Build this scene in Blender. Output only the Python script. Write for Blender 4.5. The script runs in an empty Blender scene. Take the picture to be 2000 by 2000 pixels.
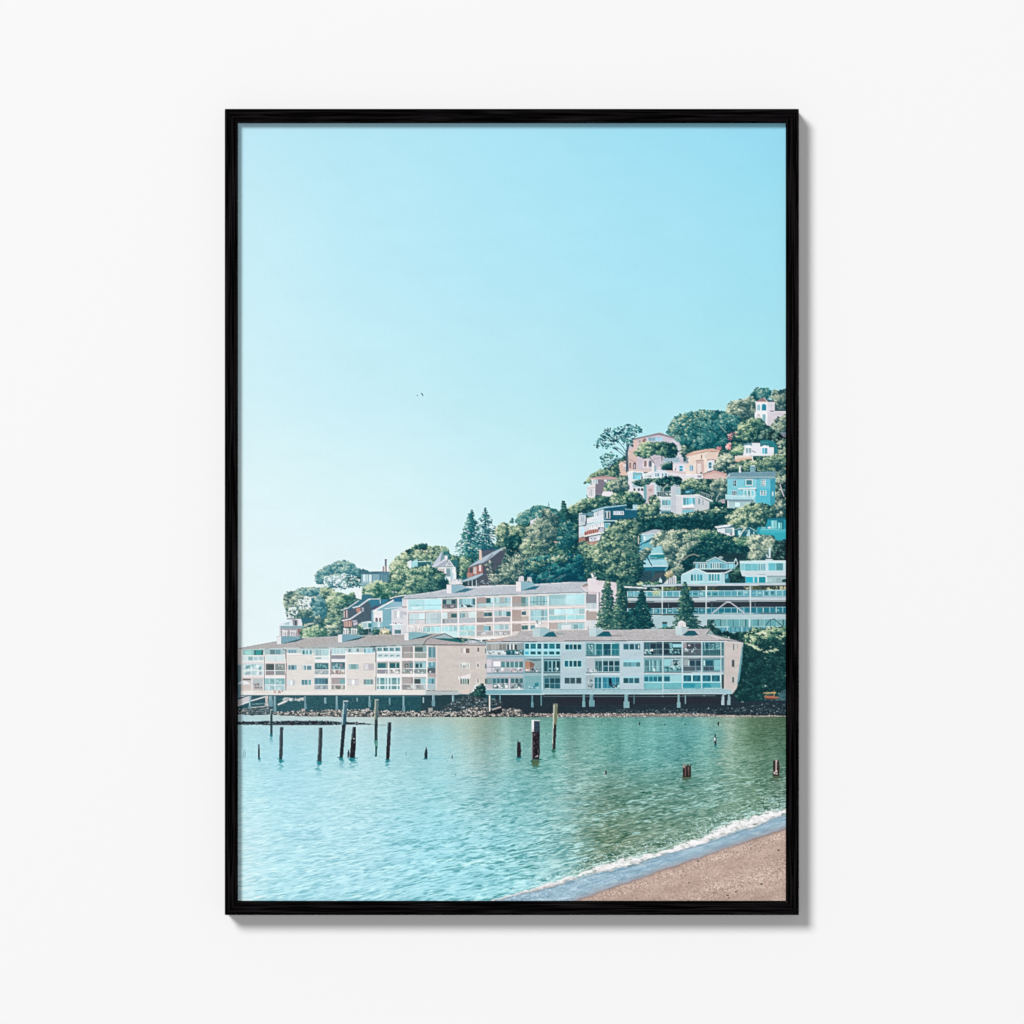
import math
import numpy as np
import bpy

# ---------------------------------------------------------------- camera, lamps, world, exposure
K = 0.000466                      # metres of wall per pixel of the 2000-pixel photograph
DEPTH = 0.022                     # how far the frame stands off the wall
RECESS = 0.0068                   # print behind the front of the frame
SC = bpy.context.scene
SC.render.engine = 'CYCLES'
SC.view_settings.view_transform = 'Standard'
SC.view_settings.look = 'None'
SC.view_settings.exposure = 0.0
SC.view_settings.gamma = 1.0
SC.view_settings.use_curve_mapping = False
CAM_D = 4.0
cam_data = bpy.data.cameras.new('camera')
cam = bpy.data.objects.new('camera', cam_data)
SC.collection.objects.link(cam)
cam.location = (0, -DEPTH - CAM_D, 0)
cam.rotation_euler = (math.radians(90), 0, 0)
cam_data.sensor_width = 36
cam_data.lens = 36 * CAM_D / (2000 * K)
cam_data.clip_end = 200
SC.camera = cam

world = bpy.data.worlds.new('World')
SC.world = world
world.use_nodes = True
world.node_tree.nodes['Background'].inputs[0].default_value = (1, 1, 1, 1)
world.node_tree.nodes['Background'].inputs[1].default_value = 0.14

lamp_data = bpy.data.lights.new('softbox', 'AREA')
lamp_data.shape = 'DISK'
lamp_data.size = 17.0
lamp_data.energy = 30300
lamp = bpy.data.objects.new('softbox', lamp_data)
SC.collection.objects.link(lamp)
lamp.location = (-24.5, -40, 27.5)
lamp.rotation_euler = (-lamp.location).to_track_quat('-Z', 'Y').to_euler()
fill_data = bpy.data.lights.new('front_fill', 'AREA')  # added frontal fill: lifts the cast shadow without darkening the wall around the frame
fill_data.shape = 'DISK'
fill_data.size = 16.0
fill_data.energy = 10150
front = bpy.data.objects.new('front_fill', fill_data)
SC.collection.objects.link(front)
front.location = (0, -60, 0)
front.rotation_euler = (math.radians(90), 0, 0)
GAIN = 1.16                      # light level: wall paint of 0.80 reads 246 of 255

# ---------------------------------------------------------------- the print: ink colours worked out in code
S = 1.5
X0, Y0 = 461.5, 237.5
CW, CH = 1614, 2288
IMG = np.zeros((CH, CW, 3), np.float32)
IDS = np.zeros((CH, CW), np.int16)
PIECES = []                       # (kind, label)
cur = 0
FX, FY, FS = 0.0, 0.0, 1.0


def piece(kind, label):
    global cur
    PIECES.append((kind, label))   # label may be None
    cur = len(PIECES) - 1


def at(x, y, s=200 / 1932):
    global FX, FY, FS
    FX, FY, FS = x, y, s


def pts(p):
    if isinstance(p, str):
        p = [float(v) for v in p.split()]
    a = np.array(p, np.float64).reshape(-1, 2)
    return np.stack([(a[:, 0] * FS + FX - X0) * S, (a[:, 1] * FS + FY - Y0) * S], 1)


def col(c):
    if isinstance(c, str):
        c = [int(c[i:i + 2], 16) for i in (0, 2, 4)]
    return np.array(c, np.float32)


def inside(p, bx):
    x0, y0, x1, y1 = bx
    X = np.arange(x0, x1) + .5
    Y = np.arange(y0, y1) + .5
    m = np.zeros((len(Y), len(X)), bool)
    n = len(p)
    for i in range(n):
        ax, ay = p[i]
        bx_, by = p[(i + 1) % n]
        if ay == by:
            continue
        r = (Y >= min(ay, by)) & (Y < max(ay, by))
        if not r.any():
            continue
        xi = ax + (Y[r] - ay) * (bx_ - ax) / (by - ay)
        m[r] ^= X[None, :] < xi[:, None]
    return m


def bbox(p, pad=0):
    x0, y0 = np.floor(p.min(0) - pad).astype(int)
    x1, y1 = np.ceil(p.max(0) + pad).astype(int)
    return max(x0, 0), max(y0, 0), min(x1 + 1, CW), min(y1 + 1, CH)


def fill(p, c, a=1.0, g=0):
    bx = bbox(p)
    x0, y0, x1, y1 = bx
    if x1 <= x0 or y1 <= y0:
        return
    m = inside(p, bx)
    v = col(c)
    if g:
        nz = noise2(x0, y0, x1, y1, g)[m][:, None]
        v = v + nz
    sub = IMG[y0:y1, x0:x1]
    sub[m] = sub[m] * (1 - a) + v * a
    IDS[y0:y1, x0:x1][m] = cur


def noise2(x0, y0, x1, y1, g):
    r = np.random.RandomState((x0 * 7 + y0 * 13) % 99991)
    n = r.randn(y1 - y0, x1 - x0).astype(np.float32)
    n = (n + np.roll(n, 1, 1) + np.roll(n, 2, 1) + np.roll(n, 1, 0)) * .5
    return n * g


def P(c, p, a=1.0, g=0):
    fill(pts(p), c, a, g)


def R(c, x0, y0, x1, y1, sl=0, a=1.0, g=0):
    d = sl * (x1 - x0)
    P(c, [x0, y0, x1, y0 + d, x1, y1 + d, x0, y1], a, g)


def L(c, p, w=10, a=1.0):
    q = pts(p)
    h = w * FS * S / 2
    for i in range(len(q) - 1):
        d = q[i + 1] - q[i]
        n = np.hypot(*d) + 1e-6
        t = d / n
        nn = np.array([-t[1], t[0]]) * h
        e = t * h * .4
        fill(np.array([q[i] + nn - e, q[i + 1] + nn + e, q[i + 1] - nn + e, q[i] - nn - e]), c, a)


def win(x0, y0, x1, y1, glass='2a7384', frame='d8eef2', n=1, rows=1, fw=12, sl=0, m=8):
    """one framed window with n by rows panes; the glass tone differs a little from pane to pane"""
    if frame:
        R(frame, x0 - fw, y0 - fw, x1 + fw, y1 + fw, sl)
    w = (x1 - x0) / n
    h = (y1 - y0) / rows
    rr = np.random.RandomState(int(abs(x0 * 3 + y0 * 7 + FX)) % 9999)
    for i in range(n):
        for j in range(rows):
            k = rr.uniform(.82, 1.2)
            R(np.clip(col(glass) * k, 0, 255), x0 + i * w + (m / 2 if i else 0), y0 + j * h + (m / 2 if j else 0) + sl * i * w,
              x0 + (i + 1) * w - (m / 2 if i < n - 1 else 0), y0 + (j + 1) * h - (m / 2 if j < rows - 1 else 0) + sl * i * w, sl)


def busy(x0, y0, x1, y1, cols, n=14, s=26, seed=1, sl=0):
    """small odd shapes: chairs, pots, blinds seen through a balcony"""
    rr = np.random.RandomState(abs(seed + int(x0) + 5000))
    cols = cols.split()
    for _ in range(n):
        w, h = rr.uniform(.3, 1.2, 2) * s
        x = rr.uniform(x0, max(x0 + 1, x1 - w))
        y = rr.uniform(y0, max(y0 + 1, y1 - h))
        P(cols[rr.randint(len(cols))], [x, y, x + w, y + rr.uniform(-8, 8), x + w * .9, y + h, x + w * .1, y + h])


def bars(x0, y0, x1, y1, c, n, w=8, sl=0, a=1.0):
    for i in range(n):
        x = x0 + (x1 - x0) * (i + .5) / n
        L(c, [x, y0 + sl * (x - x0), x, y1 + sl * (x - x0)], w, a)


def vnoise(x, y, seed):
    xi = np.floor(x).astype(np.int64)
    yi = np.floor(y).astype(np.int64)
    fx = x - xi
    fy = y - yi
    fx = fx * fx * (3 - 2 * fx)
    fy = fy * fy * (3 - 2 * fy)

    def h(a, b):
        v = (a * 374761393 + b * 668265263 + seed * 1442695041) & 0xffffffff
        v = ((v ^ (v >> 13)) * 1274126177) & 0xffffffff
        v = ((v ^ (v >> 16)) * 2246822519) & 0xffffffff
        return ((v ^ (v >> 15)) & 0xffff) / 65535.0
    return (h(xi, yi) * (1 - fx) + h(xi + 1, yi) * fx) * (1 - fy) + (h(xi, yi + 1) * (1 - fx) + h(xi + 1, yi + 1) * fx) * fy


def fbm(x, y, seed, o=4, g=.5):
    s = 0
    a = 1.0
    t = 0
    for i in range(o):
        s = s + a * vnoise(x * 2 ** i, y * 2 ** i, seed + i * 17)
        t += a
        a *= g
    return s / t


PAL = {
    'grn': '07343e 124a4e 2f6462 5f8a70 a0b890 dce4c0',
    'olv': '0e3c44 22545a 4a7468 7c9c7e b4c49c e0e4c4',
    'dk': '052b36 083e48 155658 347068 668f78 acc09c',
    'gry': '16444c 376066 658276 90a492 bac6a8 e6e8d0',
    'blu': '165866 307484 5c9596 8aaea6 b6cab6 dce0cc',
    'bri': '0c4442 266658 568672 88a985 b4c89c d8e0c0',
    'fir': '05384a 08505e 176c74 388886 74a898 b8d0b0',
    'cyp': '08444f 115c66 2c7778 568f8d 8aafa0 c4d4bc',
    'blk': '0c161e 112a34 163e42 285656 4c7870 8aa896',
    'sea': '0a2a30 10383c 1a4a48 30625a 587f6c 94b096',
    'red': '6a4a66 9a5a78 c4707e e88a8c f4b0b0 f8d0cc',
    'tan': '2c3a40 5c5c5c 968a84 c2b4a8 e0d4c6 f4ece2',
    'rokd': '14262e 1e3840 33505a 56727c 8c9ca2 c4c8cc',
    'palm': '3c5a50 7c8468 b0a684 d8c8a0 ecdfc0 f8f0d8',
}
PAL = {k: np.array([[int(c[i:i + 2], 16) for i in (0, 2, 4)] for c in v.split()], np.float32) for k, v in PAL.items()}


def ramp(pal, t):
    p = PAL[pal]
    t = np.clip(t, 0, 1) * (len(p) - 1.001)
    i = t.astype(int)
    f = (t - i)[..., None]
    return p[i] * (1 - f) + p[i + 1] * f


SEED = [11]


def dab(cx, cy, rx, ry, ang, pal, t, lx=-.45, ly=-.7, k=.3):
    """one leaf clump, lit from the upper left"""
    R_ = max(rx, ry) + 1.5
    x0, x1 = max(int(cx - R_), 0), min(int(cx + R_) + 2, CW)
    y0, y1 = max(int(cy - R_), 0), min(int(cy + R_) + 2, CH)
    if x1 <= x0 or y1 <= y0:
        return
    X = (np.arange(x0, x1) + .5 - cx)[None, :]
    Y = (np.arange(y0, y1) + .5 - cy)[:, None]
    ca, sa = math.cos(ang), math.sin(ang)
    u = (X * ca + Y * sa) / rx
    v = (-X * sa + Y * ca) / ry
    d = u * u + v * v
    m = d < 1
    if not m.any():
        return
    sh = t + k * (lx * X / max(rx, 1) + ly * Y / max(ry, 1))
    c = ramp(pal, sh[m] if sh.shape == m.shape else np.broadcast_to(sh, m.shape)[m])
    sub = IMG[y0:y1, x0:x1]
    sub[m] = c
    IDS[y0:y1, x0:x1][m] = cur


def soften(m, n):
    c = m.astype(np.float32)
    for ax in (0, 1):
        p = np.concatenate([np.repeat(c.take([0], ax), n, ax), c, np.repeat(c.take([-1], ax), n, ax)], ax)
        q = np.cumsum(p, ax)
        q = np.concatenate([np.zeros_like(q.take([0], ax)), q], ax)
        k = 2 * n + 1
        hi = np.arange(k, q.shape[ax])
        c = (q.take(hi, ax) - q.take(hi - k, ax)) / k
    return c


def crown(p, pal='grn', r=2.3, big=13, b=.36, c=.5, gx=.18, gy=.2, asp=1.35, ang=0.0, dens=1.0, under=True, fan=None, k=.2, hi=.2, rag=1.0):
    """foliage: big lobes give light and dark masses, hundreds of small leaf sprays give the leaves, the gaps and the ragged outline"""
    SEED[0] += 7
    sd = SEED[0]
    rr = np.random.RandomState(sd)
    r = r * .86
    q = pts(p)
    bx = bbox(q, 5 * S)
    x0, y0, x1, y1 = bx
    if x1 <= x0 or y1 <= y0:
        return
    m = inside(q, bx)
    if m.sum() < 4:
        return
    H, Wd = m.shape
    gy_, gx_ = np.mgrid[0:H, 0:Wd]
    # leafy outline: the traced edge is pushed in and out by noise, then broken up near the edge
    a_ = 7.0 * S * rag
    wx = (gx_ + (fbm(gx_ / (7 * S), gy_ / (6 * S), sd, 3) - .5) * a_).astype(int).clip(0, Wd - 1)
    wy = (gy_ + (fbm(gx_ / (7 * S), gy_ / (6 * S), sd + 3, 3) - .5) * a_).astype(int).clip(0, H - 1)
    sm = soften(m[wy, wx], max(2, int(2.2 * S * rag)))
    fine = fbm(gx_ / (1.7 * S), gy_ / (1.5 * S), sd + 5, 2)
    m = sm + (fine - .5) * .9 * rag > .5
    if under is not True:
        m &= fbm(gx_ / (3.2 * S), gy_ / (2.6 * S), sd + 8, 3) > .36
    ys, xs = np.nonzero(m)
    if len(xs) < 4:
        return
    bigc = big * S
    # lobes
    nl = max(3, int(m.sum() / (bigc * bigc * .42)))
    sel = rr.randint(len(xs), size=nl)
    lx, ly = xs[sel].astype(float), ys[sel].astype(float)
    lr = bigc * rr.uniform(.35, 1.2, nl)
    X = np.arange(0, Wd, 2)[None, :]
    Y = np.arange(0, H, 2)[:, None]
    Xw = X + (fbm((X + 0 * Y) / (4 * S), (Y + 0 * X) / (4 * S), sd + 1, 2) - .5) * bigc * .8
    Yw = Y + (fbm((X + 0 * Y) / (4 * S), (Y + 0 * X) / (4 * S), sd + 2, 2) - .5) * bigc * .8
    Z = np.full((Y.shape[0], X.shape[1]), -1e9)
    T = np.zeros(Z.shape)
    for i in range(nl):
        dx = (Xw - lx[i]) / lr[i]
        dy = (Yw - ly[i]) / (lr[i] * .72)
        d = dx * dx + dy * dy
        z = np.sqrt(np.maximum(1 - d, 0))
        zz = np.where(d < 1, z * lr[i] + ly[i] * .25 + rr.uniform(0, 4), -1e9)
        s = (-.5 * dx - .7 * dy + .5 * z)
        u = zz > Z
        Z = np.where(u, zz, Z)
        T = np.where(u, s, T)
    T = np.where(Z < -1e8, -.15, T)
    gX = (X / Wd - .5) * 2
    gY = (Y / H - .5) * 2
    T = b + 1.15 * c * (T - .33) - gx * gX - gy * gY
    T = T + .04 + 1.0 * (fbm((X + x0) / (3.6 * S), (Y + y0) / (2.8 * S), sd + 9, 3) - .5)
    tt = np.repeat(np.repeat(T, 2, 0), 2, 1)[:H, :Wd]
    if under:
        sub = IMG[y0:y1, x0:x1]
        um = m if under is True else m
        if under is True:
            sub[um] = ramp(pal, (tt + (fine - .5) * .5)[um] - .2)
            IDS[y0:y1, x0:x1][um] = cur
    rc = r * S
    n = int(len(xs) / (rc * rc * 1.15) * dens)
    sel = rr.randint(len(xs), size=n)
    f = pts(fan)[0] if fan is not None else None
    for i in sel:
        cx, cy = xs[i] + rr.uniform(-1, 1), ys[i] + rr.uniform(-1, 1)
        t = T[min(max(int(cy), 0) // 2, T.shape[0] - 1), min(max(int(cx), 0) // 2, T.shape[1] - 1)]
        u = rr.rand()
        t = t + rr.normal(0, .09) + (hi * .75 if u < .12 else 0) - (.22 if u > .8 else 0)
        s_ = rc * (rr.uniform(.45, 1.1) if rr.rand() < .8 else rr.uniform(1.0, 1.6))
        a = ang
        if f is not None:
            a = math.atan2(cy + y0 - f[1], cx + x0 - f[0])
        dab(cx + x0, cy + y0, s_ * asp * .8, s_ * .55, a + rr.normal(0, .55), pal, t, k=k)


def spruce(ax, ay, by, hw, pal='fir', b=.3, lean=0, step=15, r=2.0, gap=.0, gl=.22):
    """a conifer: drooping tiers of boughs around one stem, in frame units"""
    SEED[0] += 5
    rr = np.random.RandomState(SEED[0])
    L(PAL[pal][0], [ax, ay, ax + lean, by], 12)
    y = ay
    i = 0
    while y < by:
        f = (y - ay) / (by - ay)
        w = hw * (f ** .85) * rr.uniform(.6, 1.18) + 8
        cx = ax + lean * f
        n = int(3 + w / 6.5)
        for j in range(n):
            u = rr.uniform(-1, 1)
            if gap and rr.rand() < gap and abs(u) > .35:
                continue
            px, py = cx + u * w, y + abs(u) * w * .28 + rr.uniform(-8, 14)
            q = pts([px, py])[0]
            t = b - gl * u + rr.normal(0, .18) + (.36 if rr.rand() < .13 else 0) - (.2 if abs(u) < .3 and rr.rand() < .5 else 0)
            s_ = r * S * rr.uniform(.4, 1.1)
            dab(q[0], q[1], s_ * 1.5, s_ * .55, (.32 if u > 0 else -.32) + rr.normal(0, .2), pal, t, k=.28)
        y += step * rr.uniform(.8, 1.2)
        i += 1


def rocks(p, pal='tan', r=2.4, n=1.0, b=.5, asp=1.7, ang=-.35, under='2c3a40', sp=.24):
    SEED[0] += 3
    rr = np.random.RandomState(SEED[0])
    q = pts(p)
    if under:
        fill(q, under)
    bx = bbox(q)
    m = inside(q, bx)
    ys, xs = np.nonzero(m)
    if not len(xs):
        return
    for i in rr.randint(len(xs), size=int(len(xs) / (r * r * S * S) * .62 * n)):
        s_ = r * S * rr.uniform(.4, 1.1)
        dab(xs[i] + bx[0], ys[i] + bx[1], s_ * asp * .7, s_ * .55, ang + rr.normal(0, .4), pal, b + rr.normal(0, sp), k=.42)


def grid_colour(xs, ys, table, X, Y):
    """smooth colour field through a table of colours at (xs, ys)"""
    t = np.array([[[int(c[i:i + 2], 16) for i in (0, 2, 4)] for c in row.split()] for row in table], np.float32)
    xs = np.array(xs, float)
    ys = np.array(ys, float)
    ix = np.clip(np.searchsorted(xs, X) - 1, 0, len(xs) - 2)
    iy = np.clip(np.searchsorted(ys, Y) - 1, 0, len(ys) - 2)
    fx = np.clip((X - xs[ix]) / (xs[ix + 1] - xs[ix]), 0, 1)
    fy = np.clip((Y - ys[iy]) / (ys[iy + 1] - ys[iy]), 0, 1)
    fx = fx * fx * (3 - 2 * fx) * .5 + fx * .5
    fy = fy * fy * (3 - 2 * fy) * .5 + fy * .5
    fx = fx[..., None]
    fy = fy[..., None]
    return (t[iy, ix] * (1 - fx) + t[iy, ix + 1] * fx) * (1 - fy) + (t[iy + 1, ix] * (1 - fx) + t[iy + 1, ix + 1] * fx) * fy

# ---------------------------------------------------------------- sky and sea
XX = (np.arange(CW) + .5)[None, :] / S + X0 + np.zeros((CH, 1))
YY = (np.arange(CH) + .5)[:, None] / S + Y0 + np.zeros((1, CW))
piece('sky', 'printed clear sky, deeper blue at the top right and almost white above the left shore')
IMG[:] = grid_colour([460, 730, 1000, 1270, 1540], [238, 480, 720, 960, 1100, 1300],
                     ['bee8f5 b4e6f4 abe3f4 a0dff3 97dbf1',
                      'c8edf7 bbe9f6 b1e6f5 a9e3f4 a0e0f1',
                      'd0f0f7 c4ecf6 bae8f3 b0e5f1 a8e3ef',
                      'def4f8 d6f2f7 c9eef4 bceaf0 b4e8ee',
                      'e4f5f9 e0f4f8 d2f0f4 c6edf0 c0eaee',
                      'e8f5f7 e4f4f7 dcf2f4 d4f0f2 d0eef0'], XX, YY)
IMG += (fbm(XX / 60, YY / 24, 3, 3)[..., None] - .5) * 3

piece('sea', 'printed rippled water, pale blue at the left turning to dark green at the right')
XJ = XX + (fbm(XX / 26.0, YY / 2.4, 871, 3) - .5) * 90 * np.clip((YY - 1400) / 160, .12, 1)
base = grid_colour([460, 560, 700, 850, 930, 1010, 1090, 1115, 1145, 1180, 1260, 1340, 1400, 1425, 1446, 1468, 1540],
                   [1392, 1430, 1480, 1550, 1640, 1760],
                   ['b8d6da c4d2d0 c8d0cc b2c2b4 a6b6a2 74a296 5a988c 5c9a90 5c988c 529088 60a09a 68aaa6 7aa494 8ca492 74947e 55785f 4f7058',
                    'b6e2ea b4dee8 bcdee2 a0ced0 a2baac 80b4ac 6aaaa2 74aca4 6aa69c 5ea49c 6cb4b0 62aeae 6caaa4 84aa9c 6a947e 50785f 4c7560',
                    'bce8f0 aee2ee b8e2e8 a2d8de a6c8c4 84bcb8 70b0aa 84b4ae 72aca4 5f9f98 68b0ae 60a6a4 68a69c 7ea697 6f9c86 5a8670 568470',
                    'c6eff6 b4e6f2 bee8f0 a6dee6 a0d2d6 82c2c4 80b8b4 8cbab6 7ca89c 648e80 609486 64988c 68988a 719c8c 6e9a88 648e78 60887a',
                    'd2f3f8 bceaf5 bae8f3 a4e2ee 9edce6 90d2da 8cc2c2 8abcb8 7ca294 68886f 6c907c 6c9482 709684 749886 749886 70967f 6a927e',
                    'd2f3fa b8ebf6 b4e8f4 a8e4f0 a2e2ec 9addE6 98d0d2 94c8c8 8cb0a2 84a08e 809e90 84a498 88a89c 88a89c 88a89c 88a89c 88a89c'.lower()], XJ, YY)
del XJ
yh = 1150.0
D = 1 / (YY - yh).clip(40)
U = (XX - 1000) * D
V = 300 * D
warp = (fbm(U * 4, V * 14, 77, 2) - .5) * .010
Vw = V + warp
n1 = fbm(U * 26, Vw * 400 - U * 40, 21, 2, .6)
n2 = fbm(U * 56, Vw * 800 - U * 84, 41, 2, .55)
n3 = fbm(U * 8, V * 70 - U * 6, 61, 3)
n4 = fbm(U * 9, Vw * 170 - U * 16, 91, 2)
r1 = 1 - np.abs(2 * n1 - 1)
rip = (n1 - .5) * 1.5 + (n2 - .5) * 2.4 + (n4 - .5) * .3
near = np.clip((YY - 1400) / 300, 0, 1)
right = np.clip((XX - 860) / 300, 0, 1)
amp = (18 + 38 * near) * (.5 + .8 * right) * (.5 + 1.0 * n3)
tint = np.array([1.25, .92, .84], np.float32)
W_ = base + (rip * amp)[..., None] * tint
# pale sky glints on the dark green reflections, dark troughs on the pale water
vr = fbm(XX / 26.0, YY / 500.0, 301, 2) - .5
W_ = W_ + (vr * 44 * np.clip((1640 - YY) / 200, 0, 1) * np.clip((XX - 700) / 200, .2, 1))[..., None]
wl = W_.mean(2, keepdims=True)
W_ = (wl + (W_ - wl) * .9) * .99 + (5 * np.clip((XX - 1050) / 150, 0, 1))[..., None]
del wl, vr
gl = np.clip((n1 * .45 + n2 * .55 + (n3 - .5) * .3 - .615) * 13, 0, 1) * np.clip((XX - 1010) / 170, 0, 1) * np.clip((YY - 1470) / 120, 0, 1)
W_ = W_ * (1 - gl[..., None] * .8) + np.array([168, 226, 232], np.float32) * gl[..., None] * .8
tr = np.clip((.44 - (n1 * .5 + n2 * .5) + (n3 - .5) * .25) * 11, 0, 1) * np.clip((YY - 1440) / 190, 0, 1) * np.clip((1230 - XX) / 200, 0, 1)
tr = tr * np.clip((XX - 430) / 560, .12, 1)
dk_ = np.array([120, 190, 208], np.float32) + (np.array([62, 138, 140], np.float32) - np.array([120, 190, 208], np.float32)) * np.clip((XX - 520) / 420, 0, 1)[..., None]
W_ = W_ * (1 - tr[..., None] * .62) + dk_ * tr[..., None] * .62
cr_ = np.clip((n4 - .62) * 9, 0, 1) * near * .8
W_ = W_ + (np.array([206, 242, 248], np.float32) - W_) * (cr_ * .22)[..., None]
W_ = W_ + np.array([3, 0, -2], np.float32) * np.clip((XX - 1060) / 200, 0, 1)[..., None] + np.array([-5, -1, 0], np.float32) * np.clip((1060 - XX) / 200, 0, 1)[..., None]
del dk_, cr_, n4
m = YY > 1396
IMG[m] = np.clip(W_, 0, 255)[m]
IDS[m] = cur
del W_, n1, n2, n3, rip, amp, U, V, D, warp, gl, tr

# ---------------------------------------------------------------- beach, surf
SAND = '1120 1764 1125 1760 1173 1742 1240 1720.5 1294 1700 1364 1677 1411 1660 1473 1639 1542 1616 1542 1766'
at(0, 0, 1)
piece('wet_sand', 'printed strip of wet blue-grey sand between the surf and the dry beach')
P('9ab8c9', '955 1764 955 1760 994 1752 1049 1739 1111 1722 1157 1707 1188 1700 1235 1692 1302 1667 1349 1654 1380 1645 1418 1632 1457 1618 1488 1609 1512 1596 1542 1590 1542 1640 1480 1660 1300 1710 1150 1764')
sub = (IDS == cur)
nn = fbm(XX[sub] / 14 + YY[sub] / 30, YY[sub] / 3.5 + XX[sub] / 14, 9, 4)
IMG[sub] += ((nn - .5) * 74)[:, None] * np.array([1.1, .9, .75])
sp_ = np.clip((fbm(XX[sub] / 3.2, YY[sub] / 1.5, 29, 2) - .6) * 7, 0, 1)
IMG[sub] += (sp_ * 26 * np.clip((1420 - XX[sub]) / 200, .15, 1))[:, None]
k_ = np.clip((1240 - XX[sub]) / 250, 0, 1)[:, None]
IMG[sub] += k_ * (fbm(XX[sub] / 5, YY[sub] / 2, 19, 2)[:, None] - .4) * 60
yb_ = np.interp(XX[sub], [955, 1125, 1173, 1240, 1294, 1364, 1411, 1473, 1542], [1830, 1760, 1742, 1720.5, 1700, 1677, 1660, 1639, 1616])
q = np.clip(1 - (yb_ - YY[sub]) / 12, 0, 1)[:, None]
IMG[sub] += (np.array([158, 148, 152]) - IMG[sub]) * q * .6
piece('sand', 'printed pinkish brown beach strewn with pebbles in the lower right corner')
P('bea69a', SAND)
sub = (IDS == cur)
xs_, ys_ = XX[sub], YY[sub]
a1 = fbm(xs_ / 40, ys_ / 14 + xs_ / 60, 4, 4)
a2 = fbm(xs_ / 2.2, ys_ / 1.5, 14, 2)
dist = ys_ - np.interp(xs_, [1125, 1173, 1240, 1294, 1364, 1411, 1473, 1542], [1760, 1742, 1720.5, 1700, 1677, 1660, 1639, 1616])
IMG[sub] += ((a1 - .5) * 34 + (a2 - .5) * 52 * (.4 + a1))[:, None]
IMG[sub] -= (np.clip(1 - dist / 5, 0, 1) * 34)[:, None] * np.array([1.1, .9, .6])
bd = np.exp(-((dist - 14) / 9) ** 2) + np.exp(-((dist - 75) / 26) ** 2) * np.clip((xs_ - 1280) / 100, 0, 1)
IMG[sub] += (bd * (fbm(xs_ / 1.6, ys_ / 1.2, 24, 2) - .45) * 110)[:, None]
rr = np.random.RandomState(5)
for _ in range(2200):
    x = rr.uniform(1130, 1536)
    y = rr.uniform(1620, 1762)
    dd = y - np.interp(x, [1125, 1173, 1240, 1294, 1364, 1411, 1473, 1542], [1760, 1742, 1720.5, 1700, 1677, 1660, 1639, 1616])
    if dd < 3:
        continue
    if rr.rand() > .35 + .6 * math.exp(-((dd - 16) / 10) ** 2) + .5 * math.exp(-((dd - 80) / 25) ** 2):
        continue
    c = ['ecdcd4', 'e2cec6', '8a706a', '9c857e', 'd8c4bc', '6a5a58'][rr.randint(6)]
    s_ = rr.uniform(.5, 1.3)
    P(c, [x, y, x + s_ * 1.5, y - s_ * .3, x + s_ * 1.6, y + s_ * .7, x + s_ * .2, y + s_])
for x, y in ((1485, 1727), (1419, 1750), (1422, 1755), (1344, 1725), (1520, 1662), (1362, 1683), (1525, 1594), (1435, 1742)):
    P('2e2a2e', [x, y, x + 4, y - 1, x + 5, y + 1.2, x + 1, y + 1.8])

piece('surf', 'printed line of white foam breaking along the beach')
up = [(955, 1761), (983, 1753), (1025, 1740), (1080, 1722), (1126, 1711), (1173, 1692), (1219, 1677), (1240, 1676), (1287, 1663), (1333, 1646), (1380, 1633), (1411, 1618), (1442, 1604), (1481, 1595), (1512, 1584), (1542, 1577)]
lo = [(955, 1762), (994, 1754), (1049, 1741), (1111, 1724), (1157, 1708.5), (1188, 1703), (1222, 1697), (1246, 1688), (1270, 1678), (1302, 1668.5), (1349, 1655.5), (1380, 1647), (1418, 1634), (1457, 1620), (1488, 1611), (1512, 1598), (1542, 1592)]
yu = np.interp(XX, *zip(*up))
yl = np.interp(XX, *zip(*lo))
rag = (fbm(XX / 9, YY / 3, 31, 4, .65) - .5) + (fbm(XX / 34, YY / 20, 37, 2) - .5) * .9
w_ = np.clip((XX - 960) / 200, .45, 1)
th = np.maximum(yl - yu, 3)
v = (YY - yu + rag * 13 * w_) / th
al = np.clip((v + .25) * 3.2, 0, 1) * np.clip((1.02 - v + .3 * (fbm(XX / 6, YY / 3, 44, 2) - .5)) * 7, 0, 1) * (XX > 956)
fn = fbm(XX / 5.5, YY / 2.6, 33, 3)
al = al * np.clip(.55 + (fn - .35) * 3 + (.6 - np.abs(v - .5)), 0, 1)
tone = .98 + .55 * (fn - .55) - np.clip(v - .5, 0, 1) * .75 - np.clip((1200 - XX) / 130, 0, 1) * .3 * np.clip(v + .2, 0, 1)
foam = np.array([118, 118, 118]) + (np.array([251, 249, 250]) - np.array([118, 118, 118])) * np.clip(tone, 0, 1)[..., None]
IMG += (foam - IMG) * al[..., None]
ins = al > .45
IDS[ins] = cur
spr = (YY > yu - 34 * w_) & (YY <= yu - 1) & (XX > 1000)
q = np.clip((fbm(XX / 2.6, YY / 1.3, 35, 2) - .56 - (yu - YY) * .0042) * 9, 0, 1) * spr
IMG += (np.array([214, 240, 244]) - IMG) * (q * .8)[..., None]
# dim edge of the spent wave on the wet sand
q = np.clip(1 - np.abs(YY - yl - 1.5) / 1.5, 0, 1) * (XX > 990)
IMG += (np.array([84, 120, 140]) - IMG) * (q * .55)[..., None]
del yu, yl, rag, ins, v, tone, foam, spr, q, th, al, fn

# ---------------------------------------------------------------- hillside behind everything
piece('hillside', 'printed dark green undergrowth between the houses of the hill')
crown('1540 772 1490 785 1430 800 1350 818 1310 852 1220 890 1160 930 1142 985 1090 1000 1040 1008 990 1035 965 1065 905 1085 860 1095 800 1090 760 1112 720 1150 640 1185 580 1195 565 1225 560 1260 700 1290 1300 1330 1540 1380',
      'grn', r=3.0, big=16, b=.22, c=.4, gx=.1, gy=.05)

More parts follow.
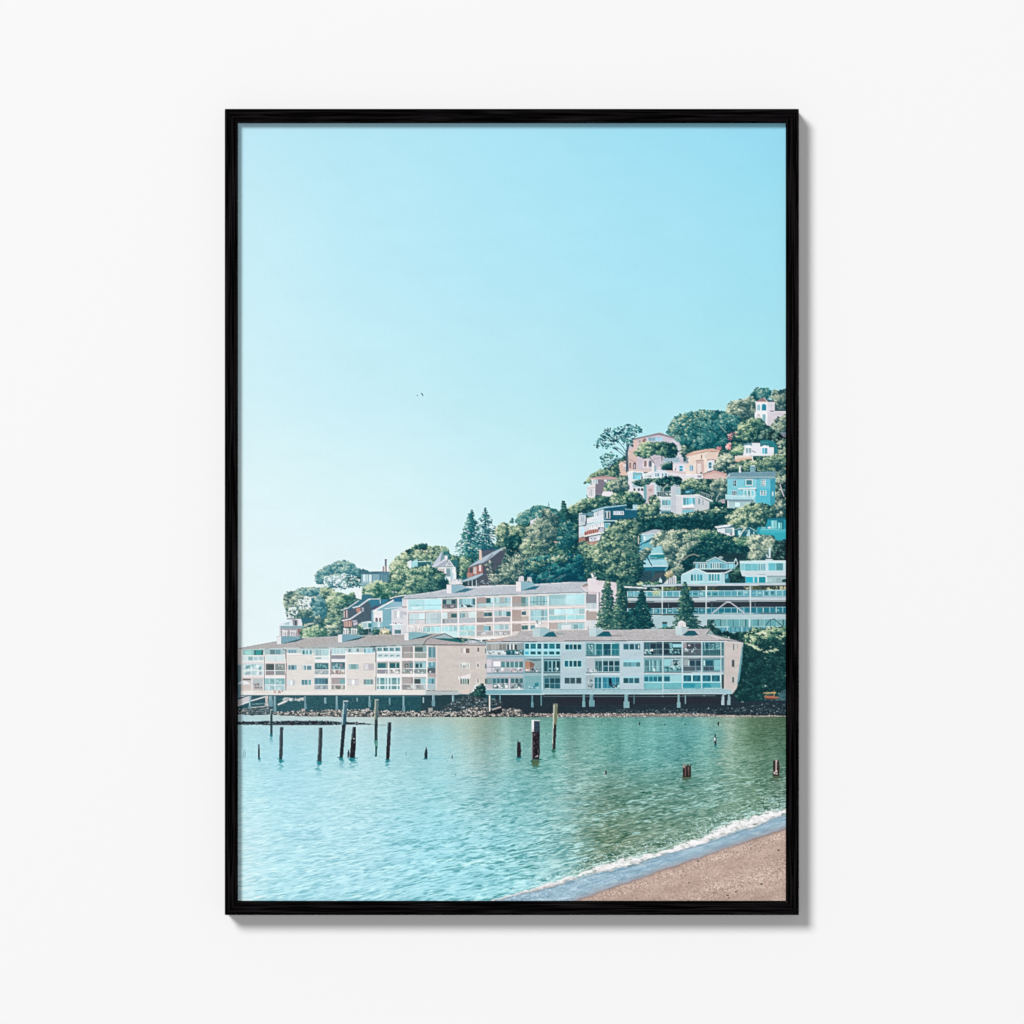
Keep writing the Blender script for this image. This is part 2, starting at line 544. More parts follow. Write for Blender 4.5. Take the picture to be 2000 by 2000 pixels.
at(1335, 740)
TR = 'tree'
piece(TR, 'printed dark rounded tree on the hilltop behind the white tower house')
crown('1290 260 1340 195 1480 165 1580 150 1640 220 1650 320 1560 400 1400 430 1300 360 1240 340', 'cyp', b=.3, gx=.1)
piece(TR, 'printed grey-green tree at the right edge of the hilltop')
crown('1650 300 1700 200 1800 210 1980 150 1980 640 1760 580 1740 420 1640 380', 'gry', b=.34)
piece(TR, 'printed olive tree left of the white tower house')
crown('790 560 850 450 930 400 1040 390 1180 370 1290 310 1380 420 1370 640 1350 740 1080 780 960 740 800 660', 'gry', b=.34, big=11)
piece('house', 'printed white tower house with arched blue windows at the top of the hill')
P('d6ced8', '1590 600 1980 600 1980 1000 1640 900 1580 870')
P('3c5a70', '1620 592 1740 575 1980 572 1980 604 1640 612')
P('f0e4e0', '1600 612 1980 606 1980 626 1600 628')
P('ded8e2', '1590 440 1730 455 1730 592 1590 600')
L('b8b4c4', '1665 455 1665 590', 8)
P('eef0f5', '1372 440 1592 440 1592 860 1580 870 1540 800 1480 770 1340 740 1352 650 1372 620')
P('f6e0d8', '1360 425 1600 430 1600 446 1360 446')
P('a4747a', '1380 425 1440 385 1520 345 1590 428', g=4)
P('345c70', '1560 372 1700 402 1745 440 1605 438 1540 350')
L('f2dcd4', '1520 345 1600 440', 10)
P('f0e8ea', '1600 436 1740 436 1740 456 1600 456')
P('8cc8d6', '1396 590 1396 500 1410 478 1440 478 1452 500 1452 590')
P('0e8cac', '1484 594 1484 505 1500 472 1550 472 1572 505 1572 594')
P('c8b0b8', '1395 730 1400 675 1425 650 1450 675 1458 740')
P('e8f4f6', '1410 735 1414 690 1440 690 1444 740')
win(1500, 668, 1556, 800, '8cd4de', None)
L('f6f0f4', '1345 624 1580 626', 12)

piece(TR, 'printed broad dark cypress mass filling the hilltop left of the tower house')
crown('-370 1010 -290 980 -270 860 -190 745 -80 670 30 660 100 640 200 605 420 570 560 585 760 625 900 665 1030 705 1080 780 1060 900 980 1000 900 1040 860 1150 820 1250 780 1310 560 1300 300 1330 180 1290 60 1250 -60 1230 -150 1230 -170 1150 -150 1090',
      'cyp', r=2.6, big=17, b=.26, c=.5, gx=.16, gy=.22)
crown('-360 1000 -280 970 -260 860 -190 755 -80 680 30 670 100 650 200 615 420 580 560 595 700 650 500 760 300 800 260 900 60 1000 -140 1080 -300 1010', 'olv', r=2.3, big=9, b=.36, dens=.32, under=False, hi=.2)
L('a8b4a4', '680 860 750 950 820 1010', 12)
piece(TR, 'printed bright round tree below the white tower house')
crown('1060 810 1120 770 1250 745 1400 730 1500 770 1560 860 1620 900 1600 980 1480 970 1400 1080 1300 1150 1150 1200 1000 1140 980 1010 1040 960', 'grn', b=.34, gx=.28, big=12, c=.55)
piece(TR, 'printed grey tree beside the right wing of the tower house')
crown('1660 880 1720 760 1850 690 1980 630 1980 1050 1800 1010 1700 970', 'gry', b=.38)
piece('bush', 'printed dark bush with pale curled leaves on the upper right slope')
crown('1480 980 1600 940 1740 950 1840 1030 1980 1100 1980 1200 1780 1250 1640 1200 1500 1150 1420 1090', 'blk', b=.42, c=.7, hi=.4)
P('b8b0c4', '1840 1010 1980 1000 1980 1110 1900 1100 1860 1060', .6)
piece('flowering_bush', 'printed dusky pink flowering bush on the right slope below the round tree')
crown('860 1040 960 1000 990 1060 930 1130 880 1180 850 1120', 'red', r=1.6, b=.42, dens=.7, under=False)
piece('flowering_bush', 'printed coral red flowering bush above the white house with arched windows')
crown('800 1320 830 1210 900 1200 900 1330', 'red', r=1.6, b=.62)
piece('flowering_bush', 'printed small magenta bush on the roofline of the peach villa')
crown('600 1320 640 1270 700 1290 700 1330', 'red', r=1.4, b=.5)
piece('bush', 'printed grey-green scrub along the right edge of the upper slope')
crown('1760 1180 1980 1120 1980 1980 1740 1932 1760 1700 1640 1500 1790 1420', 'gry', b=.28, c=.7)

piece('house', 'printed white house with two arched windows and a green mansard roof')
P('1b7c88', '1455 1160 1600 1150 1720 1180 1780 1300 1785 1415 1700 1420 1690 1290 1460 1260', g=4)
P('5f98a8', '1140 1225 1300 1200 1300 1280 1140 1270')
P('e6e6f0', '1130 1270 1180 1250 1250 1245 1300 1262 1300 1200 1450 1205 1455 1280 1530 1250 1620 1262 1625 1290 1710 1290 1712 1450 1130 1450', g=3)
P('25464e', '1300 1185 1450 1185 1450 1206 1300 1206')
L('4fa0a0', '1460 1200 1600 1200', 8)
win(1182, 1300, 1288, 1400, 'a6d4e0', 'f4f6fa', 2, fw=8)
P('f4f6fa', '1170 1300 1200 1270 1270 1270 1300 1300')
win(1492, 1300, 1588, 1415, '4cb4d0', 'f4f6fa', 2, fw=8)
P('f4f6fa', '1480 1300 1510 1268 1570 1268 1600 1300')
L('f8f8fc', '1130 1446 1710 1446', 14)
P('e8d4cc', '980 1450 1160 1440 1310 1462 1310 1500 980 1540')
P('ecb898', '990 1510 1160 1480 1300 1478 1300 1510 1160 1520 1160 1560 980 1560')
L('e0e8ee', '1310 1380 1312 1560', 20)
L('6c747c', '1300 1355 1370 1385', 16)
piece('bush', 'printed bright green bush left of the white house with arched windows')
crown('850 1390 1000 1280 1100 1240 1140 1290 1120 1400 1050 1440 940 1440', 'bri', b=.55)
piece('house', 'printed peach villa with a terracotta roof in the middle of the upper slope')
P('f4dccb', '-40 1480 180 1440 450 1375 450 1760 340 1800 -40 1800', g=3)
P('ecccbc', '450 1375 670 1380 640 1530 450 1530')
P('dcdee6', '450 1530 590 1530 600 1710 450 1750')
P('dfac94', '-60 1470 0 1440 180 1372 440 1322 560 1314 700 1350 690 1380 560 1372 450 1372 180 1440 -60 1500', g=5)
P('f0c8b0', '180 1372 440 1322 560 1318 440 1340 220 1390')
P('a8988e', '-60 1500 -60 1440 60 1420 170 1380 40 1450')
P('8ca4b4', '-40 1500 100 1478 100 1590 -40 1590')
busy(-40, 1480, 120, 1580, 'f0f4f8 38505c c8d4dc 6c8090', 14, 24)
P('d8b4ac', '240 1550 330 1525 385 1545 400 1700 380 1790 240 1790')
P('b08478', '235 1540 330 1518 390 1535 385 1552 330 1534 240 1556')
win(482, 1572, 532, 1680, '1488a0', 'f4f4f4', 1, 2)
win(122, 1632, 192, 1732, '6aa0b8', 'f4ece8', 2, fw=10)
win(335, 1432, 360, 1500, '8a6a68', None)
win(408, 1420, 440, 1500, 'e4dcdc', None)
L('a06c5c', '450 1534 520 1512 590 1524', 14)
P('f0ece8', '260 1600 340 1600 340 1780 270 1780', .7)
P('303c48', '320 1760 350 1760 350 1790 320 1790')
piece('bush', 'printed speckled shrub in front of the peach villa')
crown('560 1640 640 1500 720 1390 860 1400 960 1480 1000 1640 960 1780 800 1780 700 1720 600 1720', 'gry', b=.34, c=.8, r=2.1, hi=.3)
piece('house', 'printed low house with a salmon hip roof left of the turquoise house')
P('e4e2ea', '-60 1800 360 1795 380 1860 360 1890 300 1930 -60 1960')
P('dca8a0', '370 1800 600 1722 830 1785 790 1900 380 1880', g=5)
P('c08e88', '600 1722 830 1785 820 1800 600 1742')
P('e8ccc8', '420 1820 600 1780 780 1830 780 1880 400 1880', .6)
L('f0eef2', '-60 1806 350 1800', 14)
P('98a0a8', '270 1815 345 1815 345 1860 270 1860')
piece('hedge', 'printed sunlit hedge running above the turquoise house roof')
crown('950 1600 1130 1540 1350 1520 1500 1460 1760 1430 1980 1390 1980 1620 1760 1760 1400 1770 1080 1740 1000 1690', 'olv', b=.38, gy=.35, gx=.1)

# upper left villas, seen beyond the lone cypress
at(1135, 740)
piece('house', 'printed pink mansion behind the two umbrella trees on the skyline')
P('ccc2d0', '960 1150 1200 1100 1450 1050 1560 1070 1780 1130 1880 1190 1932 1300 1932 1500 1932 1600 1560 1740 900 1740 890 1350', g=3)
P('dfbcb2', '970 1160 1200 1115 1210 1190 1070 1260 1060 1720 900 1740 890 1350 960 1320', g=4)
P('d4d0dc', '1700 1150 1780 1150 1932 1380 1932 1500 1720 1480 1560 1470')
P('8e7c8a', '950 1130 1200 1078 1450 1018 1560 1038 1780 1108 1780 1136 1560 1074 1450 1056 1200 1108 965 1160')
P('a88084', '1430 1030 1470 1010 1560 1030 1560 1044')
win(1272, 1106, 1540, 1168, '84bcd4', 'c4c0d0', 4, fw=6)
win(1092, 1146, 1128, 1200, '8088a4', None)
P('9c6a64', '1200 1110 1240 1140 1200 1200 1150 1180')
P('caa8a8', '890 1490 1040 1560 1040 1590 890 1520')
for x, c in ((1190, '9c7476'), (1282, '5c6884')):
    P('f0e4e4', [x - 18, 1665, x - 18, 1560, x + 5, 1515, x + 50, 1515, x + 72, 1560, x + 72, 1665])
    P(c, [x, 1655, x, 1560, x + 15, 1532, x + 40, 1532, x + 54, 1560, x + 54, 1655])
P('6c5464', '982 1700 982 1610 1000 1575 1030 1575 1044 1610 1044 1700')
win(1000, 1610, 1022, 1690, 'b8bccc', None)
win(915, 1580, 945, 1690, '7c5c60', None)
L('e8dcdc', '1160 1670 1500 1680', 14)
P('e0c4bc', '940 1720 1330 1700 1330 1760 900 1750')
P('9cbccc', '1540 1500 1850 1470 1870 1600 1560 1590')
L('d8e4ec', '1560 1560 1870 1580', 10)
P('e6bba8', '712 1610 760 1550 880 1540 880 1820 712 1820', g=4)
win(805, 1605, 860, 1715, 'd6e2ec', 'c09890', 2, 2, fw=4)
P('f4d0bc', '712 1600 800 1580 800 1600 712 1625')
piece(TR, 'printed small tree against the right wall of the pink mansion')
crown('1740 1050 1932 1070 1960 1300 1900 1280 1860 1200 1780 1150', 'cyp', b=.3)
crown('1860 1250 1980 1290 1980 1580 1910 1480 1880 1380', 'gry', b=.4)
piece('bush', 'printed sunlit scrub on the skyline below the lone cypress')
crown('40 1980 130 1860 230 1760 400 1700 520 1680 620 1650 710 1620 720 1840 600 1870 300 1870 180 1980', 'olv', b=.42)
piece('cypress', 'printed lone wind-swept cypress spreading over the skyline left of the pink mansion')
L('3c5468', '870 1760 872 1600 860 1480 870 1350 900 1230', 44)
for b_ in ('860 1600 760 1540 640 1500', '860 1480 740 1390 600 1290', '865 1400 800 1290 700 1170', '870 1340 860 1200 800 1080', '880 1320 940 1180 1060 1060', '855 1440 760 1340 660 1280'):
    L('40606c', b_, 14)
crown('240 1250 300 1150 350 1080 430 1040 420 960 500 930 620 950 640 910 760 900 840 850 940 850 1000 880 1080 860 1190 960 1130 1000 1050 1060 980 1110 1000 1230 960 1290 900 1250 860 1180 800 1230 740 1160 600 1180 640 1260 700 1330 640 1350 480 1300 330 1330 290 1290', 'fir', r=2.0, b=.2, c=.3, gx=.02, gy=.1, asp=1.9, ang=.3, dens=.62, under=False, k=.2)
crown('390 1460 420 1400 560 1400 720 1440 740 1500 690 1600 600 1610 560 1690 480 1660 420 1640 360 1560', 'fir', r=2.0, b=.24, c=.3, asp=1.9, ang=.35, dens=.6, under=False, k=.2)
crown('860 1220 960 1110 1010 1200 1000 1290 900 1270', 'fir', r=2.0, b=.2, asp=1.7, dens=.5, under=False)
piece(TR, 'printed umbrella-shaped pine in front of the pink mansion, sunlit at the left and dark at the right')
L('6c6468', '1270 1450 1330 1520 1390 1600', 16)
L('6c6468', '1530 1430 1525 1560', 16)
L('a08c88', '1520 1490 1400 1500 1350 1560', 8)
crown('970 1400 1010 1340 1100 1230 1180 1180 1320 1190 1400 1180 1560 1180 1740 1210 1820 1270 1850 1380 1780 1480 1650 1480 1500 1440 1380 1430 1300 1480 1180 1500 1020 1450', 'grn', b=.36, gx=.42, c=.45, big=9)
piece('bush', 'printed dark bush at the right foot of the pink mansion')
crown('1500 1660 1560 1570 1660 1550 1740 1610 1740 1740 1560 1740', 'dk', b=.25)
L('c8d0c0', '1520 1640 1600 1590 1700 1580', 10)
piece('house', 'printed small white house with one blue window left of the peach villa')
P('e8e0e8', '1735 1600 1800 1590 1980 1590 1980 1760 1735 1740', g=2)
P('d8d0d8', '1735 1590 1980 1580 1980 1600 1735 1610')
win(1862, 1640, 1925, 1738, '1c90b4', 'f4f4f8', 1, 2, fw=10)
P('384850', '1770 1730 1800 1650 1790 1730')

at(1135, 920)
piece('house', 'printed white house with bow windows under the pink mansion')
P('dde4ec', '875 20 980 5 1180 10 1200 70 1350 20 1380 -40 1640 -10 1660 130 1330 160 1200 190 900 190', g=2)
P('e4e0ea', '890 180 1240 180 1380 170 1380 620 1240 640 1160 560 980 400 890 400', g=3)
P('78b8c4', '980 20 1160 20 1160 90 980 90')
P('f4f4f6', '870 10 980 -6 1000 5 1180 12 1180 30 1000 22 880 30')
win(984, 92, 1118, 152, '4cc0d4', 'b0dce4', 3, fw=6)
win(1140, 96, 1162, 160, '2c4c60', None)
P('f8f4f6', '1160 62 1370 -8 1380 10 1190 84')
win(1210, 80, 1330, 120, 'a0b8b8', 'f0f0f4', 3, fw=6)
P('d8c0bc', '1600 -16 1980 10 1980 60 1640 20')
P('e0dce4', '1640 20 1980 60 1980 180 1700 180')
for x in (1400, 1440, 1530, 1590):
    win(x, 40, x + 30, 105, '2c8ca8', 'e8f2f6', fw=8)
P('f0e8e8', '1340 -150 1380 -150 1385 20 1340 20')
P('8cb4c0', '1380 -110 1420 -100 1420 10 1385 10')
P('d4bcc0', '1240 280 1380 250 1380 600 1250 620')
P('6cacb8', '1180 280 1240 270 1240 570 1190 550')
P('9cc8d4', '980 200 1180 200 1180 300 980 310')
for x in (990, 1075, 1135):
    win(x, 325, x + 40, 375, '28404c', 'dcecf0', fw=8)
P('c8e0e8', '1380 180 1460 190 1500 300 1500 480 1380 480')
win(1440, 290, 1500, 360, 'a8e0e8', '6c9ca4')
P('b48c88', '1270 340 1340 330 1350 380 1280 390', .7)
piece('house', 'printed grey-brown house with a pink roof at the left end of the upper row')
P('7c7688', '265 150 700 150 640 300 420 460 265 450', g=4)
P('e6e0e4', '190 150 270 150 270 450 260 510 120 510 112 330 150 270 210 250')
P('c89a98', '175 132 300 108 440 82 600 110 710 130 710 152 175 156', g=4)
P('b08890', '300 108 440 82 560 104 440 112')
L('e8c8c0', '180 150 700 146', 8)
win(222, 165, 316, 236, 'c4dcea', 'f0f0f4', 2, fw=5)
win(444, 165, 486, 196, 'f0f4f8', 'dce4ec', fw=5)
win(512, 165, 566, 196, '3c9cc0', None)
L('c8a8a8', '120 326 260 306', 12)
win(140, 345, 250, 470, 'd4dce4', 'f4ecec', 3, fw=4)
P('ece4ec', '390 450 420 380 560 385 620 410 560 480 400 470')
piece(TR, 'printed yellow-green dome-shaped tree right of the grey-brown house')
crown('395 360 430 270 500 205 620 160 700 170 600 260 560 370 470 370', 'bri', b=.55, big=9)
crown('600 200 720 110 830 85 890 150 900 250 890 350 780 400 640 410 560 370 560 260', 'gry', b=.32)
L('d8d8c8', '550 300 590 390', 10)
L('c8ccbc', '690 210 715 330', 8)
piece(TR, 'printed dark flat-topped tree with a pale forked trunk above the terrace')
crown('930 200 1100 175 1300 135 1500 125 1700 90 1890 110 1900 200 1860 270 1740 270 1620 240 1500 290 1380 200 1240 260 1180 290 1050 260', 'dk', b=.28, big=9, dens=.9)
crown('1560 380 1600 280 1720 240 1740 400 1560 400', 'dk', b=.18)
crown('960 190 1240 160 1300 230 1200 260 1000 240', 'gry', b=.4, dens=.5, under=False)
L('b8c4bc', '1540 460 1555 330 1640 250', 18)
L('b8c4bc', '1552 335 1500 280', 12)
piece('terrace', 'printed railed terrace with pale chairs beside the grey chimney')
P('4c6c70', '1430 385 1700 385 1700 490 1440 490')
bars(1430, 385, 1700, 480, 'a8bcc0', 7, 7)
L('c8d8dc', '1430 385 1700 382', 8)
busy(1560, 410, 1700, 460, 'e8f0f0 d8e4e8 2c4c4c', 8, 40)
piece('house', 'printed pale grey house with a broad square chimney and roof parking')
P('cbdde6', '1475 495 1710 495 1710 810 1490 810')
P('d9d9e0', '1780 455 1980 455 1980 820 1780 820')
P('c3cad3', '1700 292 1740 270 1790 285 1880 300 1885 450 1795 460 1795 820 1700 820', g=2)
P('a8ccd4', '1790 330 1880 320 1880 440 1790 450')
busy(1730, 245, 1870, 290, 'f0f4f8 d0dce4 8cb0b8', 9, 30)
P('eef0f2', '1425 478 1700 488 1700 508 1480 508')
L('f4f4f6', '1790 460 1980 462', 14)
win(1532, 550, 1700, 645, '70c0cc', 'd8e8ee', 3, fw=6)
P('dce8ee', '1505 652 1700 652 1700 720 1505 720')
bars(1505, 655, 1700, 705, '9cb8c4', 10, 5)
P('a8c8d0', '1500 720 1700 720 1700 755 1500 755')
P('447c8c', '1510 758 1700 758 1700 815 1510 815')
at(1335, 920)
P('d9d9e0', '-60 470 215 470 215 770 -60 800')
P('c9cfd4', '210 468 300 465 500 590 490 715 380 745 215 768', g=3)
P('dfe3e4', '-80 452 290 440 570 560 565 592 300 472 -80 482')
L('788088', '300 478 560 600', 10)
win(0, 505, 222, 640, '58bcd0', 'e0eef2', 4, fw=6)
P('eef2f2', '-20 645 80 640 190 610 205 690 -20 700')
P('a8a4b0', '-20 695 212 690 212 722 -20 732')
P('6cc4d4', '-20 735 205 728 200 770 -20 795')
win(290, 515, 314, 618, '5c98a8', 'd8dce0', fw=5)
win(366, 545, 386, 645, '84989c', 'd8dce0', fw=5)
L('c4ccc8', '310 385 540 465', 8)
for i in range(8):
    x = 320 + i * 30
    L('c4ccc8', [x, 388 + i * 11, x, 440 + i * 13], 7)
piece('parked_car', 'printed blue car parked on the flat roof of the pale grey house')
P('1c6a84', '20 425 15 385 60 350 90 338 160 342 190 372 205 395 200 428')
P('6cc4cc', '36 395 70 372 120 372 130 400 60 415')
P('3c90a4', '140 352 165 352 185 376 150 380')
P('0f3c4c', '30 425 60 412 60 435 30 435')
P('0f3c4c', '160 420 190 410 190 432 160 435')
at(1335, 920)
piece(TR, 'printed olive tree behind the roof parking of the pale grey house')
crown('-60 260 0 200 60 150 250 130 420 150 490 180 500 300 480 430 330 380 240 340 200 340 100 330 20 370 -60 360', 'olv', b=.34, gx=.2, big=9)
piece(TR, 'printed grey-pink tree between the pale grey house and the turquoise house')
crown('480 320 540 190 640 145 840 130 830 400 790 440 700 480 660 600 580 580 560 450 490 400', 'gry', b=.32)
L('9cb0ac', '700 400 640 490 620 580', 18)
P('d0b8c4', '650 580 700 540 790 520 790 620 700 625', .8)
crown('480 600 560 560 680 580 780 620 760 680 540 690', 'dk', b=.25)
piece(TR, 'printed dark trees with one bare pale trunk right of the turquoise house')
crown('1740 60 1980 0 1980 930 1730 880 1700 700 1740 600', 'gry', b=.22, c=.8, hi=.35)
crown('1750 200 1980 180 1980 600 1760 560', 'blk', b=.3, dens=.7, under=False)
L('d8ccd4', '1830 250 1860 370 1905 480', 18)
piece('house', 'printed three-storey turquoise house with white windows and a railed balcony')
P('76cfe0', '835 148 1372 148 1372 690 1000 720 850 700 835 440', g=3)
P('48bfd8', '1370 148 1655 148 1655 660 1590 620 1370 620', g=3)
P('6ac6da', '1370 148 1655 148 1655 340 1370 330', .7)
P('2e9cb6', '1650 148 1745 115 1735 600 1650 670')
P('6a98aa', '800 145 860 35 1100 15 1755 8 1745 60 1705 152 1400 146 860 152', g=6)
P('8cb0bc', '860 100 1740 95 1735 128 850 135')
L('dcecf0', '800 140 880 60', 10)
win(948, 175, 1000, 285, '3c6478', 'c8eaf2', 2, 2, fw=9)
win(1190, 168, 1300, 262, '2c7888', 'eef6f8', 1, 1, fw=13)
win(1150, 175, 1168, 270, '64aabe', None)
win(1482, 162, 1546, 278, '3c6c80', 'd4f0f6', 3, 3, fw=9)
win(922, 378, 1008, 462, '50707c', 'eef4f6', 3, fw=10)
win(1150, 368, 1338, 488, '64bcc4', 'eef6f6', 3, fw=12, m=18)
win(1468, 378, 1555, 448, '4090a0', 'eef6f8', 2, 2, fw=12)
P('ece6e6', '1030 318 1372 312 1372 338 1030 342')
P('303c48', '1098 355 1118 355 1118 375 1098 375')
P('303c48', '1358 345 1382 345 1382 372 1358 372')
P('a4dce8', '795 430 860 460 1352 478 1352 535 800 535', .9)
bars(800, 450, 1350, 530, 'd8f0f4', 18, 6)
L('e0f4f8', '795 440 860 462 1352 480', 10)
P('7898a8', '815 532 1352 540 1352 572 840 572')
P('a8ccd0', '850 572 1352 572 1352 640 1180 665 980 700 850 700')
win(980, 590, 1075, 680, 'b4e0e4', '8cb8c0', fw=6)
L('eef4f4', '845 560 845 690', 20)
L('dceef2', '1352 560 1352 620', 16)
L('b8e0ea', '1372 150 1372 480', 6)
win(1680, 390, 1702, 470, 'c8e8ee', None)
P('e8eef0', '1055 0 1090 0 1092 25 1055 28')
win(1282, -88, 1350, -5, '1c88a8', 'e0eef2', 2, 2, fw=10)
P('e8f0f2', '1280 -110 1350 -112 1356 -90 1276 -90')
P('f4f0f0', '1055 -100 1085 -100 1088 20 1055 20')
piece('hedge', 'printed long clipped hedge crossing the slope, sunlit along its top')
crown('-1230 950 -1032 905 -832 885 -632 855 -432 825 -232 805 -60 820 120 800 260 750 480 755 600 690 760 690 840 730 1040 700 1200 720 1200 1000 900 1010 640 1060 600 1120 0 1140 -232 1120 -432 1110 -632 1140 -752 1160 -832 1100 -1000 1020', 'dk', b=.14, c=.3, gx=.0, gy=.1, big=10)
crown('-1230 950 -1032 905 -832 885 -632 855 -432 825 -232 805 -60 820 120 800 260 750 480 755 600 690 760 690 840 730 830 790 600 800 440 830 260 830 0 900 -232 870 -432 880 -632 910 -832 950 -1000 1000 -1200 1010', 'olv', r=2.1, b=.42, dens=.75, under=False, gx=0, gy=.35, big=8)
piece(TR, 'printed wide sunlit tree with a pale leaning trunk below the turquoise house')
crown('800 870 880 780 1000 720 1180 640 1400 590 1560 600 1640 660 1740 700 1750 860 1600 920 1560 1010 1440 1060 1300 1050 1200 1100 1080 1050 920 1020 830 990', 'olv', b=.36, gx=.42, c=.6, big=11)
piece('house', 'printed low white house half hidden by the wide sunlit tree')
P('e2eaf0', '640 1085 960 1060 970 1215 900 1230 700 1170 640 1140', g=2)
P('4c8498', '640 1075 880 1035 960 1040 960 1070 650 1092')
P('f2f4f8', '595 1048 880 1003 915 1022 850 1052 610 1078')
win(782, 1090, 930, 1175, '88b4c0', 'eef4f6', 1, fw=8)
P('54504c', '880 1190 920 1150 920 1230')
P('16687a', '970 1105 1130 1072 1260 1060 1385 1140 1370 1230 1000 1240')
P('a8d8e0', '1180 1120 1262 1110 1262 1230 1170 1230')
P('1c5c74', '1150 1230 1195 1125 1225 1130 1190 1230')
L('c8e8f0', '970 1108 1050 1085 1130 1072', 9)
L('a8dce8', '1255 1062 1385 1145', 11)
win(1040, 1125, 1080, 1200, '90ccd8', 'c8e8ee', fw=5)
win(1325, 1150, 1342, 1200, '90dce8', None)
piece('house', 'printed turquoise two-storey house at the right edge')
P('1a9cb4', '1400 1060 1560 1050 1600 905 1980 890 1980 1340 1760 1330 1720 1220 1450 1200 1390 1190', g=4)
P('0c6c84', '1590 890 1980 880 1980 925 1590 925')
P('0e7086', '1765 930 1900 930 1900 1105 1765 1105')
win(1665, 935, 1768, 1088, '90dce2', '28a4b8', 2, fw=5)
win(1792, 975, 1868, 1092, '78ccd4', '1c90a4', 2, fw=5)
P('38b8c8', '1450 1105 1980 1110 1980 1165 1450 1165')
P('70d4dc', '1460 1095 1980 1102 1980 1114 1460 1110')
P('24b0c0', '1460 1170 1980 1170 1980 1300 1770 1300 1700 1210 1460 1200')
P('eef8f8', '1590 1070 1640 1040 1662 1080 1600 1085')
win(1480, 1060, 1560, 1092, '90d8dc', None)
piece('bush', 'printed yellow-green bush under the pale leaning trunk')
crown('930 1260 1060 1260 1200 1230 1280 1290 1260 1420 1000 1420 900 1340', 'bri', b=.45)
L('d8dccc', '1060 1245 1110 1150 1190 1060', 26)
L('d8dccc', '1120 1140 1150 1090 1130 1050', 14)

at(1135, 920)
piece(TR, 'printed dark rounded tree at the left end of the slope above the blue house')
crown('-20 600 0 560 60 505 180 515 300 470 520 480 560 560 580 640 420 700 240 730 180 780 -20 790', 'grn', b=.3, gx=.2)
piece(TR, 'printed broad tree with a sunlit crest directly above the blue house')
crown('545 490 620 420 760 390 900 380 1060 390 1140 430 1180 520 1230 590 1100 620 980 650 920 690 860 650 720 630 640 660 560 610', 'grn', b=.3, gy=.38, gx=.25, big=10)
crown('560 500 620 430 700 450 720 600 640 660 570 600', 'gry', b=.5, dens=.6, under=False)
piece(TR, 'printed small brownish tree left of the pale grey house')
crown('1270 480 1400 450 1490 540 1500 670 1440 660 1280 620', 'olv', b=.25, c=.7)
piece('house', 'printed dark blue house with white-trimmed decks stepping down the slope')
P('0c5a76', '425 700 860 640 835 712 1070 722 1060 885 700 915 545 960 425 950', g=4)
P('0f4a60', '440 935 700 925 560 1060 440 1110')
P('9ccbe0', '185 752 430 676 860 632 862 650 440 702 240 776')
P('dde5ee', '240 785 432 718 432 930 100 1000 90 890 240 865', g=3)
bars(260, 790, 430, 860, '9cacc0', 7, 8, sl=-.3)
P('5c94a4', '-40 805 100 760 245 790 235 860 110 835 -40 830')
P('f0f4f8', '-40 800 100 768 100 782 -40 822')
P('ccd6e2', '-40 835 92 830 100 1010 -40 1040')
win(0, 850, 70, 960, 'b4ccdc', 'e8ecf2', 2, fw=4)
P('34505c', '88 820 108 820 108 1180 80 1180')
P('e4e6ee', '108 890 220 865 240 960 108 990')
win(452, 765, 542, 888, '3c5c6c', 'e0ecf0', 2, fw=10, m=26)
win(615, 765, 800, 815, 'a0aec0', 'e4eef6', 5, fw=8)
L('1c7490', '560 860 1050 850', 8, .5)
P('a8d4e0', '830 705 850 718 1060 722 1060 735 840 730')
win(985, 640, 1070, 715, 'a8ccd8', '5c98a8', 2, fw=6)
P('b8ecf0', '100 1010 430 925 680 930 680 945 440 950 100 1035')
P('d4dae4', '-40 1050 90 1035 430 950 440 1100 330 1170 60 1230 -40 1260', g=3)
P('f0f2f6', '150 1052 420 975 425 1060 160 1105')
bars(170, 1040, 420, 1090, '9ca8bc', 7, 9, sl=-.28)
win(0, 1060, 60, 1180, 'a0c4d4', 'e4e8f0', fw=5)
P('c8786a', '60 1155 160 1112 330 1092 335 1165 60 1215')
bars(70, 1160, 330, 1205, '64343c', 7, 8, sl=-.2)
P('f4e8e6', '40 1222 320 1155 440 1150 430 1175 320 1192 60 1246')
P('c0c4d4', '330 1075 430 1070 430 1150 335 1150')
P('283848', '325 1060 350 1060 352 1100 328 1100')
P('d4dae6', '150 1246 380 1205 350 1310 160 1335')
busy(160, 1250, 360, 1310, 'f0f4f8 a0a8bc 8490a4', 9, 34)
P('b0776a', '-40 1250 60 1250 150 1340 330 1310 230 1430 160 1420 -40 1350')
P('5c3c44', '70 1250 148 1252 150 1325 90 1330')
bars(160, 1340, 300, 1400, 'd89c88', 6, 9)
win(455, 990, 542, 1080, '4cb0bc', 'c0e8ee', 1, fw=9)
L('5c2c34', '340 1066 430 1072', 8)
piece('bush', 'printed dark scrub at the foot of the dark blue house')
crown('-60 1350 60 1300 150 1370 220 1380 260 1420 160 1500 -60 1520', 'olv', b=.24)
piece('bush', 'printed round olive bush right of the dark blue house')
crown('1080 660 1200 612 1380 620 1470 680 1495 810 1400 840 1240 850 1150 780 1070 720', 'olv', b=.36, gy=.3)
piece('house', 'printed light blue house almost hidden behind the central trees')
P('62b4c8', '1130 1180 1380 1100 1540 1120 1560 1300 1640 1680 1650 1810 1600 1890 1400 1960 1130 1960 1090 1500', g=5)
P('b4bcc8', '1120 1185 1390 1100 1560 1120 1400 1200 1380 1190')
P('eef2f8', '1120 1190 1390 1178 1390 1192 1120 1206')
P('a8dae4', '1170 1212 1372 1210 1340 1285 1180 1345')
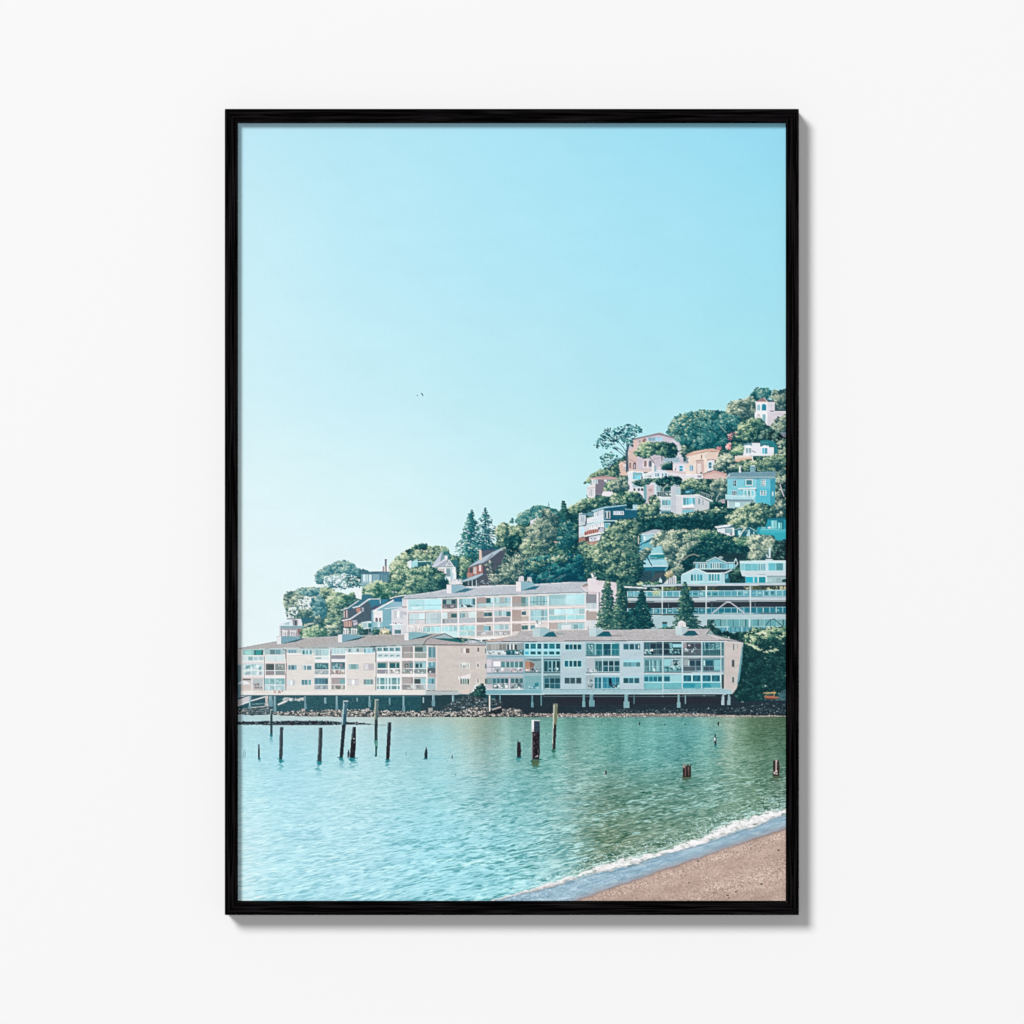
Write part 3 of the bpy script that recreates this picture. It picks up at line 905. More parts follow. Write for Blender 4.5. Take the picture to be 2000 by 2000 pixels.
P('f0f6f8', '1185 1240 1215 1235 1215 1290 1185 1300')
P('0a6078', '1060 1420 1350 1250 1360 1275 1280 1340 1100 1420')
P('5cbccc', '1160 1380 1300 1340 1300 1440 1160 1440')
P('90d4de', '1320 1450 1500 1400 1540 1560 1330 1590')
P('109094', '1310 1560 1600 1560 1560 1650 1310 1620')
P('d4f2f4', '1270 1560 1560 1550 1560 1572 1270 1580')
P('9cd4e2', '1180 1690 1645 1670 1645 1795 1180 1800')
L('b8e8ee', '1545 1690 1545 1790', 8)
P('c8eef4', '1170 1790 1640 1782 1640 1802 1170 1812')
P('106c88', '1160 1812 1640 1802 1560 1890 1150 1890')
piece('retaining_wall', 'printed shadowed dark wall and stair below the light blue house')
P('1f4856', '1140 1888 1580 1878 1640 1960 1600 2080 1500 2110 1100 2120 1000 2060', g=5)
P('16606e', '1340 1888 1385 1888 1385 2010 1340 2060')
P('3c4c58', '1400 1940 1560 1910 1540 1990 1300 2100')
at(1135, 1080)
P('d0d4da', '1550 590 1740 400 1800 400 1800 590')
bars(1640, 470, 1780, 590, '8c949c', 4, 18)
at(1135, 920)
piece(TR, 'printed tall mixed olive tree in the centre of the slope below the blue house')
crown('40 1570 60 1500 160 1440 240 1400 330 1330 420 1300 380 1240 450 1130 560 1030 700 950 900 930 1080 950 1190 1060 1160 1160 1120 1210 1100 1370 1070 1420 1110 1480 1100 1560 1190 1700 1170 1880 1150 2000 1000 2100 840 2080 700 1960 480 1960 420 1790 240 1730 200 1650 60 1620', 'olv', r=2.5, b=.34, gx=.26, gy=.06, c=.5, big=12)
crown('880 1560 1100 1560 1190 1700 1180 1900 1080 2120 900 2080 860 1900 900 1750', 'dk', b=.14, dens=.75, under=False)
L('c4ccb8', '700 1460 730 1540', 12)
L('b4bca8', '790 1500 800 1560', 10)
L('d8d0c4', '1085 1230 1085 1380', 12)
piece(TR, 'printed large pale grey-leaved tree right of the light blue house')
crown('1290 1370 1400 1210 1500 1130 1650 1100 1800 1130 1932 1110 2232 1105 2572 1130 2640 1210 2560 1300 2400 1300 2300 1500 2200 1700 2060 1900 1932 1980 1720 1960 1650 1880 1700 1800 1640 1700 1560 1560 1530 1400 1390 1430', 'gry', r=2.4, b=.34, gx=.3, gy=.12, c=.5)
crown('1120 1500 1250 1420 1340 1460 1300 1560 1240 1640 1180 1700 1100 1640', 'gry', b=.34, dens=.7)
crown('1560 1960 1640 1880 1740 1900 1720 2010 1640 2030', 'palm', r=1.8, b=.4)
L('e0d8cc', '1830 1780 1880 1680', 10)
L('142c34', '1250 1620 1290 1700 1340 1790', 20)
L('2c4c48', '1300 1640 1420 1660 1560 1620', 14)
at(1335, 920)
piece(TR, 'printed dark spreading oak above the gabled blue and white house')
crown('430 1200 640 1130 760 1200 900 1250 1000 1400 1080 1400 1260 1440 1220 1560 1180 1650 960 1640 820 1650 600 1600 300 1650 200 1700 150 1900 0 1960 -30 1700 100 1500 300 1350', 'dk', b=.1, gx=-.02, c=.35)
crown('0 1130 300 1105 640 1130 760 1210 900 1270 800 1290 560 1280 300 1330 0 1300', 'bri', r=2.2, b=.34, dens=.5, under=False)
crown('540 1300 900 1290 1100 1400 1220 1440 900 1480 700 1400', 'dk', b=.5, dens=.10, under=False, hi=.4)
L('a8a494', '0 1680 100 1600 200 1570 300 1610', 16)
P('1c343c', '600 1560 1180 1540 1200 1680 820 1700 560 1600', .7)
piece(TR, 'printed pinkish grey tree above the modern glass-fronted house')
crown('1220 1280 1300 1215 1500 1200 1720 1220 1760 1300 1700 1400 1620 1500 1560 1560 1580 1690 1300 1700 1220 1620 1200 1560 1290 1480 1250 1430', 'gry', r=2.3, b=.44, c=.45)
piece(TR, 'printed black-green tree in the shade at the right edge below the turquoise house')
crown('1640 1560 1700 1400 1760 1310 1980 1290 1980 1710 1650 1690', 'blk', b=.3, hi=.3)
piece('chimney', 'printed slim white chimney with a pointed cap above the modern house')
P('d2e8ec', '1612 1482 1640 1428 1668 1482 1652 1490 1655 1640 1600 1645 1620 1600')
busy(1550, 1560, 1630, 1640, 'e0ecee c0d4d8 5c7c80', 9, 26)

at(1335, 1080)
piece('house', 'printed gabled blue and white house with bay windows in two tiers')
P('1b4452', '200 190 235 150 440 150 600 80 720 110 960 130 1000 105 1010 200 840 210 220 210')
P('78c0d0', '230 205 450 200 480 160 600 105 830 205 975 200 975 310 230 310', g=3)
P('9cb4bc', '650 95 700 58 760 85 720 120')
win(285, 215, 445, 290, '1d5468', 'c8eaf0', 4, fw=6, m=22)
win(515, 195, 715, 290, '347484', 'c8eef4', 5, fw=6, m=20)
win(728, 200, 812, 290, '4ca0b4', 'a0dce6', 3, fw=5)
win(862, 205, 945, 290, '8cd8e2', '28788c', 2, fw=5)
L('c0ecf2', '198 185 460 183', 18)
L('c4ecf4', '440 160 555 108 600 85 830 188 960 186 992 110 1030 200 985 262', 18)
P('0c3440', '980 200 1000 140 1020 200 985 240')
L('b4e8f0', '230 305 930 300', 12)
P('203a48', '370 318 950 305 800 375 440 375', g=4)
P('acd8e4', '-40 430 230 305 460 395 790 392 880 350 880 440 790 590 -40 600', g=2)
P('185e72', '785 400 880 352 880 560 785 575')
P('5cb4c4', '800 420 850 390 850 470 800 500')
L('dcf2f8', '-20 412 230 296 460 388 790 380 930 312', 20)
win(140, 408, 366, 532, '30a0b4', 'c8f2f6', 4, 1, fw=10, m=14)
win(482, 402, 690, 532, '30a4b8', 'c8f2f6', 4, 1, fw=10, m=14)
P('b8f0f4', '60 560 800 560 800 590 60 590')
piece('bush', 'printed dark square bush between the gabled house and the modern house')
crown('880 360 960 305 1110 305 1130 380 1100 480 1090 550 900 560 865 460', 'sea', b=.22)
piece('house', 'printed modern white house with a long band of glass at the right edge')
P('c4e2ea', '1070 150 1980 142 1980 590 1180 590 1180 445 1110 435 1078 330', g=2)
P('d0ecf0', '1070 148 1980 142 1980 188 1070 192')
P('c0d0d8', '1560 120 1680 115 1700 150 1560 152')
P('84ccd6', '1085 200 1165 200 1165 330 1090 330')
win(1172, 205, 1410, 335, '68c0cc', '9ce4ea', 2, fw=5, m=10)
win(1422, 205, 1548, 330, '5c9ca8', 'b0dce2', 3, fw=4, m=16)
win(1612, 195, 1885, 328, '5cbccc', 'a0e4ea', 2, fw=8, m=12)
P('cfdfe6', '1105 338 1980 335 1980 432 1140 440 1105 400')
P('8c9cac', '1400 405 1560 402 1560 412 1400 414')
P('80949f', '1580 432 1980 430 1980 450 1580 452')
win(1186, 450, 1320, 562, '18a0b4', 'c4ecf0', 1, fw=8)
win(1345, 452, 1400, 562, '24a8bc', 'c4ecf0', 1, fw=8)
win(1425, 450, 1558, 562, '109aae', 'd0eef2', 1, fw=10)
P('a4c8cc', '1590 452 1980 452 1980 570 1590 560')
win(1610, 470, 1840, 545, 'b0d4d8', '8cb8bc', 3, fw=4)
P('1c4c48', '1860 520 1900 490 1980 500 1980 580 1880 580')

piece('parking_terrace', 'printed long terraced building with two glass-railed decks over dark parking bays')
at(1335, 1080)
P('233c44', '-460 600 1980 590 1980 1160 -460 1160', g=4)
P('c4ced8', '-800 600 -200 595 1980 562 1980 612 -200 630 -740 640', g=2)
P('7cbcc8', '-700 598 0 582 1980 556 1980 568 0 592 -700 606')
busy(-480, 640, 700, 710, '38584c 6c8c50 24403c 4c4c44 203438', 60, 60, 3)
busy(1000, 630, 1980, 700, '8c9c6c c4c494 4c5c3c 30443c', 60, 60, 4)
P('dfe4ea', '-1130 640 -1095 628 -680 655 -700 685 -900 665 -1100 660')
P('305c68', '-1030 680 -720 672 -720 735 -1030 735')
P('b4b0b8', '-820 690 -740 690 -740 735 -820 735')
P('c4d0d8', '-640 680 -500 670 -420 690 -540 695')
for yy, c, nm in ((715, '4aa2b4', 0), (1035, '14748c', 1)):
    P(c, [-1060, yy + 20, 1980, yy - 12, 1980, yy + 108, -1060, yy + 118], g=4)
    rr = np.random.RandomState(yy)
    for i in range(26):
        x = -1050 + i * 122
        y_ = yy + 14 - (x + 1060) * .0095
        if rr.rand() < .5:
            R('2c8ca0' if nm else '6cb4c0', x, y_ + 6, x + 122, y_ + 96, 0, .45)
        if rr.rand() < .45:
            R(['8cc8cc', 'b8dcdc', '1c5c6c', '7cb8c4'][rr.randint(4)], x + rr.uniform(10, 50), y_ + rr.uniform(20, 50), x + rr.uniform(60, 115), y_ + rr.uniform(56, 92), 0, .7)
        L('bce4ec', [x, y_, x, y_ + 105], 10)
    L('c4e8ee', [-1060, yy + 18, 1980, yy - 14], 10)
    L('a4d4dc', [-1060, yy + 112, 1980, yy + 104], 8)
    L('14343c', [-1060, yy + 124, 1980, yy + 116], 14)
P('e0dca0', '-600 745 -560 700 -440 740 -430 800 -560 820', .5)
busy(-600, 700, -400, 830, 'e8e8b8 b4c890 6cb4b4', 14, 44, 9)
P('bcced6', '-1050 850 1980 832 1980 896 -1050 912', g=2)
L('1c3038', '-1050 915 1980 896', 9)
L('b8c4cc', '-1050 930 1980 908', 14)
P('24303c', '-1050 940 1980 918 1980 1020 -1050 1050', g=3)
for x in (-395, 435, 1268):
    L('dcecf0', [x, 630, x, 840], 22)
    L('c8dce2', [x, 850, x, 1160], 20)
for x in (-280, 540, 1360):
    L('4c747c', [x, 960, x, 1040], 12)
L('c8c8d4', '545 1142 700 1022 820 932 880 930 1000 1015 1160 1142', 20)
P('b2ccd4', '-460 1160 1980 1162 1980 1256 460 1258 460 1410 320 1410 -460 1440', g=2)
P('4c5c54', '-1050 1165 -50 1160 -100 1240 -1050 1440')
P('a8c8d0', '-60 1180 -620 1175 -620 1430 -100 1430')
win(-395, 1300, -305, 1345, '1c4c5c', '88b4bc', fw=5)
win(-395, 1352, -305, 1410, '2ca0b4', None)
P('5ca8b0', '450 1262 1980 1254 1980 1400 600 1400 520 1350', g=3)
for i in range(13):
    x = 590 + i * 118
    L('1c4650' if i % 2 else '8cc8cc', [x, 1262, x, 1396], 14)
    if i % 3 == 1:
        R('7cb0b0', x + 14, 1270, x + 100, 1390, 0, .6)
P('1c4c50', '450 1270 590 1265 620 1400 520 1370 450 1390')
busy(460, 1275, 600, 1390, '84b4b4 123c40 2c6c6c', 12, 50, 2)
L('163c48', '1550 1390 1640 1262 1720 1250 1880 1390', 14)
L('dceaf0', '1252 1258 1252 1400', 26)
L('b0e4ec', '600 1398 1980 1392', 11)
P('3c90a4', '610 1405 1980 1400 1980 1520 740 1520', g=4)
for i in range(7):
    x = 640 + i * 90
    P('8cc4d0', [x, 1410, x + 60, 1408, x + 50, 1490, x + 10, 1490], .4)
L('c8ecf0', '830 1400 830 1500', 12)
L('c8ecf0', '1105 1400 1105 1500', 12)
L('90ccd8', '740 1505 1200 1500', 9)

at(1135, 1080)
piece('planter', 'printed strip of lime-green planting along the upper terrace')
crown('1010 610 1100 560 1480 545 1490 585 1130 605', 'bri', r=1.8, b=.55, gy=.2)
P('d4e8ec', '1482 555 1482 500 1500 460 1516 500 1530 510 1530 565')

# ---------------------------------------------------------------- centre of the hill
at(935, 980)
piece(TR, 'printed blue-grey round tree on the central skyline')
crown('690 350 780 225 880 155 1050 85 1180 50 1300 95 1480 135 1520 260 1300 320 1100 310 980 350 920 430 700 420', 'cyp', b=.42, c=.4, gx=.25, big=10)
crown('570 400 640 290 680 370 660 420', 'cyp', b=.3, r=1.8)
P('1c7480', '1310 80 1322 0 1335 80')
piece('house', 'printed fragment of a white house showing through the central trees')
P('e2e2ea', '970 360 1100 300 1200 330 1180 420 980 430')
P('c8ccd8', '1030 340 1100 310 1150 360 1060 380')
P('dca090', '1410 690 1600 670 1610 760 1430 775')
piece(TR, 'printed yellow-olive trees right of the pair of firs on the skyline')
crown('280 580 350 470 440 370 520 400 560 440 700 450 880 430 920 600 880 790 780 800 640 860 490 900 400 860 280 830 370 700', 'olv', b=.44, c=.45, gx=.2)
crown('480 680 720 600 800 700 760 960 600 960 470 840', 'dk', b=.22, dens=.9)
at(1135, 920)
piece(TR, 'printed sunlit dark-centred tree above the left decks of the blue house')
crown('-240 710 -200 640 -40 560 0 560 60 600 180 600 200 760 100 780 -100 800 -200 800', 'olv', b=.36)
at(935, 980)
piece('fir', 'printed tall dark fir rising from the middle of the central grove')
spruce(1600, 0, 1080, 290, 'dk', b=.24, lean=70, r=2.5, gap=.3)
crown('1500 420 1640 300 1800 420 1860 700 1700 900 1480 860 1440 640', 'cyp', b=.22, dens=.6, under=False, asp=2.2, ang=.3)
piece(TR, 'printed large shaggy grey-green cypress at the centre of the hill')
crown('880 600 960 430 1180 300 1200 130 1300 140 1400 220 1500 300 1480 500 1460 700 1330 800 1300 1000 1200 1120 900 1120 780 1000 770 860 860 760', 'gry', r=2.4, b=.3, c=.45, asp=2.2, ang=-.5, gx=.25)
crown('770 860 860 760 1000 700 1250 760 1300 900 1200 1050 960 1050 790 980', 'olv', r=2.2, b=.42, dens=.8, asp=1.8, ang=-.3, under=False)
piece(TR, 'printed dark spreading cypress with feathery pale fronds right of the centre')
crown('860 1110 1300 1010 1500 1020 1750 990 1960 1050 1990 1300 1970 1540 1700 1560 1100 1580 1000 1480 900 1420', 'fir', r=2.5, b=.12, c=.45, asp=2.4, ang=-.4)
crown('1350 1050 1500 1000 1760 980 1850 1060 1700 1120 1560 1160 1400 1150', 'olv', r=2.2, b=.4, asp=3, ang=-.5, dens=.4, under=False)
crown('880 1120 1300 1080 1380 1250 1200 1330 1000 1330 880 1250', 'olv', r=2.2, b=.26, asp=2.2, ang=.3, dens=.6, under=False)
for b_ in ('1280 1500 1340 1400 1330 1300', '1180 1480 1300 1440', '1400 1490 1560 1400 1650 1380', '1480 1440 1640 1400'):
    L('6c8c8c', b_, 9)
piece(TR, 'printed feathery grey cypress just above the long roof, left of centre')
crown('490 890 640 960 800 1020 870 1120 860 1380 720 1430 740 1600 300 1600 150 1430 250 1300 260 1100 330 960', 'gry', r=2.4, b=.26, c=.45, asp=2.6, fan='820 1500', gx=.1)
crown('440 890 560 900 640 980 560 1010 480 960', 'dk', b=.2, asp=2)
at(860, 960, 300 / 1932)
piece('fir', 'printed left fir of the pair on the skyline')
spruce(392, 232, 1100, 300, 'fir', b=.3, lean=-30, step=12, r=2.1, gap=.3)
crown('230 850 330 800 420 860 400 980 340 1060 240 1080 200 1000', 'grn', b=.42, r=2)
piece('fir', 'printed right fir of the pair on the skyline')
spruce(567, 202, 760, 250, 'fir', b=.24, lean=15, step=13, r=1.9, gap=.5)
piece('house', 'printed dark red shingled house with a steep grey roof in front of the firs')
P('454f60', '535 905 660 780 740 760 840 720 760 900 640 1060 690 1190 440 1200 430 1100 535 1030', g=4)
P('4c5668', '515 735 690 722 670 770 545 870', g=3)
P('1c5070', '510 726 690 715 690 735 510 745')
P('acc0d2', '345 955 480 862 660 762 800 698 770 735 545 905 470 915 360 962')
L('46525e', '350 962 470 916 545 900 660 790', 8)
P('e8c4b4', '487 735 505 722 522 762 522 862 487 862')
P('b8645a', '350 965 530 915 535 1028 410 1065 350 1085', g=5)
P('b87c70', '335 1020 400 1015 400 1080 335 1085')
win(418, 950, 450, 1040, 'dcdce8', '8c4c48', 2, fw=5)
win(485, 925, 512, 1005, 'd8d8e4', '8c4c48', 1, fw=4)
P('45505c', '365 965 410 955 405 1020 365 1025')
P('a8c2d2', '268 1125 430 1060 530 1028 540 1040 440 1100 290 1138')
P('2c4450', '300 1138 450 1108 450 1190 330 1192')
for x in (355, 400, 450):
    L('b4ccd4', [x, 1115, x, 1190], 9)
busy(460, 1120, 640, 1180, '8ca8b4 384c58 b8ccd4 4c6470', 16, 22)
crown('560 920 640 880 680 1000 640 1100 600 1040', 'gry', r=2, b=.26, asp=2.4, ang=.6, dens=.6, under=False)
crown('600 1040 720 1030 740 1200 640 1190', 'gry', r=2.2, b=.3, asp=2.2, ang=.5)

# ---------------------------------------------------------------- left of the hill
at(735, 1040)
piece(TR, 'printed tall sunlit tree behind the Victorian house')
crown('220 680 290 560 380 450 510 370 640 300 700 250 870 220 960 245 1090 255 1260 255 1340 310 1390 420 1540 470 1560 880 1460 860 1300 700 1040 700 700 720 600 640 590 860 540 920 400 970 220 900 205 760', 'olv', r=2.4, b=.42, gx=.3, c=.5)
crown('510 370 640 300 700 250 870 215 960 245 940 330 760 320 620 380', 'dk', b=.32, dens=.8)
crown('1240 350 1300 290 1380 420 1420 500 1330 520', 'cyp', b=.3, dens=.8)
crown('760 340 960 310 1040 400 900 400', 'palm', b=.5, r=2, dens=.6, under=False)
piece('house', 'printed pale blue boxy house set into the left trees')
P('e4eef2', '590 545 660 525 660 690 605 670')
P('9cdce6', '655 560 770 500 785 700 655 690')
P('0f5f6c', '775 575 1040 550 1045 640 780 660')
L('b4e8ee', '665 552 1040 545', 11)
L('b4e8ee', '1035 545 1030 610', 9)
piece('house', 'printed white Victorian house with a pointed gable and spire')
P('e0e8ee', '1090 670 1500 650 1505 880 1380 930 1310 840 1200 780', g=2)
P('c0c8dc', '1045 645 1235 358 1256 385 1210 500 1345 495 1310 640 1060 662', g=3)
P('6c98a4', '1238 372 1300 470 1205 565 1215 470')
L('f4f6fa', '1100 640 1225 560 1345 500', 9)
P('a4acc0', '1110 650 1230 570 1330 510 1300 645')
P('1f6a74', '1375 520 1530 520 1545 650 1460 650')
P('a8b0c0', '1320 640 1370 530 1440 640')
L('fafcff', '1312 640 1372 515 1458 650', 16)
L('f4f8fa', '1310 635 1440 632', 9)
P('c8b8b4', '1110 690 1285 680 1290 780 1180 760')
L('f4f6f8', '1295 660 1300 860', 16)
P('7898a4', '1315 680 1395 675 1395 830 1320 830')
P('b4d4de', '1390 680 1450 676 1450 900 1400 900')
L('f8f8fa', '1470 655 1480 880', 20)
win(1425, 700, 1462, 770, 'dcd0c4', None)
P('ece4ea', '1288 440 1340 440 1345 505 1285 500')
P('a4e4ec', '1180 840 1310 800 1310 900 1190 910', .7)
L('f0f4f8', '1090 668 1300 655', 10)
piece(TR, 'printed round mid-green tree in front of the Victorian house')
crown('370 1170 480 1070 560 980 560 800 600 710 760 645 900 620 1040 640 1160 700 1280 770 1290 870 1360 930 1345 1010 1220 1090 1080 1130 820 1180 600 1185', 'grn', r=2.3, b=.38, gx=.34, gy=.1, c=.45, asp=1.8)
piece('house', 'printed dark teal boxy house with two chimney pots on the left skyline')
P('447c90', '-210 770 -60 735 230 748 235 870 205 960 -200 960', g=4)
P('386c80', '-230 758 0 735 235 742 235 762 0 762 -230 775')
P('e8e8ee', '100 690 150 640 235 660 235 742 100 738')
P('44586c', '160 520 192 520 192 742 165 742')
P('8c6468', '165 650 188 650 188 742 165 742')
P('3c4c5c', '154 505 198 505 196 522 156 522')
P('9c8088', '114 640 146 640 150 735 112 735')
bars(0, 800, 200, 930, '6ca0b0', 9, 6)
piece('bush', 'printed soft green bushes below the teal boxy house')
crown('-120 980 0 950 100 935 200 970 300 945 480 960 500 1050 380 1140 260 1250 -60 1250 -120 1100', 'bri', r=2.6, b=.34, gy=.35, c=.35)
busy(280, 1090, 380, 1150, 'b8c0c8 4c5c60 8c98a0', 8, 30)

at(535, 1080)
piece(TR, 'printed airy blue-green tree standing highest on the left skyline')
P('e8e8f2', '940 490 1180 450 1300 560 1340 660 1180 720 1000 560', .35)
crown('765 430 790 350 900 285 960 240 1100 200 1200 150 1320 138 1400 172 1520 212 1560 290 1760 335 1790 360 1660 400 1640 440 1400 400 1250 390 1100 400 960 430 920 500 940 580 800 590 765 530', 'blu', r=2.3, b=.28, c=.45, gx=.1, dens=.95)
crown('1300 400 1640 400 1645 640 1400 660 1310 690 1060 660 950 590 1040 580 1240 560 1300 500', 'blu', r=2.3, b=.2, c=.45, dens=.75, under=False)
crown('1300 440 1640 440 1645 620 1420 640 1320 560', 'dk', r=2.3, b=.28, dens=.6, under=False)
L('5c8088', '1310 480 1270 560 1100 650', 10)
crown('900 560 1100 540 1200 640 1100 720 900 660', 'blu', b=.3, dens=.5, under=False)
crown('880 420 1260 380 1340 560 1200 600 940 560', 'blu', b=.34, dens=.45, under=False, r=2)
piece('house', 'printed dark flat-roofed house right of the airy tree')
P('78a8b8', '1640 400 1700 390 1980 395 1980 600 1700 640 1640 640', g=3)
P('36687a', '1620 352 1980 354 1980 404 1640 398')
win(1672, 408, 1838, 545, 'c0dce4', '5c8c9c', 3, fw=5)
L('d4e4ea', '1650 560 1850 556', 10)
L('24505c', '1845 400 1845 560', 12)
piece(TR, 'printed airy olive tree at the far left end of the slope')
crown('160 940 180 800 280 740 440 680 640 650 760 640 820 700 800 800 700 830 600 810 520 860 440 900 400 990 300 1010 240 1100 260 1220 210 1230 230 1080 170 990', 'gry', r=2.3, b=.26, c=.45, dens=.95)
crown('380 700 640 655 780 660 900 640 1000 760 800 820 560 800 440 780', 'blu', b=.28, dens=.7)
crown('240 1100 400 920 560 860 700 850 740 960 720 1100 740 1200 640 1230 500 1200 380 1180 300 1230 240 1220', 'gry', r=2.2, b=.32, dens=.6, under=False)
crown('700 850 900 800 1000 900 1000 1150 900 1260 740 1230 700 1050', 'blu', b=.16, dens=1)
piece(TR, 'printed mixed light green trees between the left deck house and the brown houses')
crown('860 640 1040 660 1200 760 1400 780 1460 720 1540 830 1430 900 1340 970 1280 1100 1300 1420 1200 1580 960 1580 940 1300 1000 1100 960 900 880 780', 'olv', r=2.5, b=.4, gx=.12, c=.5)
crown('1000 1380 1260 1360 1240 1580 1000 1580', 'gry', b=.34, asp=2.5, dens=.7, under=False)
crown('1140 850 1400 780 1420 880 1300 960 1150 930', 'bri', b=.36, dens=.8)
crown('740 1200 860 1200 900 1320 840 1390 740 1370', 'gry', b=.42)
piece('house', 'printed small deck house with slim columns at the far left end of the slope')
P('e2eaf2', '95 1375 130 1330 310 1280 320 1250 520 1245 530 1375')
P('68a4b0', '200 1330 290 1300 290 1360 200 1360', .5)
P('7a7a86', '225 1236 480 1228 500 1252 240 1258')
P('8a8694', '340 1262 440 1262 440 1372 350 1372')
P('3c4650', '382 1275 426 1275 426 1372 382 1372')
P('e8e4ee', '440 1262 520 1262 525 1372 445 1372')
P('165a6c', '500 1222 760 1205 740 1300 620 1330 530 1340', g=4)
P('c8c0b4', '560 1390 640 1330 760 1320 740 1345 640 1360 590 1400')
P('78a4ac', '98 1372 560 1372 560 1422 105 1424', g=3)
L('c0e4e8', '98 1374 540 1374', 7)
P('a49aa4', '110 1424 520 1424 480 1580 120 1580', g=4)
P('e0dce0', '90 1380 112 1380 122 1600 90 1600')
P('8c5c54', '440 1440 530 1436 520 1540 450 1540')
piece('bush', 'printed bright feathery bushes behind the left chimney')
crown('450 1590 520 1460 640 1400 860 1380 970 1450 970 1600 620 1620', 'bri', r=2.4, b=.46, c=.4, gx=.1, asp=1.8, ang=-.6)
piece(TR, 'printed bright green treetop between the white chimney block and the teal house')
crown('1640 740 1700 620 1800 560 1980 540 1980 870 1800 850 1660 800', 'bri', r=2.4, b=.46, gy=.35)
piece('house', 'printed pair of dark brown shingle houses with steep blue roofs and white bargeboards')
P('3a5264', '1290 1290 1300 1080 1390 1050 1500 1030 1740 900 1980 900 1980 1320 1640 1330 1560 1400 1470 1400 1300 1400', g=6)
P('f0f0f6', '1450 702 1640 688 1665 890 1540 850 1530 740 1460 730')
P('1f6880', '1365 1062 1590 892 1645 905 1655 790 1800 778 1870 850 1980 862 1980 960 1780 900 1640 990 1500 1035 1400 1075', g=5)
P('0f7a90', '1760 900 1980 880 1980 950 1780 940')
P('7c585c', '1310 1095 1395 1078 1395 1225 1310 1232')
L('e8d8d4', '1318 1100 1318 1225', 12)
L('e4dce0', '1372 1085 1372 1220', 14)
P('c07a66', '1535 1052 1632 1035 1622 1118 1560 1122')
P('a8a4b8', '1655 1035 1690 1030 1690 1105 1655 1110')
L('dee4ee', '1265 1082 1385 1045 1595 900', 17)
L('dfe5f0', '1485 1035 1600 1010 1780 880 1980 872', 24)
L('e4e0ea', '1275 1282 1440 1248 1640 1112', 24)
P('a0604e', '1300 1290 1470 1275 1470 1400 1320 1405')
bars(1310, 1290, 1470, 1390, 'dcc0b8', 5, 9)
P('c4b8cc', '1480 1280 1560 1270 1580 1350 1500 1380')
L('303c48', '1480 1330 1560 1290', 9)
P('d0e8ee', '1640 1320 1780 1292 1980 1290 1980 1400 1640 1432')
bars(1650, 1320, 1790, 1420, '78a8a8', 8, 7)
P('1c7888', '1780 1330 1980 1310 1980 1420 1780 1420')
L('e4f8fa', '1636 1318 1790 1292', 9)
L('e4f8fa', '1640 1440 1790 1420 1980 1418', 16)
P('124048', '1600 1450 1980 1430 1980 1560 1640 1560')
bars(1760, 1430, 1960, 1520, 'b0ccd0', 4, 10, a=.8)
P('ecd4dc', '1890 1110 1980 1090 1980 1230 1895 1240')
L('e8eef6', '1845 1100 1980 1040', 24)
P('6c7c84', '1780 1500 1980 1500 1980 1560 1760 1560')
piece('bush', 'printed narrow olive bush beside the white balcony of the brown houses')
crown('1590 1350 1640 1340 1700 1500 1680 1580 1600 1570', 'olv', r=2, b=.36)

at(735, 1040)
piece('house', 'printed grey-blue gabled house with white bargeboards left of the long mid building')
P('74b0c2', '-100 1480 320 1280 490 1240 490 1440 290 1470 280 1860 -100 1880', g=3)
P('1e7290', '-120 1262 250 1262 110 1370 -120 1420', g=4)
P('3c4468', '-60 1390 100 1372 0 1450 -80 1460')
P('1c6494', '318 1240 480 1228 482 1312 320 1312')
P('f0ebee', '-60 1475 112 1475 115 1690 -60 1692')
win(-20, 1610, 22, 1692, '6c5c70', 'f8f4f4', fw=5)
win(48, 1610, 80, 1692, '5c5468', 'f8f4f4', fw=5)
P('8cc0cc', '-60 1695 112 1692 112 1790 -60 1800')
L('f2f4f8', '-60 1490 60 1420 320 1282', 30)
L('f4f6f8', '250 1250 350 1215 550 1185', 20)
P('88b8cc', '150 1440 315 1318 482 1320 482 1410')
L('e6eef4', '150 1445 300 1425 480 1408', 13)
L('5c9cb0', '120 1560 270 1560', 5)
L('2a6474', '-60 1800 270 1790', 9)
P('d5e8ec', '20 1700 60 1700 60 1790 20 1790')
L('e8f4f6', '60 1220 70 1340', 12)
piece('house', 'printed white rendered house with tall windows left of the long mid building')
P('dcd9e2', '280 1460 480 1420 590 1405 620 1932 290 1980', g=3)
for x in (335, 385, 455):
    win(x, 1485, x + 42, 1620, 'e8f0f6', 'c4c8d8', fw=5)
win(345, 1750, 455, 1820, 'c8e8ec', 'f0f0f6', 3, fw=5)
win(345, 1845, 460, 1912, '3c6c78', '8cacb0', 2, fw=5)
P('f4f4f8', '250 1730 530 1715 530 1740 250 1755')
busy(240, 1690, 520, 1735, '5c4c5c f4f4f4 c8a8a8', 8, 26)
P('a4a8b4', '500 1500 590 1490 590 1560 500 1560', .5)
piece('palm', 'printed small tan palm in front of the grey-blue gabled house')
crown('40 1960 60 1840 150 1790 230 1850 270 1960', 'palm', r=2, b=.5, asp=2.4, ang=.4)
crown('-80 1830 0 1810 60 1850 40 1960 -60 1960', 'dk', r=2, b=.2)

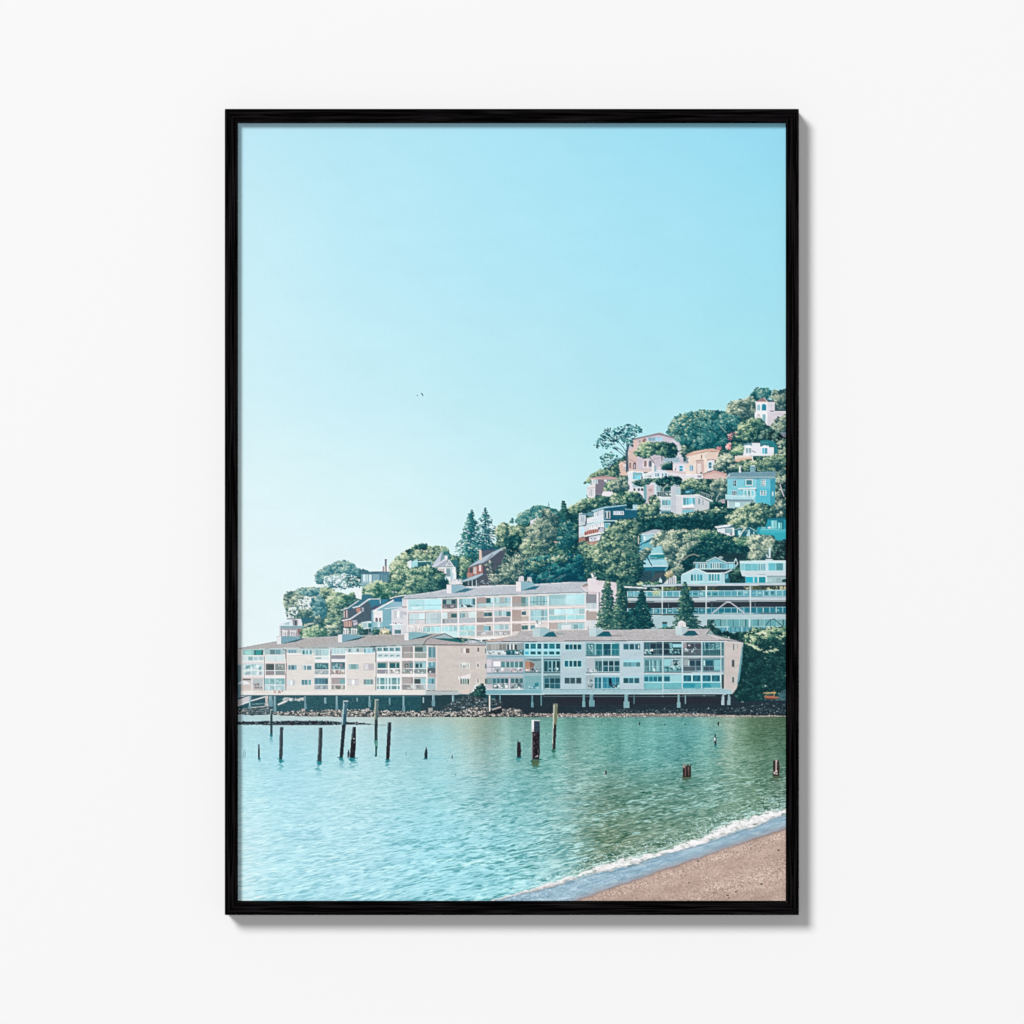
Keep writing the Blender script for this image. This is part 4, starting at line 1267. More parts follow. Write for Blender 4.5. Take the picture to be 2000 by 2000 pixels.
# ---------------------------------------------------------------- long mid building
at(780, 1120)
piece('apartment_building', 'printed long three-storey building with glazed balconies behind the waterfront row')
P('e2d6d0', '50 478 100 486 800 466 1932 412 3540 362 3560 1090 2160 1190 1932 1210 1400 1240 150 1130 150 700 50 650', g=2)
P('ece4ea', '50 484 150 484 150 640 50 640')
bars(60, 500, 150, 620, 'b8b8cc', 4, 6)
P('8c6c70', '40 630 150 625 150 640 60 650')
P('bcc2cc', '56 478 120 410 400 380 620 350 880 300 1260 255 1932 225 2200 230 2560 210 3280 165 3580 170 3430 245 3540 352 1932 402 800 455 100 478', g=7)
P('cfd3da', '120 410 400 382 620 352 880 302 1260 258 1932 228 2560 214 3280 168 3280 180 1932 250 880 330 400 400')
L('f0eef2', '1260 252 1932 224 2200 229 2560 209 3280 164 3580 169', 9)
L('f2f0f4', '3430 245 3540 352', 10)
L('56848e', '70 484 800 458 1932 408 2800 378 3540 356', 13)
L('e6e4e8', '150 496 800 474 1932 424 2800 394 3520 374', 12)
F1, F2 = 0, 0
def mid(x0, x1, ya, yb, c, a=1.0):      # a patch on the sloping facade, y given at x = 1440
    s_ = -.028
    P(c, [x0, ya + s_ * (x0 - 1440), x1, ya + s_ * (x1 - 1440), x1, yb + s_ * (x1 - 1440), x0, yb + s_ * (x0 - 1440)], a)
def midwin(x0, x1, ya, yb, c, n, fc='d8eaee', m=9):
    w = (x1 - x0) / n
    rr = np.random.RandomState(abs(int(x0 + ya)))
    mid(x0, x1, ya, yb, fc)
    for i in range(n):
        mid(x0 + i * w + m / 2, x0 + (i + 1) * w - m / 2, ya + 3, yb - 3, np.clip(col(c) * rr.uniform(.86, 1.12), 0, 255))
# top storey
midwin(160, 790, 462, 668, 'ace0e6', 2, 'd8f0f2', 8)
mid(200, 790, 572, 580, '5cacb8')
mid(230, 420, 600, 650, 'd8f2f4')
mid(800, 1090, 470, 650, '6c8488')
mid(815, 880, 490, 565, '1c5460')
mid(985, 1055, 490, 565, '1c4e5c')
mid(890, 975, 485, 570, '8cb4b4')
mid(800, 1060, 575, 650, '6c6470')
busy(820, 600, 1040, 660, 'c8c8cc 504c58 9c98a0', 9, 40)
midwin(1120, 1430, 470, 590, '90c8d2', 4, 'd8ecf0')
mid(1380, 1430, 480, 600, '3c7484')
mid(1120, 1430, 592, 645, '9cc4cc')
busy(1160, 590, 1400, 650, '1c3c48 24505c dcecf0', 9, 60)
mid(1455, 1640, 458, 650, 'ac9694')
mid(1640, 1720, 470, 570, '24606c')
midwin(1722, 1890, 468, 560, 'a0d8e0', 3)
mid(1890, 2030, 468, 650, 'b0b4b6')
midwin(1980, 2110, 470, 560, '9cd4de', 2)
mid(1470, 2110, 572, 640, 'b0d8de', .85)
mid(1470, 2110, 565, 574, '68a8b0')
mid(2125, 2300, 456, 650, 'b09c98')
mid(2300, 2390, 470, 650, '5c8c90')
midwin(2390, 2440, 470, 650, '9cd0d8', 1)
mid(2130, 2430, 585, 650, '9cb4b4', .5)
midwin(2470, 2800, 462, 640, 'a4dce2', 5, '5c8c98', 12)
mid(2470, 2800, 568, 578, '548c98')
midwin(2815, 3500, 445, 650, 'a8dee6', 2, 'b8e8ec', 8)
mid(2860, 3480, 520, 640, 'b4e4ea', .5)
mid(3120, 3320, 480, 620, 'd0eef2', .5)
# first slab
mid(150, 3520, 676, 708, 'f2e2e2')
mid(150, 3520, 706, 714, 'b09c98')
# middle storey
midwin(160, 790, 724, 930, 'c4dce2', 6, 'e4eaee', 6)
mid(160, 790, 838, 848, '9cc0c8')
mid(300, 480, 850, 925, 'dcc4c8', .6)
mid(160, 176, 720, 930, 'a8888c')
mid(480, 494, 720, 930, 'ac9094')
mid(800, 900, 724, 835, 'd4ecee')
mid(905, 1090, 724, 835, 'b4acaa')
mid(975, 1085, 752, 826, '2e6468')
mid(800, 1100, 840, 930, 'b0b6bc')
bars(810, 865, 1090, 930, '8c949c', 12, 5)
mid(810, 850, 850, 928, '7c8890')
mid(1125, 1300, 724, 835, 'bcc8c8')
midwin(1130, 1240, 745, 832, '7cb4bc', 2)
mid(1310, 1430, 724, 835, 'd8f0ee')
mid(1125, 1430, 840, 930, 'b8c0ca')
mid(1455, 1590, 720, 930, 'b8a8a0')
midwin(1595, 1750, 745, 822, '346874', 2, '8cacb0')
mid(1455, 1760, 842, 925, '988e90')
midwin(1790, 2090, 722, 820, 'a4ccd2', 4)
mid(2020, 2100, 740, 830, '3c7484')
mid(1790, 2090, 842, 925, 'a8a4ac')
mid(2125, 2300, 718, 925, 'ba9e98')
midwin(2305, 2395, 742, 815, '3c7884', 1)
mid(2125, 2440, 842, 925, 'b4a89c', .7)
midwin(2475, 2800, 722, 925, '90c4cc', 5, 'c8dce0', 10)
mid(2480, 2800, 850, 860, 'dcf0f2')
midwin(2815, 3500, 716, 825, 'b4dee4', 6, 'd4ecf0', 8)
midwin(2815, 3500, 838, 925, '9cd8dc', 4, 'e4f6f8', 8)
# second slab
mid(150, 3520, 938, 972, 'f4e4e4')
mid(150, 3520, 970, 978, 'b49c98')
# lowest storey
midwin(420, 1100, 985, 1085, '98d4da', 8, 'd8eef0', 14)
mid(500, 1100, 1090, 1200, 'c8eaec')
midwin(1125, 1430, 985, 1075, '98d8dc', 3, 'd8f2f4', 14)
midwin(1125, 1430, 1085, 1180, 'c0eef0', 2, 'e4f8f8', 8)
mid(1455, 1590, 985, 1180, 'b4a8a4')
mid(1590, 1690, 1000, 1110, '7cc0d0')
mid(1690, 1720, 1005, 1090, '2c5c6c')
midwin(1795, 2070, 985, 1080, 'b0d8de', 3)
mid(1455, 2090, 1100, 1180, 'a8a8ac', .8)
mid(1455, 2090, 1092, 1100, 'e8e8ec')
busy(1500, 1110, 2080, 1160, '8c8c90 d8dce0 c4c8cc', 20, 44)
mid(2125, 2300, 980, 1120, 'b4a09a')
midwin(2305, 2430, 1010, 1090, '3c7070', 2, '7ca0a0')
midwin(2470, 2560, 1010, 1090, '54909c', 1)
mid(2815, 3000, 980, 1100, 'bcaaa6')
mid(2990, 3500, 985, 1110, 'a8ccd0')
mid(3060, 3240, 1020, 1110, 'e4e8ee')
midwin(3280, 3480, 1010, 1110, '84b8c0', 2)
for x in (150, 795, 1108, 1440, 1775, 2113, 2452, 2808, 3508):
    mid(x - 10, x + 12, 470, 1190, 'f2eaec')
mid(3145, 3158, 716, 1000, 'e8eef0')
P('f0eef0', '1400 1215 2150 1185 2160 1200 1932 1225 1500 1262 1400 1240')
# right end with stacked recessed balconies
P('e2d2d8', '3545 130 3710 100 3710 130 3960 150 4100 180 4130 1100 3560 1060 3560 365 3430 245 3560 200', g=2)
P('b07c74', '3440 245 3565 205 3565 235 3470 262')
P('d4ccd0', '3470 262 3565 235 3565 360 3540 350')
P('8a8e98', '3525 395 3722 395 3722 560 3525 560')
P('b4c8d0', '3525 560 3740 560 3740 690 3525 690')
bars(3530, 570, 3730, 680, 'eef4f8', 7, 8)
P('b4a29c', '3525 725 3722 725 3722 885 3525 885')
P('ccd4da', '3525 890 3740 880 3740 1010 3525 1010')
bars(3530, 890, 3730, 1000, 'f0f4f6', 7, 8)
L('f6eef2', '3740 370 3740 900', 22)
L('f6eef2', '3520 690 3750 690', 20)
L('6c7c8c', '3770 270 3775 720', 17)
L('d0b4b8', '3560 350 3740 375', 12)
P('e8dce2', '3560 110 3710 95 3715 250 3900 170 3900 300 3760 360 3565 340')
busy(3600, -10, 3730, 110, 'f4f0f4 c8c4cc 8c8894 f8f8f8', 14, 36)
P('ece4ea', '3555 95 3720 95 3720 125 3555 130')

piece('chimney', 'printed white chimney with capped flues on the left half of the mid roof')
P('86b6c8', '975 205 1150 215 1255 248 1230 275 1000 372 975 372')
P('efe6ea', '888 215 978 212 978 376 890 378')
L('b8acb4', '882 216 985 212 1160 220 1260 252', 9)
P('1c6c84', '1005 374 1245 278 1425 288 1250 352', .9)
P('f4f0f4', '940 205 960 120 1170 110 1190 205')
bars(955, 120, 1180, 205, '9c98a8', 6, 9)
busy(950, 110, 1190, 150, 'e8e8ee 445460 f8f8fa', 12, 26)
piece('chimney', 'printed white chimney with capped flues on the right half of the mid roof')
P('84b6c6', '2290 155 2500 165 2565 215 2340 322 2290 332')
P('f0e8ec', '2202 158 2294 160 2294 342 2206 342')
L('b4acb8', '2198 160 2300 154 2480 168', 9)
P('0d6480', '2305 328 2530 242 2655 240 2570 302', .9)
P('f4eef2', '2245 150 2260 60 2340 50 2350 150')
P('f4eef2', '2410 150 2420 70 2490 70 2500 155')
bars(2262, 70, 2340, 145, 'a09ca8', 2, 10)
bars(2425, 80, 2490, 150, 'a09ca8', 2, 10)

# ---------------------------------------------------------------- conifers in front of the terraces
at(1135, 1080)
piece('bush', 'printed dark shrubs along the foot of the terraced building')
at(1335, 1080)
crown('-560 1440 -300 1400 -100 1380 280 1430 440 1385 560 1390 700 1450 760 1500 1000 1500 1200 1480 1260 1560 1220 1700 900 1600 600 1500 500 1450 -560 1470', 'sea', b=.2, c=.5)
at(1135, 1080)
piece('fir', 'printed cream-tipped fir at the right end of the mid building')
spruce(500, 400, 1450, 225, 'grn', b=.22, lean=0, r=2.3, step=15, gap=.22, gl=.16)
piece('fir', 'printed narrow fir with a dark right side next to the cream-tipped fir')
spruce(745, 560, 1450, 215, 'grn', b=.14, lean=10, r=2.3, step=15, gap=.22, gl=.24)
piece('fir', 'printed dark teal fir in front of the glass-railed deck')
spruce(1150, 690, 1440, 260, 'dk', b=.1, lean=0, r=2.4, step=13, gl=.08)
spruce(970, 1050, 1440, 190, 'dk', b=.1, lean=0, r=2.4, step=14, gl=.08)
at(1335, 1080)
piece('fir', 'printed fir with a sunlit left edge standing before the middle of the terraces')
spruce(30, 560, 1420, 280, 'grn', b=.12, lean=40, r=2.3, step=15, gap=.22, gl=.2)

# ---------------------------------------------------------------- waterfront, right building
at(1340, 1220)
piece(TR, 'printed massive dark tree with a cream-lit crest at the right edge by the water')
crown('1000 420 1080 330 1100 250 1140 150 1260 75 1400 75 1600 60 1960 30 1960 1330 1500 1260 1460 1460 880 1480 880 1200 930 1060 1000 1000', 'sea', r=2.6, b=.1, c=.28, gx=-.02, gy=.05, big=15, asp=1.6, ang=.3)
crown('1100 310 1100 250 1140 150 1260 75 1400 75 1600 60 1940 40 1940 260 1750 300 1500 250 1380 260 1300 420 1180 380', 'bri', r=2.5, b=.5, c=.5, gy=.25, gx=.1, asp=1.6, dens=.9, under=False)
crown('1380 260 1700 180 1900 260 1900 480 1600 440 1400 460 1300 420', 'sea', r=2.5, b=.2, dens=.5, under=False)
for b_ in ('1120 330 1280 400 1420 490', '1300 420 1400 470', '1560 440 1700 470', '1480 520 1560 510', '1600 500 1740 480', '1700 250 1850 290'):
    q_ = [float(v) for v in b_.split()]
    crown([q_[0], q_[1] - 16, q_[-2], q_[-1] - 16, q_[-2], q_[-1] + 16, q_[0], q_[1] + 16], 'bri', r=2.0, b=.7, dens=1.3, under=False, asp=2, ang=.3)
piece('shore', 'printed dark shaded bank behind the right-hand stones')
P('1c2c38', '-5000 1325 480 1325 900 1330 1000 1470 1460 1440 1960 1430 1960 1740 -4600 1720', g=4)
rocks('-1400 1620 -200 1600 1000 1590 1960 1440 1960 1730 -1400 1720', 'rokd', r=2, b=.2, n=.5, under=None, asp=2.2)
P('5c8494', '1720 1440 1800 1260 1940 1200 1940 1440', .45)
at(860, 1220)
P('241f2a', '2200 1380 3700 1380 4900 1380 5400 1400 5400 1500 2200 1520', .5)
piece('undercroft', 'printed deep shade between the piers under the right waterfront building')
P('1d2b36', '850 1322 5360 1318 5360 1360 850 1360')
at(1340, 1220)
piece('kayak', 'printed yellow kayak on the rack under the right-hand trees')
P('b89c66', '1455 1290 1520 1282 1700 1278 1712 1295 1690 1310 1480 1304')
piece('kayak', 'printed orange kayak lying below the yellow one')
P('aa6650', '1470 1352 1600 1345 1740 1370 1780 1390 1700 1398 1500 1388')
P('6c3430', '1480 1390 1700 1398 1660 1420 1520 1410')
piece('kayak_rack', 'printed low timber rack holding the two kayaks')
L('b8985c', '1520 1305 1520 1350', 12)
L('b8985c', '1670 1305 1670 1355', 12)
L('c8b070', '1672 1240 1672 1290', 8)
busy(1490, 1150, 1560, 1178, 'd4dcdc a8b8bc', 4, 14)

at(860, 1220)
piece('apartment_building', 'printed right waterfront building on piers with three tiers of balconies in blue shade')
E_ = 3864
P('a6c6d2', '862 330 1932 318 5364 304 5364 1322 848 1330', g=2)
P('cec2bd', '5358 310 5725 338 5700 620 5650 1000 5600 1200 5540 1280 5520 1312 5350 1312', g=2)
P('4c9cac', '5700 380 5715 370 5705 640 5650 1060 5600 1140 5660 700 5680 560', .85)
P('b8b4b6', '815 318 1020 274 1420 205 1510 125 1932 114 2820 105 3864 92 5104 85 5180 190 5450 262 5725 325 5360 308 3864 300 1932 312 860 330', g=9)
P('d0a896', '815 318 1020 276 1260 236 1200 290 960 325', .8)
P('f4eef0', '3864 92 5104 84 5104 94 3864 102', .7)
L('3f4c58', '820 332 1932 318 3864 304 5360 302 5560 318 5740 338', 15)
L('d6dade', '880 348 1932 334 3864 320 5360 316 5600 332 5700 348', 13)
P('8ca8a8', '5030 190 5104 100 5178 190')
L('2c3c44', '5030 185 5104 92 5180 190', 13)
L('f0ecec', '5050 190 5360 290', 9)
L('44505a', '5178 192 5450 265 5700 325', 12)
P('f4f6f6', '5440 262 5440 235 5456 232 5460 265')
# bay b1
P('8a989e', '880 362 1575 352 1575 580 880 585')
win(900, 372, 1240, 478, '9c9c98', 'c4c8c8', 5, fw=6)
win(1255, 375, 1450, 478, '3c4c54', 'dce8ea', 3, fw=6, m=30)
win(1480, 365, 1570, 480, '7c8c90', None)
P('d4dee0', '880 495 1240 492 1240 575 880 578')
busy(890, 495, 1240, 575, '3c4448 8ca4ac f0f4f4 c8b8b0 1c2428', 20, 34)
P('16606e', '1240 495 1575 490 1575 575 1240 578')
busy(1260, 490, 1570, 570, '1c4c58 8cc4cc 0f4450 d8ecee', 22, 46)
L('3c7c88', '870 487 1580 484', 8)
P('74a0b2', '862 598 1580 592 1580 612 862 618')
P('9cc0cc', '862 615 1580 610 1580 648 862 652')
P('b8b4be', '872 655 1580 650 1580 920 872 925', g=3)
P('d8d0da', '880 660 960 660 960 900 880 900')
P('f4f6f8', '1000 700 1138 698 1138 792 1000 795')
win(1150, 705, 1560, 815, '40787c', 'b4d0d0', 5, fw=4, m=22)
busy(980, 820, 1560, 905, 'f0f4f4 9cb0b8 c0a8b0 5c7478 d8c0c4', 40, 50)
L('5c8890', '870 805 1580 800', 6)
P('5c8898', '862 914 1580 908 1580 930 862 934')
P('a4c4d0', '862 932 1580 926 1580 965 862 970')
P('c0bcc0', '870 972 1580 968 1580 1000 870 1004')
P('7c9ca4', '870 1004 1580 1000 1580 1225 870 1232')
win(850, 1025, 940, 1120, '6c9494', '8ca8ac', 2, fw=5)
win(985, 1018, 1285, 1112, '2c6470', 'b0ccd4', 4, fw=5, m=12)
win(1330, 1018, 1560, 1112, '3c7078', 'b8d0d4', 3, fw=5, m=12)
P('c8bcc4', '870 1135 980 1130 980 1225 870 1232')
busy(980, 1110, 1560, 1220, '4c646c f0f4f4 b4a4ac 2c5058 7ca0a4', 44, 52)
L('dcc8d4', '1305 1015 1305 1220', 26)
P('f4ecf0', '870 1220 1575 1214 1575 1228 870 1236')
# bay b2 and b3: two white window grids
for ox, w_ in ((1590, 320), (1945, 320)):
    P('7cb4c2', [ox, 345, ox + w_, 342, ox + w_, 600, ox, 602])
    R('a0e4f0', ox - 4, 352, ox + w_, 592)
    for i, (a_, b_) in enumerate(((10, 88), (112, 215), (240, 318))):
        R(['0c5468', '127484', '0c4c60'][i], ox + a_, 362, ox + b_, 462)
        R(['3cb4d0' if ox == 1590 else '2c7480', '125868', '12505e'][i], ox + a_, 508, ox + b_ - 8, 568)
        L('3c98a8', [ox + a_, 412, ox + b_, 412], 4)
    P('9cc0ca', [ox - 5, 606, ox + w_ + 5, 604, ox + w_ + 5, 640, ox - 5, 642])
    L('3c7c88', [ox - 5, 600, ox + w_ + 5, 598], 8)
P('8caab2', '1590 645 1910 645 1910 905 1590 905')
P('5a8088', '1590 645 1910 645 1910 680 1760 700')
P('c48464', '1600 700 1690 695 1690 880 1600 885')
P('8c5c50', '1690 700 1780 740 1740 890 1690 890')
busy(1600, 830, 1900, 900, 'f0f0f4 3c5c68 1c4450 c8d4d8', 16, 44)
L('8cb8c0', '1590 808 1910 806', 6)
P('94b8c0', '1590 910 1910 908 1910 960 1590 962')
P('3c6c78', '1590 900 1910 898 1910 914 1590 916')
P('78b0b8', '1590 970 1910 968 1910 1225 1590 1228', g=3)
P('1c8494', '1780 1170 1780 1110 1840 1090 1860 1150 1850 1200 1700 1215')
L('58a0ac', '1590 1118 1910 1116', 7)
busy(1660, 1160, 1900, 1215, '2c8c9c a4d0d8 1c7484', 12, 50)
P('44707a', '1945 648 2265 648 2265 905 1945 905')
win(1960, 688, 2262, 890, '164c58', 'a0dce6', 4, 1, fw=9, m=14)
busy(1960, 800, 2260, 890, '2c6c74 b8dce0 0c3c48', 16, 36)
P('a8c8d0', '1940 920 2268 918 2268 958 1940 960')
P('1c4c58', '1945 905 2268 905 2268 920 1945 920')
P('5c8c94', '1945 965 2265 962 2265 1218 1945 1222')
win(1965, 1012, 2262, 1212, '1a5260', '90c8d2', 3, 2, fw=5, m=10)
L('e8f0f4', '1990 1212 2080 1214', 14)
L('b8dce4', '1925 335 1925 1330', 20)
L('6cb4c4', '1580 340 1580 1225', 14)
# plain wall one
P('b2ccd6', '2272 336 2735 332 2735 1235 2272 1240', g=2)
win(2358, 372, 2660, 472, '0e4e62', 'a4ecf4', 4, fw=10, m=14)
win(2348, 685, 2660, 798, '0f586c', 'a8f0f8', 4, fw=13, m=14)
win(2346, 1005, 2660, 1118, '3c5c68', 'a4ccd4', 3, fw=8, m=14)
P('9ccad4', '2340 990 2665 985 2665 1003 2340 1005')
L('a8d4de', '2742 335 2742 1230', 10)
# bay b4
P('5898a2', '2752 345 3382 342 3382 590 2752 592')
for a_, b_, c_ in ((2772, 2912, '3c8088'), (2944, 3056, '146878'), (3082, 3218, '0f4c60'), (3234, 3378, '127484')):
    R(c_, a_, 368, b_, 572)
    L('3c8c98', [a_, 470, b_, 470], 5)
    bars(a_, 370, b_, 570, '2c7c88', 3, 3, a=.6)
busy(2780, 380, 2900, 560, '78b4b8 a4ccd0 2c6c74', 16, 36)
for x in (2928, 3068, 3226):
    L('ace0e8', [x, 350, x, 580], 14)
L('b8e4ea', '2752 358 3382 354', 9)
P('d0dce0', '2745 602 3388 598 3388 632 2745 636')
L('1d525c', '2745 594 3388 590', 10)
P('b4c0ca', '2752 640 2915 640 2915 905 2752 905')
P('96b6be', '2905 640 3388 638 3388 905 2905 905')
win(2925, 692, 3052, 885, '2c6c78', 'a8c8d0', 2, fw=6)
win(3072, 690, 3380, 888, '144a58', 'a4ccd4', 3, 2, fw=6, m=12)
busy(2755, 830, 2960, 900, '6c9098 b8d0d4 3c6468 e4ecee', 20, 40)
L('b4d8e0', '3060 640 3060 905', 11)
P('d0dce0', '2745 924 3388 920 3388 952 2745 956')
L('1d525c', '2745 914 3388 910', 12)
P('a4b8c0', '2752 960 2905 960 2905 1222 2752 1226')
busy(2770, 980, 2890, 1200, '4c7078 8ca4a8 c0ccd0', 16, 36)
win(2915, 1000, 3040, 1210, '146478', 'a8dce6', 2, fw=9)
win(3070, 1000, 3380, 1208, '1c7c98', '88d0dc', 4, fw=7, m=8)
P('101c2c', '3180 1020 3230 1010 3250 1200 3190 1150')
busy(3240, 1140, 3400, 1215, '0f3c48 a4e0e4 1c5864 e0f4f6', 16, 46)
# plain wall two
P('b6ced9', '3392 334 3840 330 3840 1232 3392 1236', g=2)
win(3462, 370, 3775, 470, '1c5464', '9cc8d2', 3, fw=8, m=16)
R('f0f8f8', 3740, 390, 3756, 450)
win(3462, 715, 3775, 792, '5494a0', '90c8d2', 4, fw=8)
P('9cdce8', '3455 668 3780 664 3780 708 3455 712')
win(3460, 1015, 3755, 1112, '1f5c6c', '98ccd6', 3, fw=8, m=14)
P('a0dce6', '3455 985 3760 982 3760 1006 3455 1010')
# bays b5..b8
N = E_
P('1f4450', [N - 20, 335, N + 690, 330, N + 690, 580, N - 20, 585])
win(N + 105, 362, N + 330, 565, '1c3c4c', '6c98a4', 2, 2, fw=8, m=10)
win(N - 10, 350, N + 85, 560, '2c5c6c', '5c8c94', 2, fw=4)
busy(N - 10, 460, N + 200, 570, '2c7c88 a4d4d8 0f3c48 dcecee', 22, 40)
win(N + 360, 365, N + 450, 565, '1c3440', '4c7c84', 1, 2, fw=6)
P('94dce8', [N + 525, 368, N + 690, 366, N + 690, 430, N + 528, 434])
P('6cacb4', [N + 455, 350, N + 515, 350, N + 515, 450, N + 480, 450])
busy(N + 460, 450, N + 690, 560, '5ca4ac 0f3840 8cc8cc 2c6c70', 36, 40)
P('c2d0d6', [N - 20, 592, N + 1500, 588, N + 1500, 622, N - 20, 628])
L('20464e', [N - 20, 584, N + 1500, 580], 12)
L('6c8084', [N - 20, 634, N + 1500, 630], 12)
P('6ca8b0', [N - 20, 645, N + 690, 640, N + 690, 895, N - 20, 900])
for x in (20, 60, 110, 190, 300):
    L('1c4c58', [N + x, 680, N + x, 880], 22, .85)
for x in (90, 150, 240):
    L('8cd4da', [N + x, 690, N + x, 870], 26, .8)
P('8cd0d8', [N + 365, 660, N + 500, 655, N + 480, 780, N + 365, 780])
P('9cc0c4', [N + 500, 650, N + 690, 645, N + 690, 800, N + 500, 800])
busy(N + 520, 650, N + 660, 780, '1c4c58 2c5c64 143c48', 26, 34)
busy(N + 360, 790, N + 690, 885, '2c747c c8e8e8 1c5864 5cb4b8', 40, 40)
P('e4f4f4', [N + 160, 880, N + 165, 835, N + 190, 835, N + 196, 885])
L('9ccad2', [N + 360, 668, N + 680, 664], 9)
P('c2d0d6', [N - 20, 912, N + 1500, 908, N + 1500, 938, N - 20, 944])
L('20464e', [N - 20, 904, N + 1500, 898], 12)
P('6cbcc6', [N - 20, 950, N + 700, 946, N + 700, 1090, N - 20, 1094])
win(N - 10, 985, N + 325, 1080, '187088', '70ccd8', 4, fw=4, m=16)
win(N + 365, 990, N + 470, 1080, '1c7890', '8cd8e0', 1, fw=6)
P('98d4dc', [N + 480, 960, N + 700, 955, N + 700, 1085, N + 480, 1088])
L('b4ecf0', [N - 20, 1094, N + 700, 1090], 15)
P('62b8c2', [N - 20, 1104, N + 700, 1098, N + 700, 1215, N - 20, 1220], g=5)
P('7ccad0', [N + 20, 1115, N + 320, 1110, N + 320, 1200, N + 30, 1205], .6)
# b7 b8
P('3c4654', [N + 722, 340, N + 1065, 338, N + 1065, 572, N + 722, 575])
P('a09098', [N + 722, 345, N + 790, 345, N + 790, 450, N + 722, 440])
L('5c8c98', [N + 940, 350, N + 940, 560], 14)
L('90a8b0', [N + 800, 352, N + 1060, 350], 8)
busy(N + 730, 380, N + 1040, 560, 'b4ccd4 2c3440 e8f0f4 3c4c58', 18, 40)
P('2c7480', [N + 1090, 338, N + 1495, 336, N + 1495, 572, N + 1090, 575])
win(N + 1150, 355, N + 1290, 450, '184858', '3c8c98', 2, fw=4)
for y_ in (375, 410, 440, 470):
    L('84c8cc', [N + 1200, y_, N + 1300, y_ + 6], 11)
    L('94c8cc', [N + 1340, y_ - 20, N + 1440, y_ - 6], 12)
L('a4ccd4', [N + 1130, 345, N + 1135, 500], 12)
P('24525c', [N + 1110, 490, N + 1430, 480, N + 1430, 555, N + 1110, 560], .7)
P('4c6270', [N + 722, 645, N + 1065, 642, N + 1065, 880, N + 722, 884])
P('98a8ac', [N + 730, 650, N + 830, 650, N + 830, 780, N + 730, 780])
win(N + 845, 680, N + 1060, 870, '1c3e4e', '8cacb8', 2, fw=7, m=14)
P('303a46', [N + 725, 800, N + 940, 800, N + 940, 880, N + 725, 880], .8)
L('c0e0e4', [N + 830, 690, N + 830, 785], 20)
P('4c8c98', [N + 1090, 645, N + 1495, 642, N + 1495, 880, N + 1090, 884])
win(N + 1145, 678, N + 1290, 780, '144c5c', '5ca0ac', 1, fw=6)
P('78c4cc', [N + 1310, 675, N + 1430, 672, N + 1430, 860, N + 1310, 860])
L('c0ecf0', [N + 1122, 680, N + 1122, 790], 22)
P('2c4c5c', [N + 1110, 790, N + 1300, 790, N + 1300, 875, N + 1110, 875])
L('486c78', [N + 725, 785, N + 1490, 780], 6)
P('1c4450', [N + 1450, 950, N + 1496, 950, N + 1496, 1205, N + 1450, 1205])
R('b8f0f6', N + 715, 942, N + 1435, 1100)
for a_, b_ in ((728, 880), (900, 1050), (1092, 1245), (1266, 1420)):
    R('0f5c74', N + a_, 962, N + b_, 1078)
    P('2c8ca0', [N + a_ + 10, 1070, N + a_ + 60, 970, N + a_ + 110, 990, N + a_ + 80, 1075], .55)
P('2398ac', [N + 715, 1104, N + 1435, 1100, N + 1435, 1205, N + 715, 1210], g=6)
P('5cb8c4', [N + 960, 1120, N + 1060, 1110, N + 1060, 1195, N + 930, 1200], .7)
P('7cc4cc', [N + 1230, 1115, N + 1420, 1105, N + 1420, 1195, N + 1260, 1200], .5)
L('b4ecf0', [N + 720, 1212, N + 1440, 1206], 12)
for x, w2 in ((340, 18), (705, 20), (1072, 18), (1440, 14)):
    L('c4dce2', [N + x, 322, N + x, 1212], w2)
L('8ca8ac', [N + 1495, 330, N + 1495, 950], 12)
# balcony railings in front of the dark recesses
for a_, b_ in ((N - 15, N + 330), (N + 355, N + 690), (N + 725, N + 1060), (N + 1090, N + 1490)):
    for y_, y2_ in ((470, 572), (790, 888)):
        bars(a_, y_, b_, y2_, 'a8ccd2', 26, 3, a=.4)
        L('b4d4da', [a_, y_, b_, y_ - 2], 6, .7)
for y_, y2_ in ((480, 576), (795, 892), (1105, 1212)):
    bars(2756, y_, 3380, y2_, 'a8ccd2', 44, 3, a=.35)
    L('b4d4da', [2756, y_, 3380, y_ - 3], 6, .6)
for y_, y2_ in ((490, 576), (808, 908), (1122, 1222)):
    bars(880, y_, 1575, y2_, 'c8dce0', 50, 3, a=.35)
# right end wall windows
win(N + 1668, 366, N + 1692, 485, '4c7880', 'b8a8ac', 1, fw=5)
win(N + 1744, 372, N + 1756, 455, '5c8088', None)
win(N + 1648, 676, N + 1690, 796, '3c4c54', '8c8c90', 1, fw=8)
win(N + 1648, 996, N + 1686, 1098, '2c5c5c', 'b4a8ac', 2, fw=5)
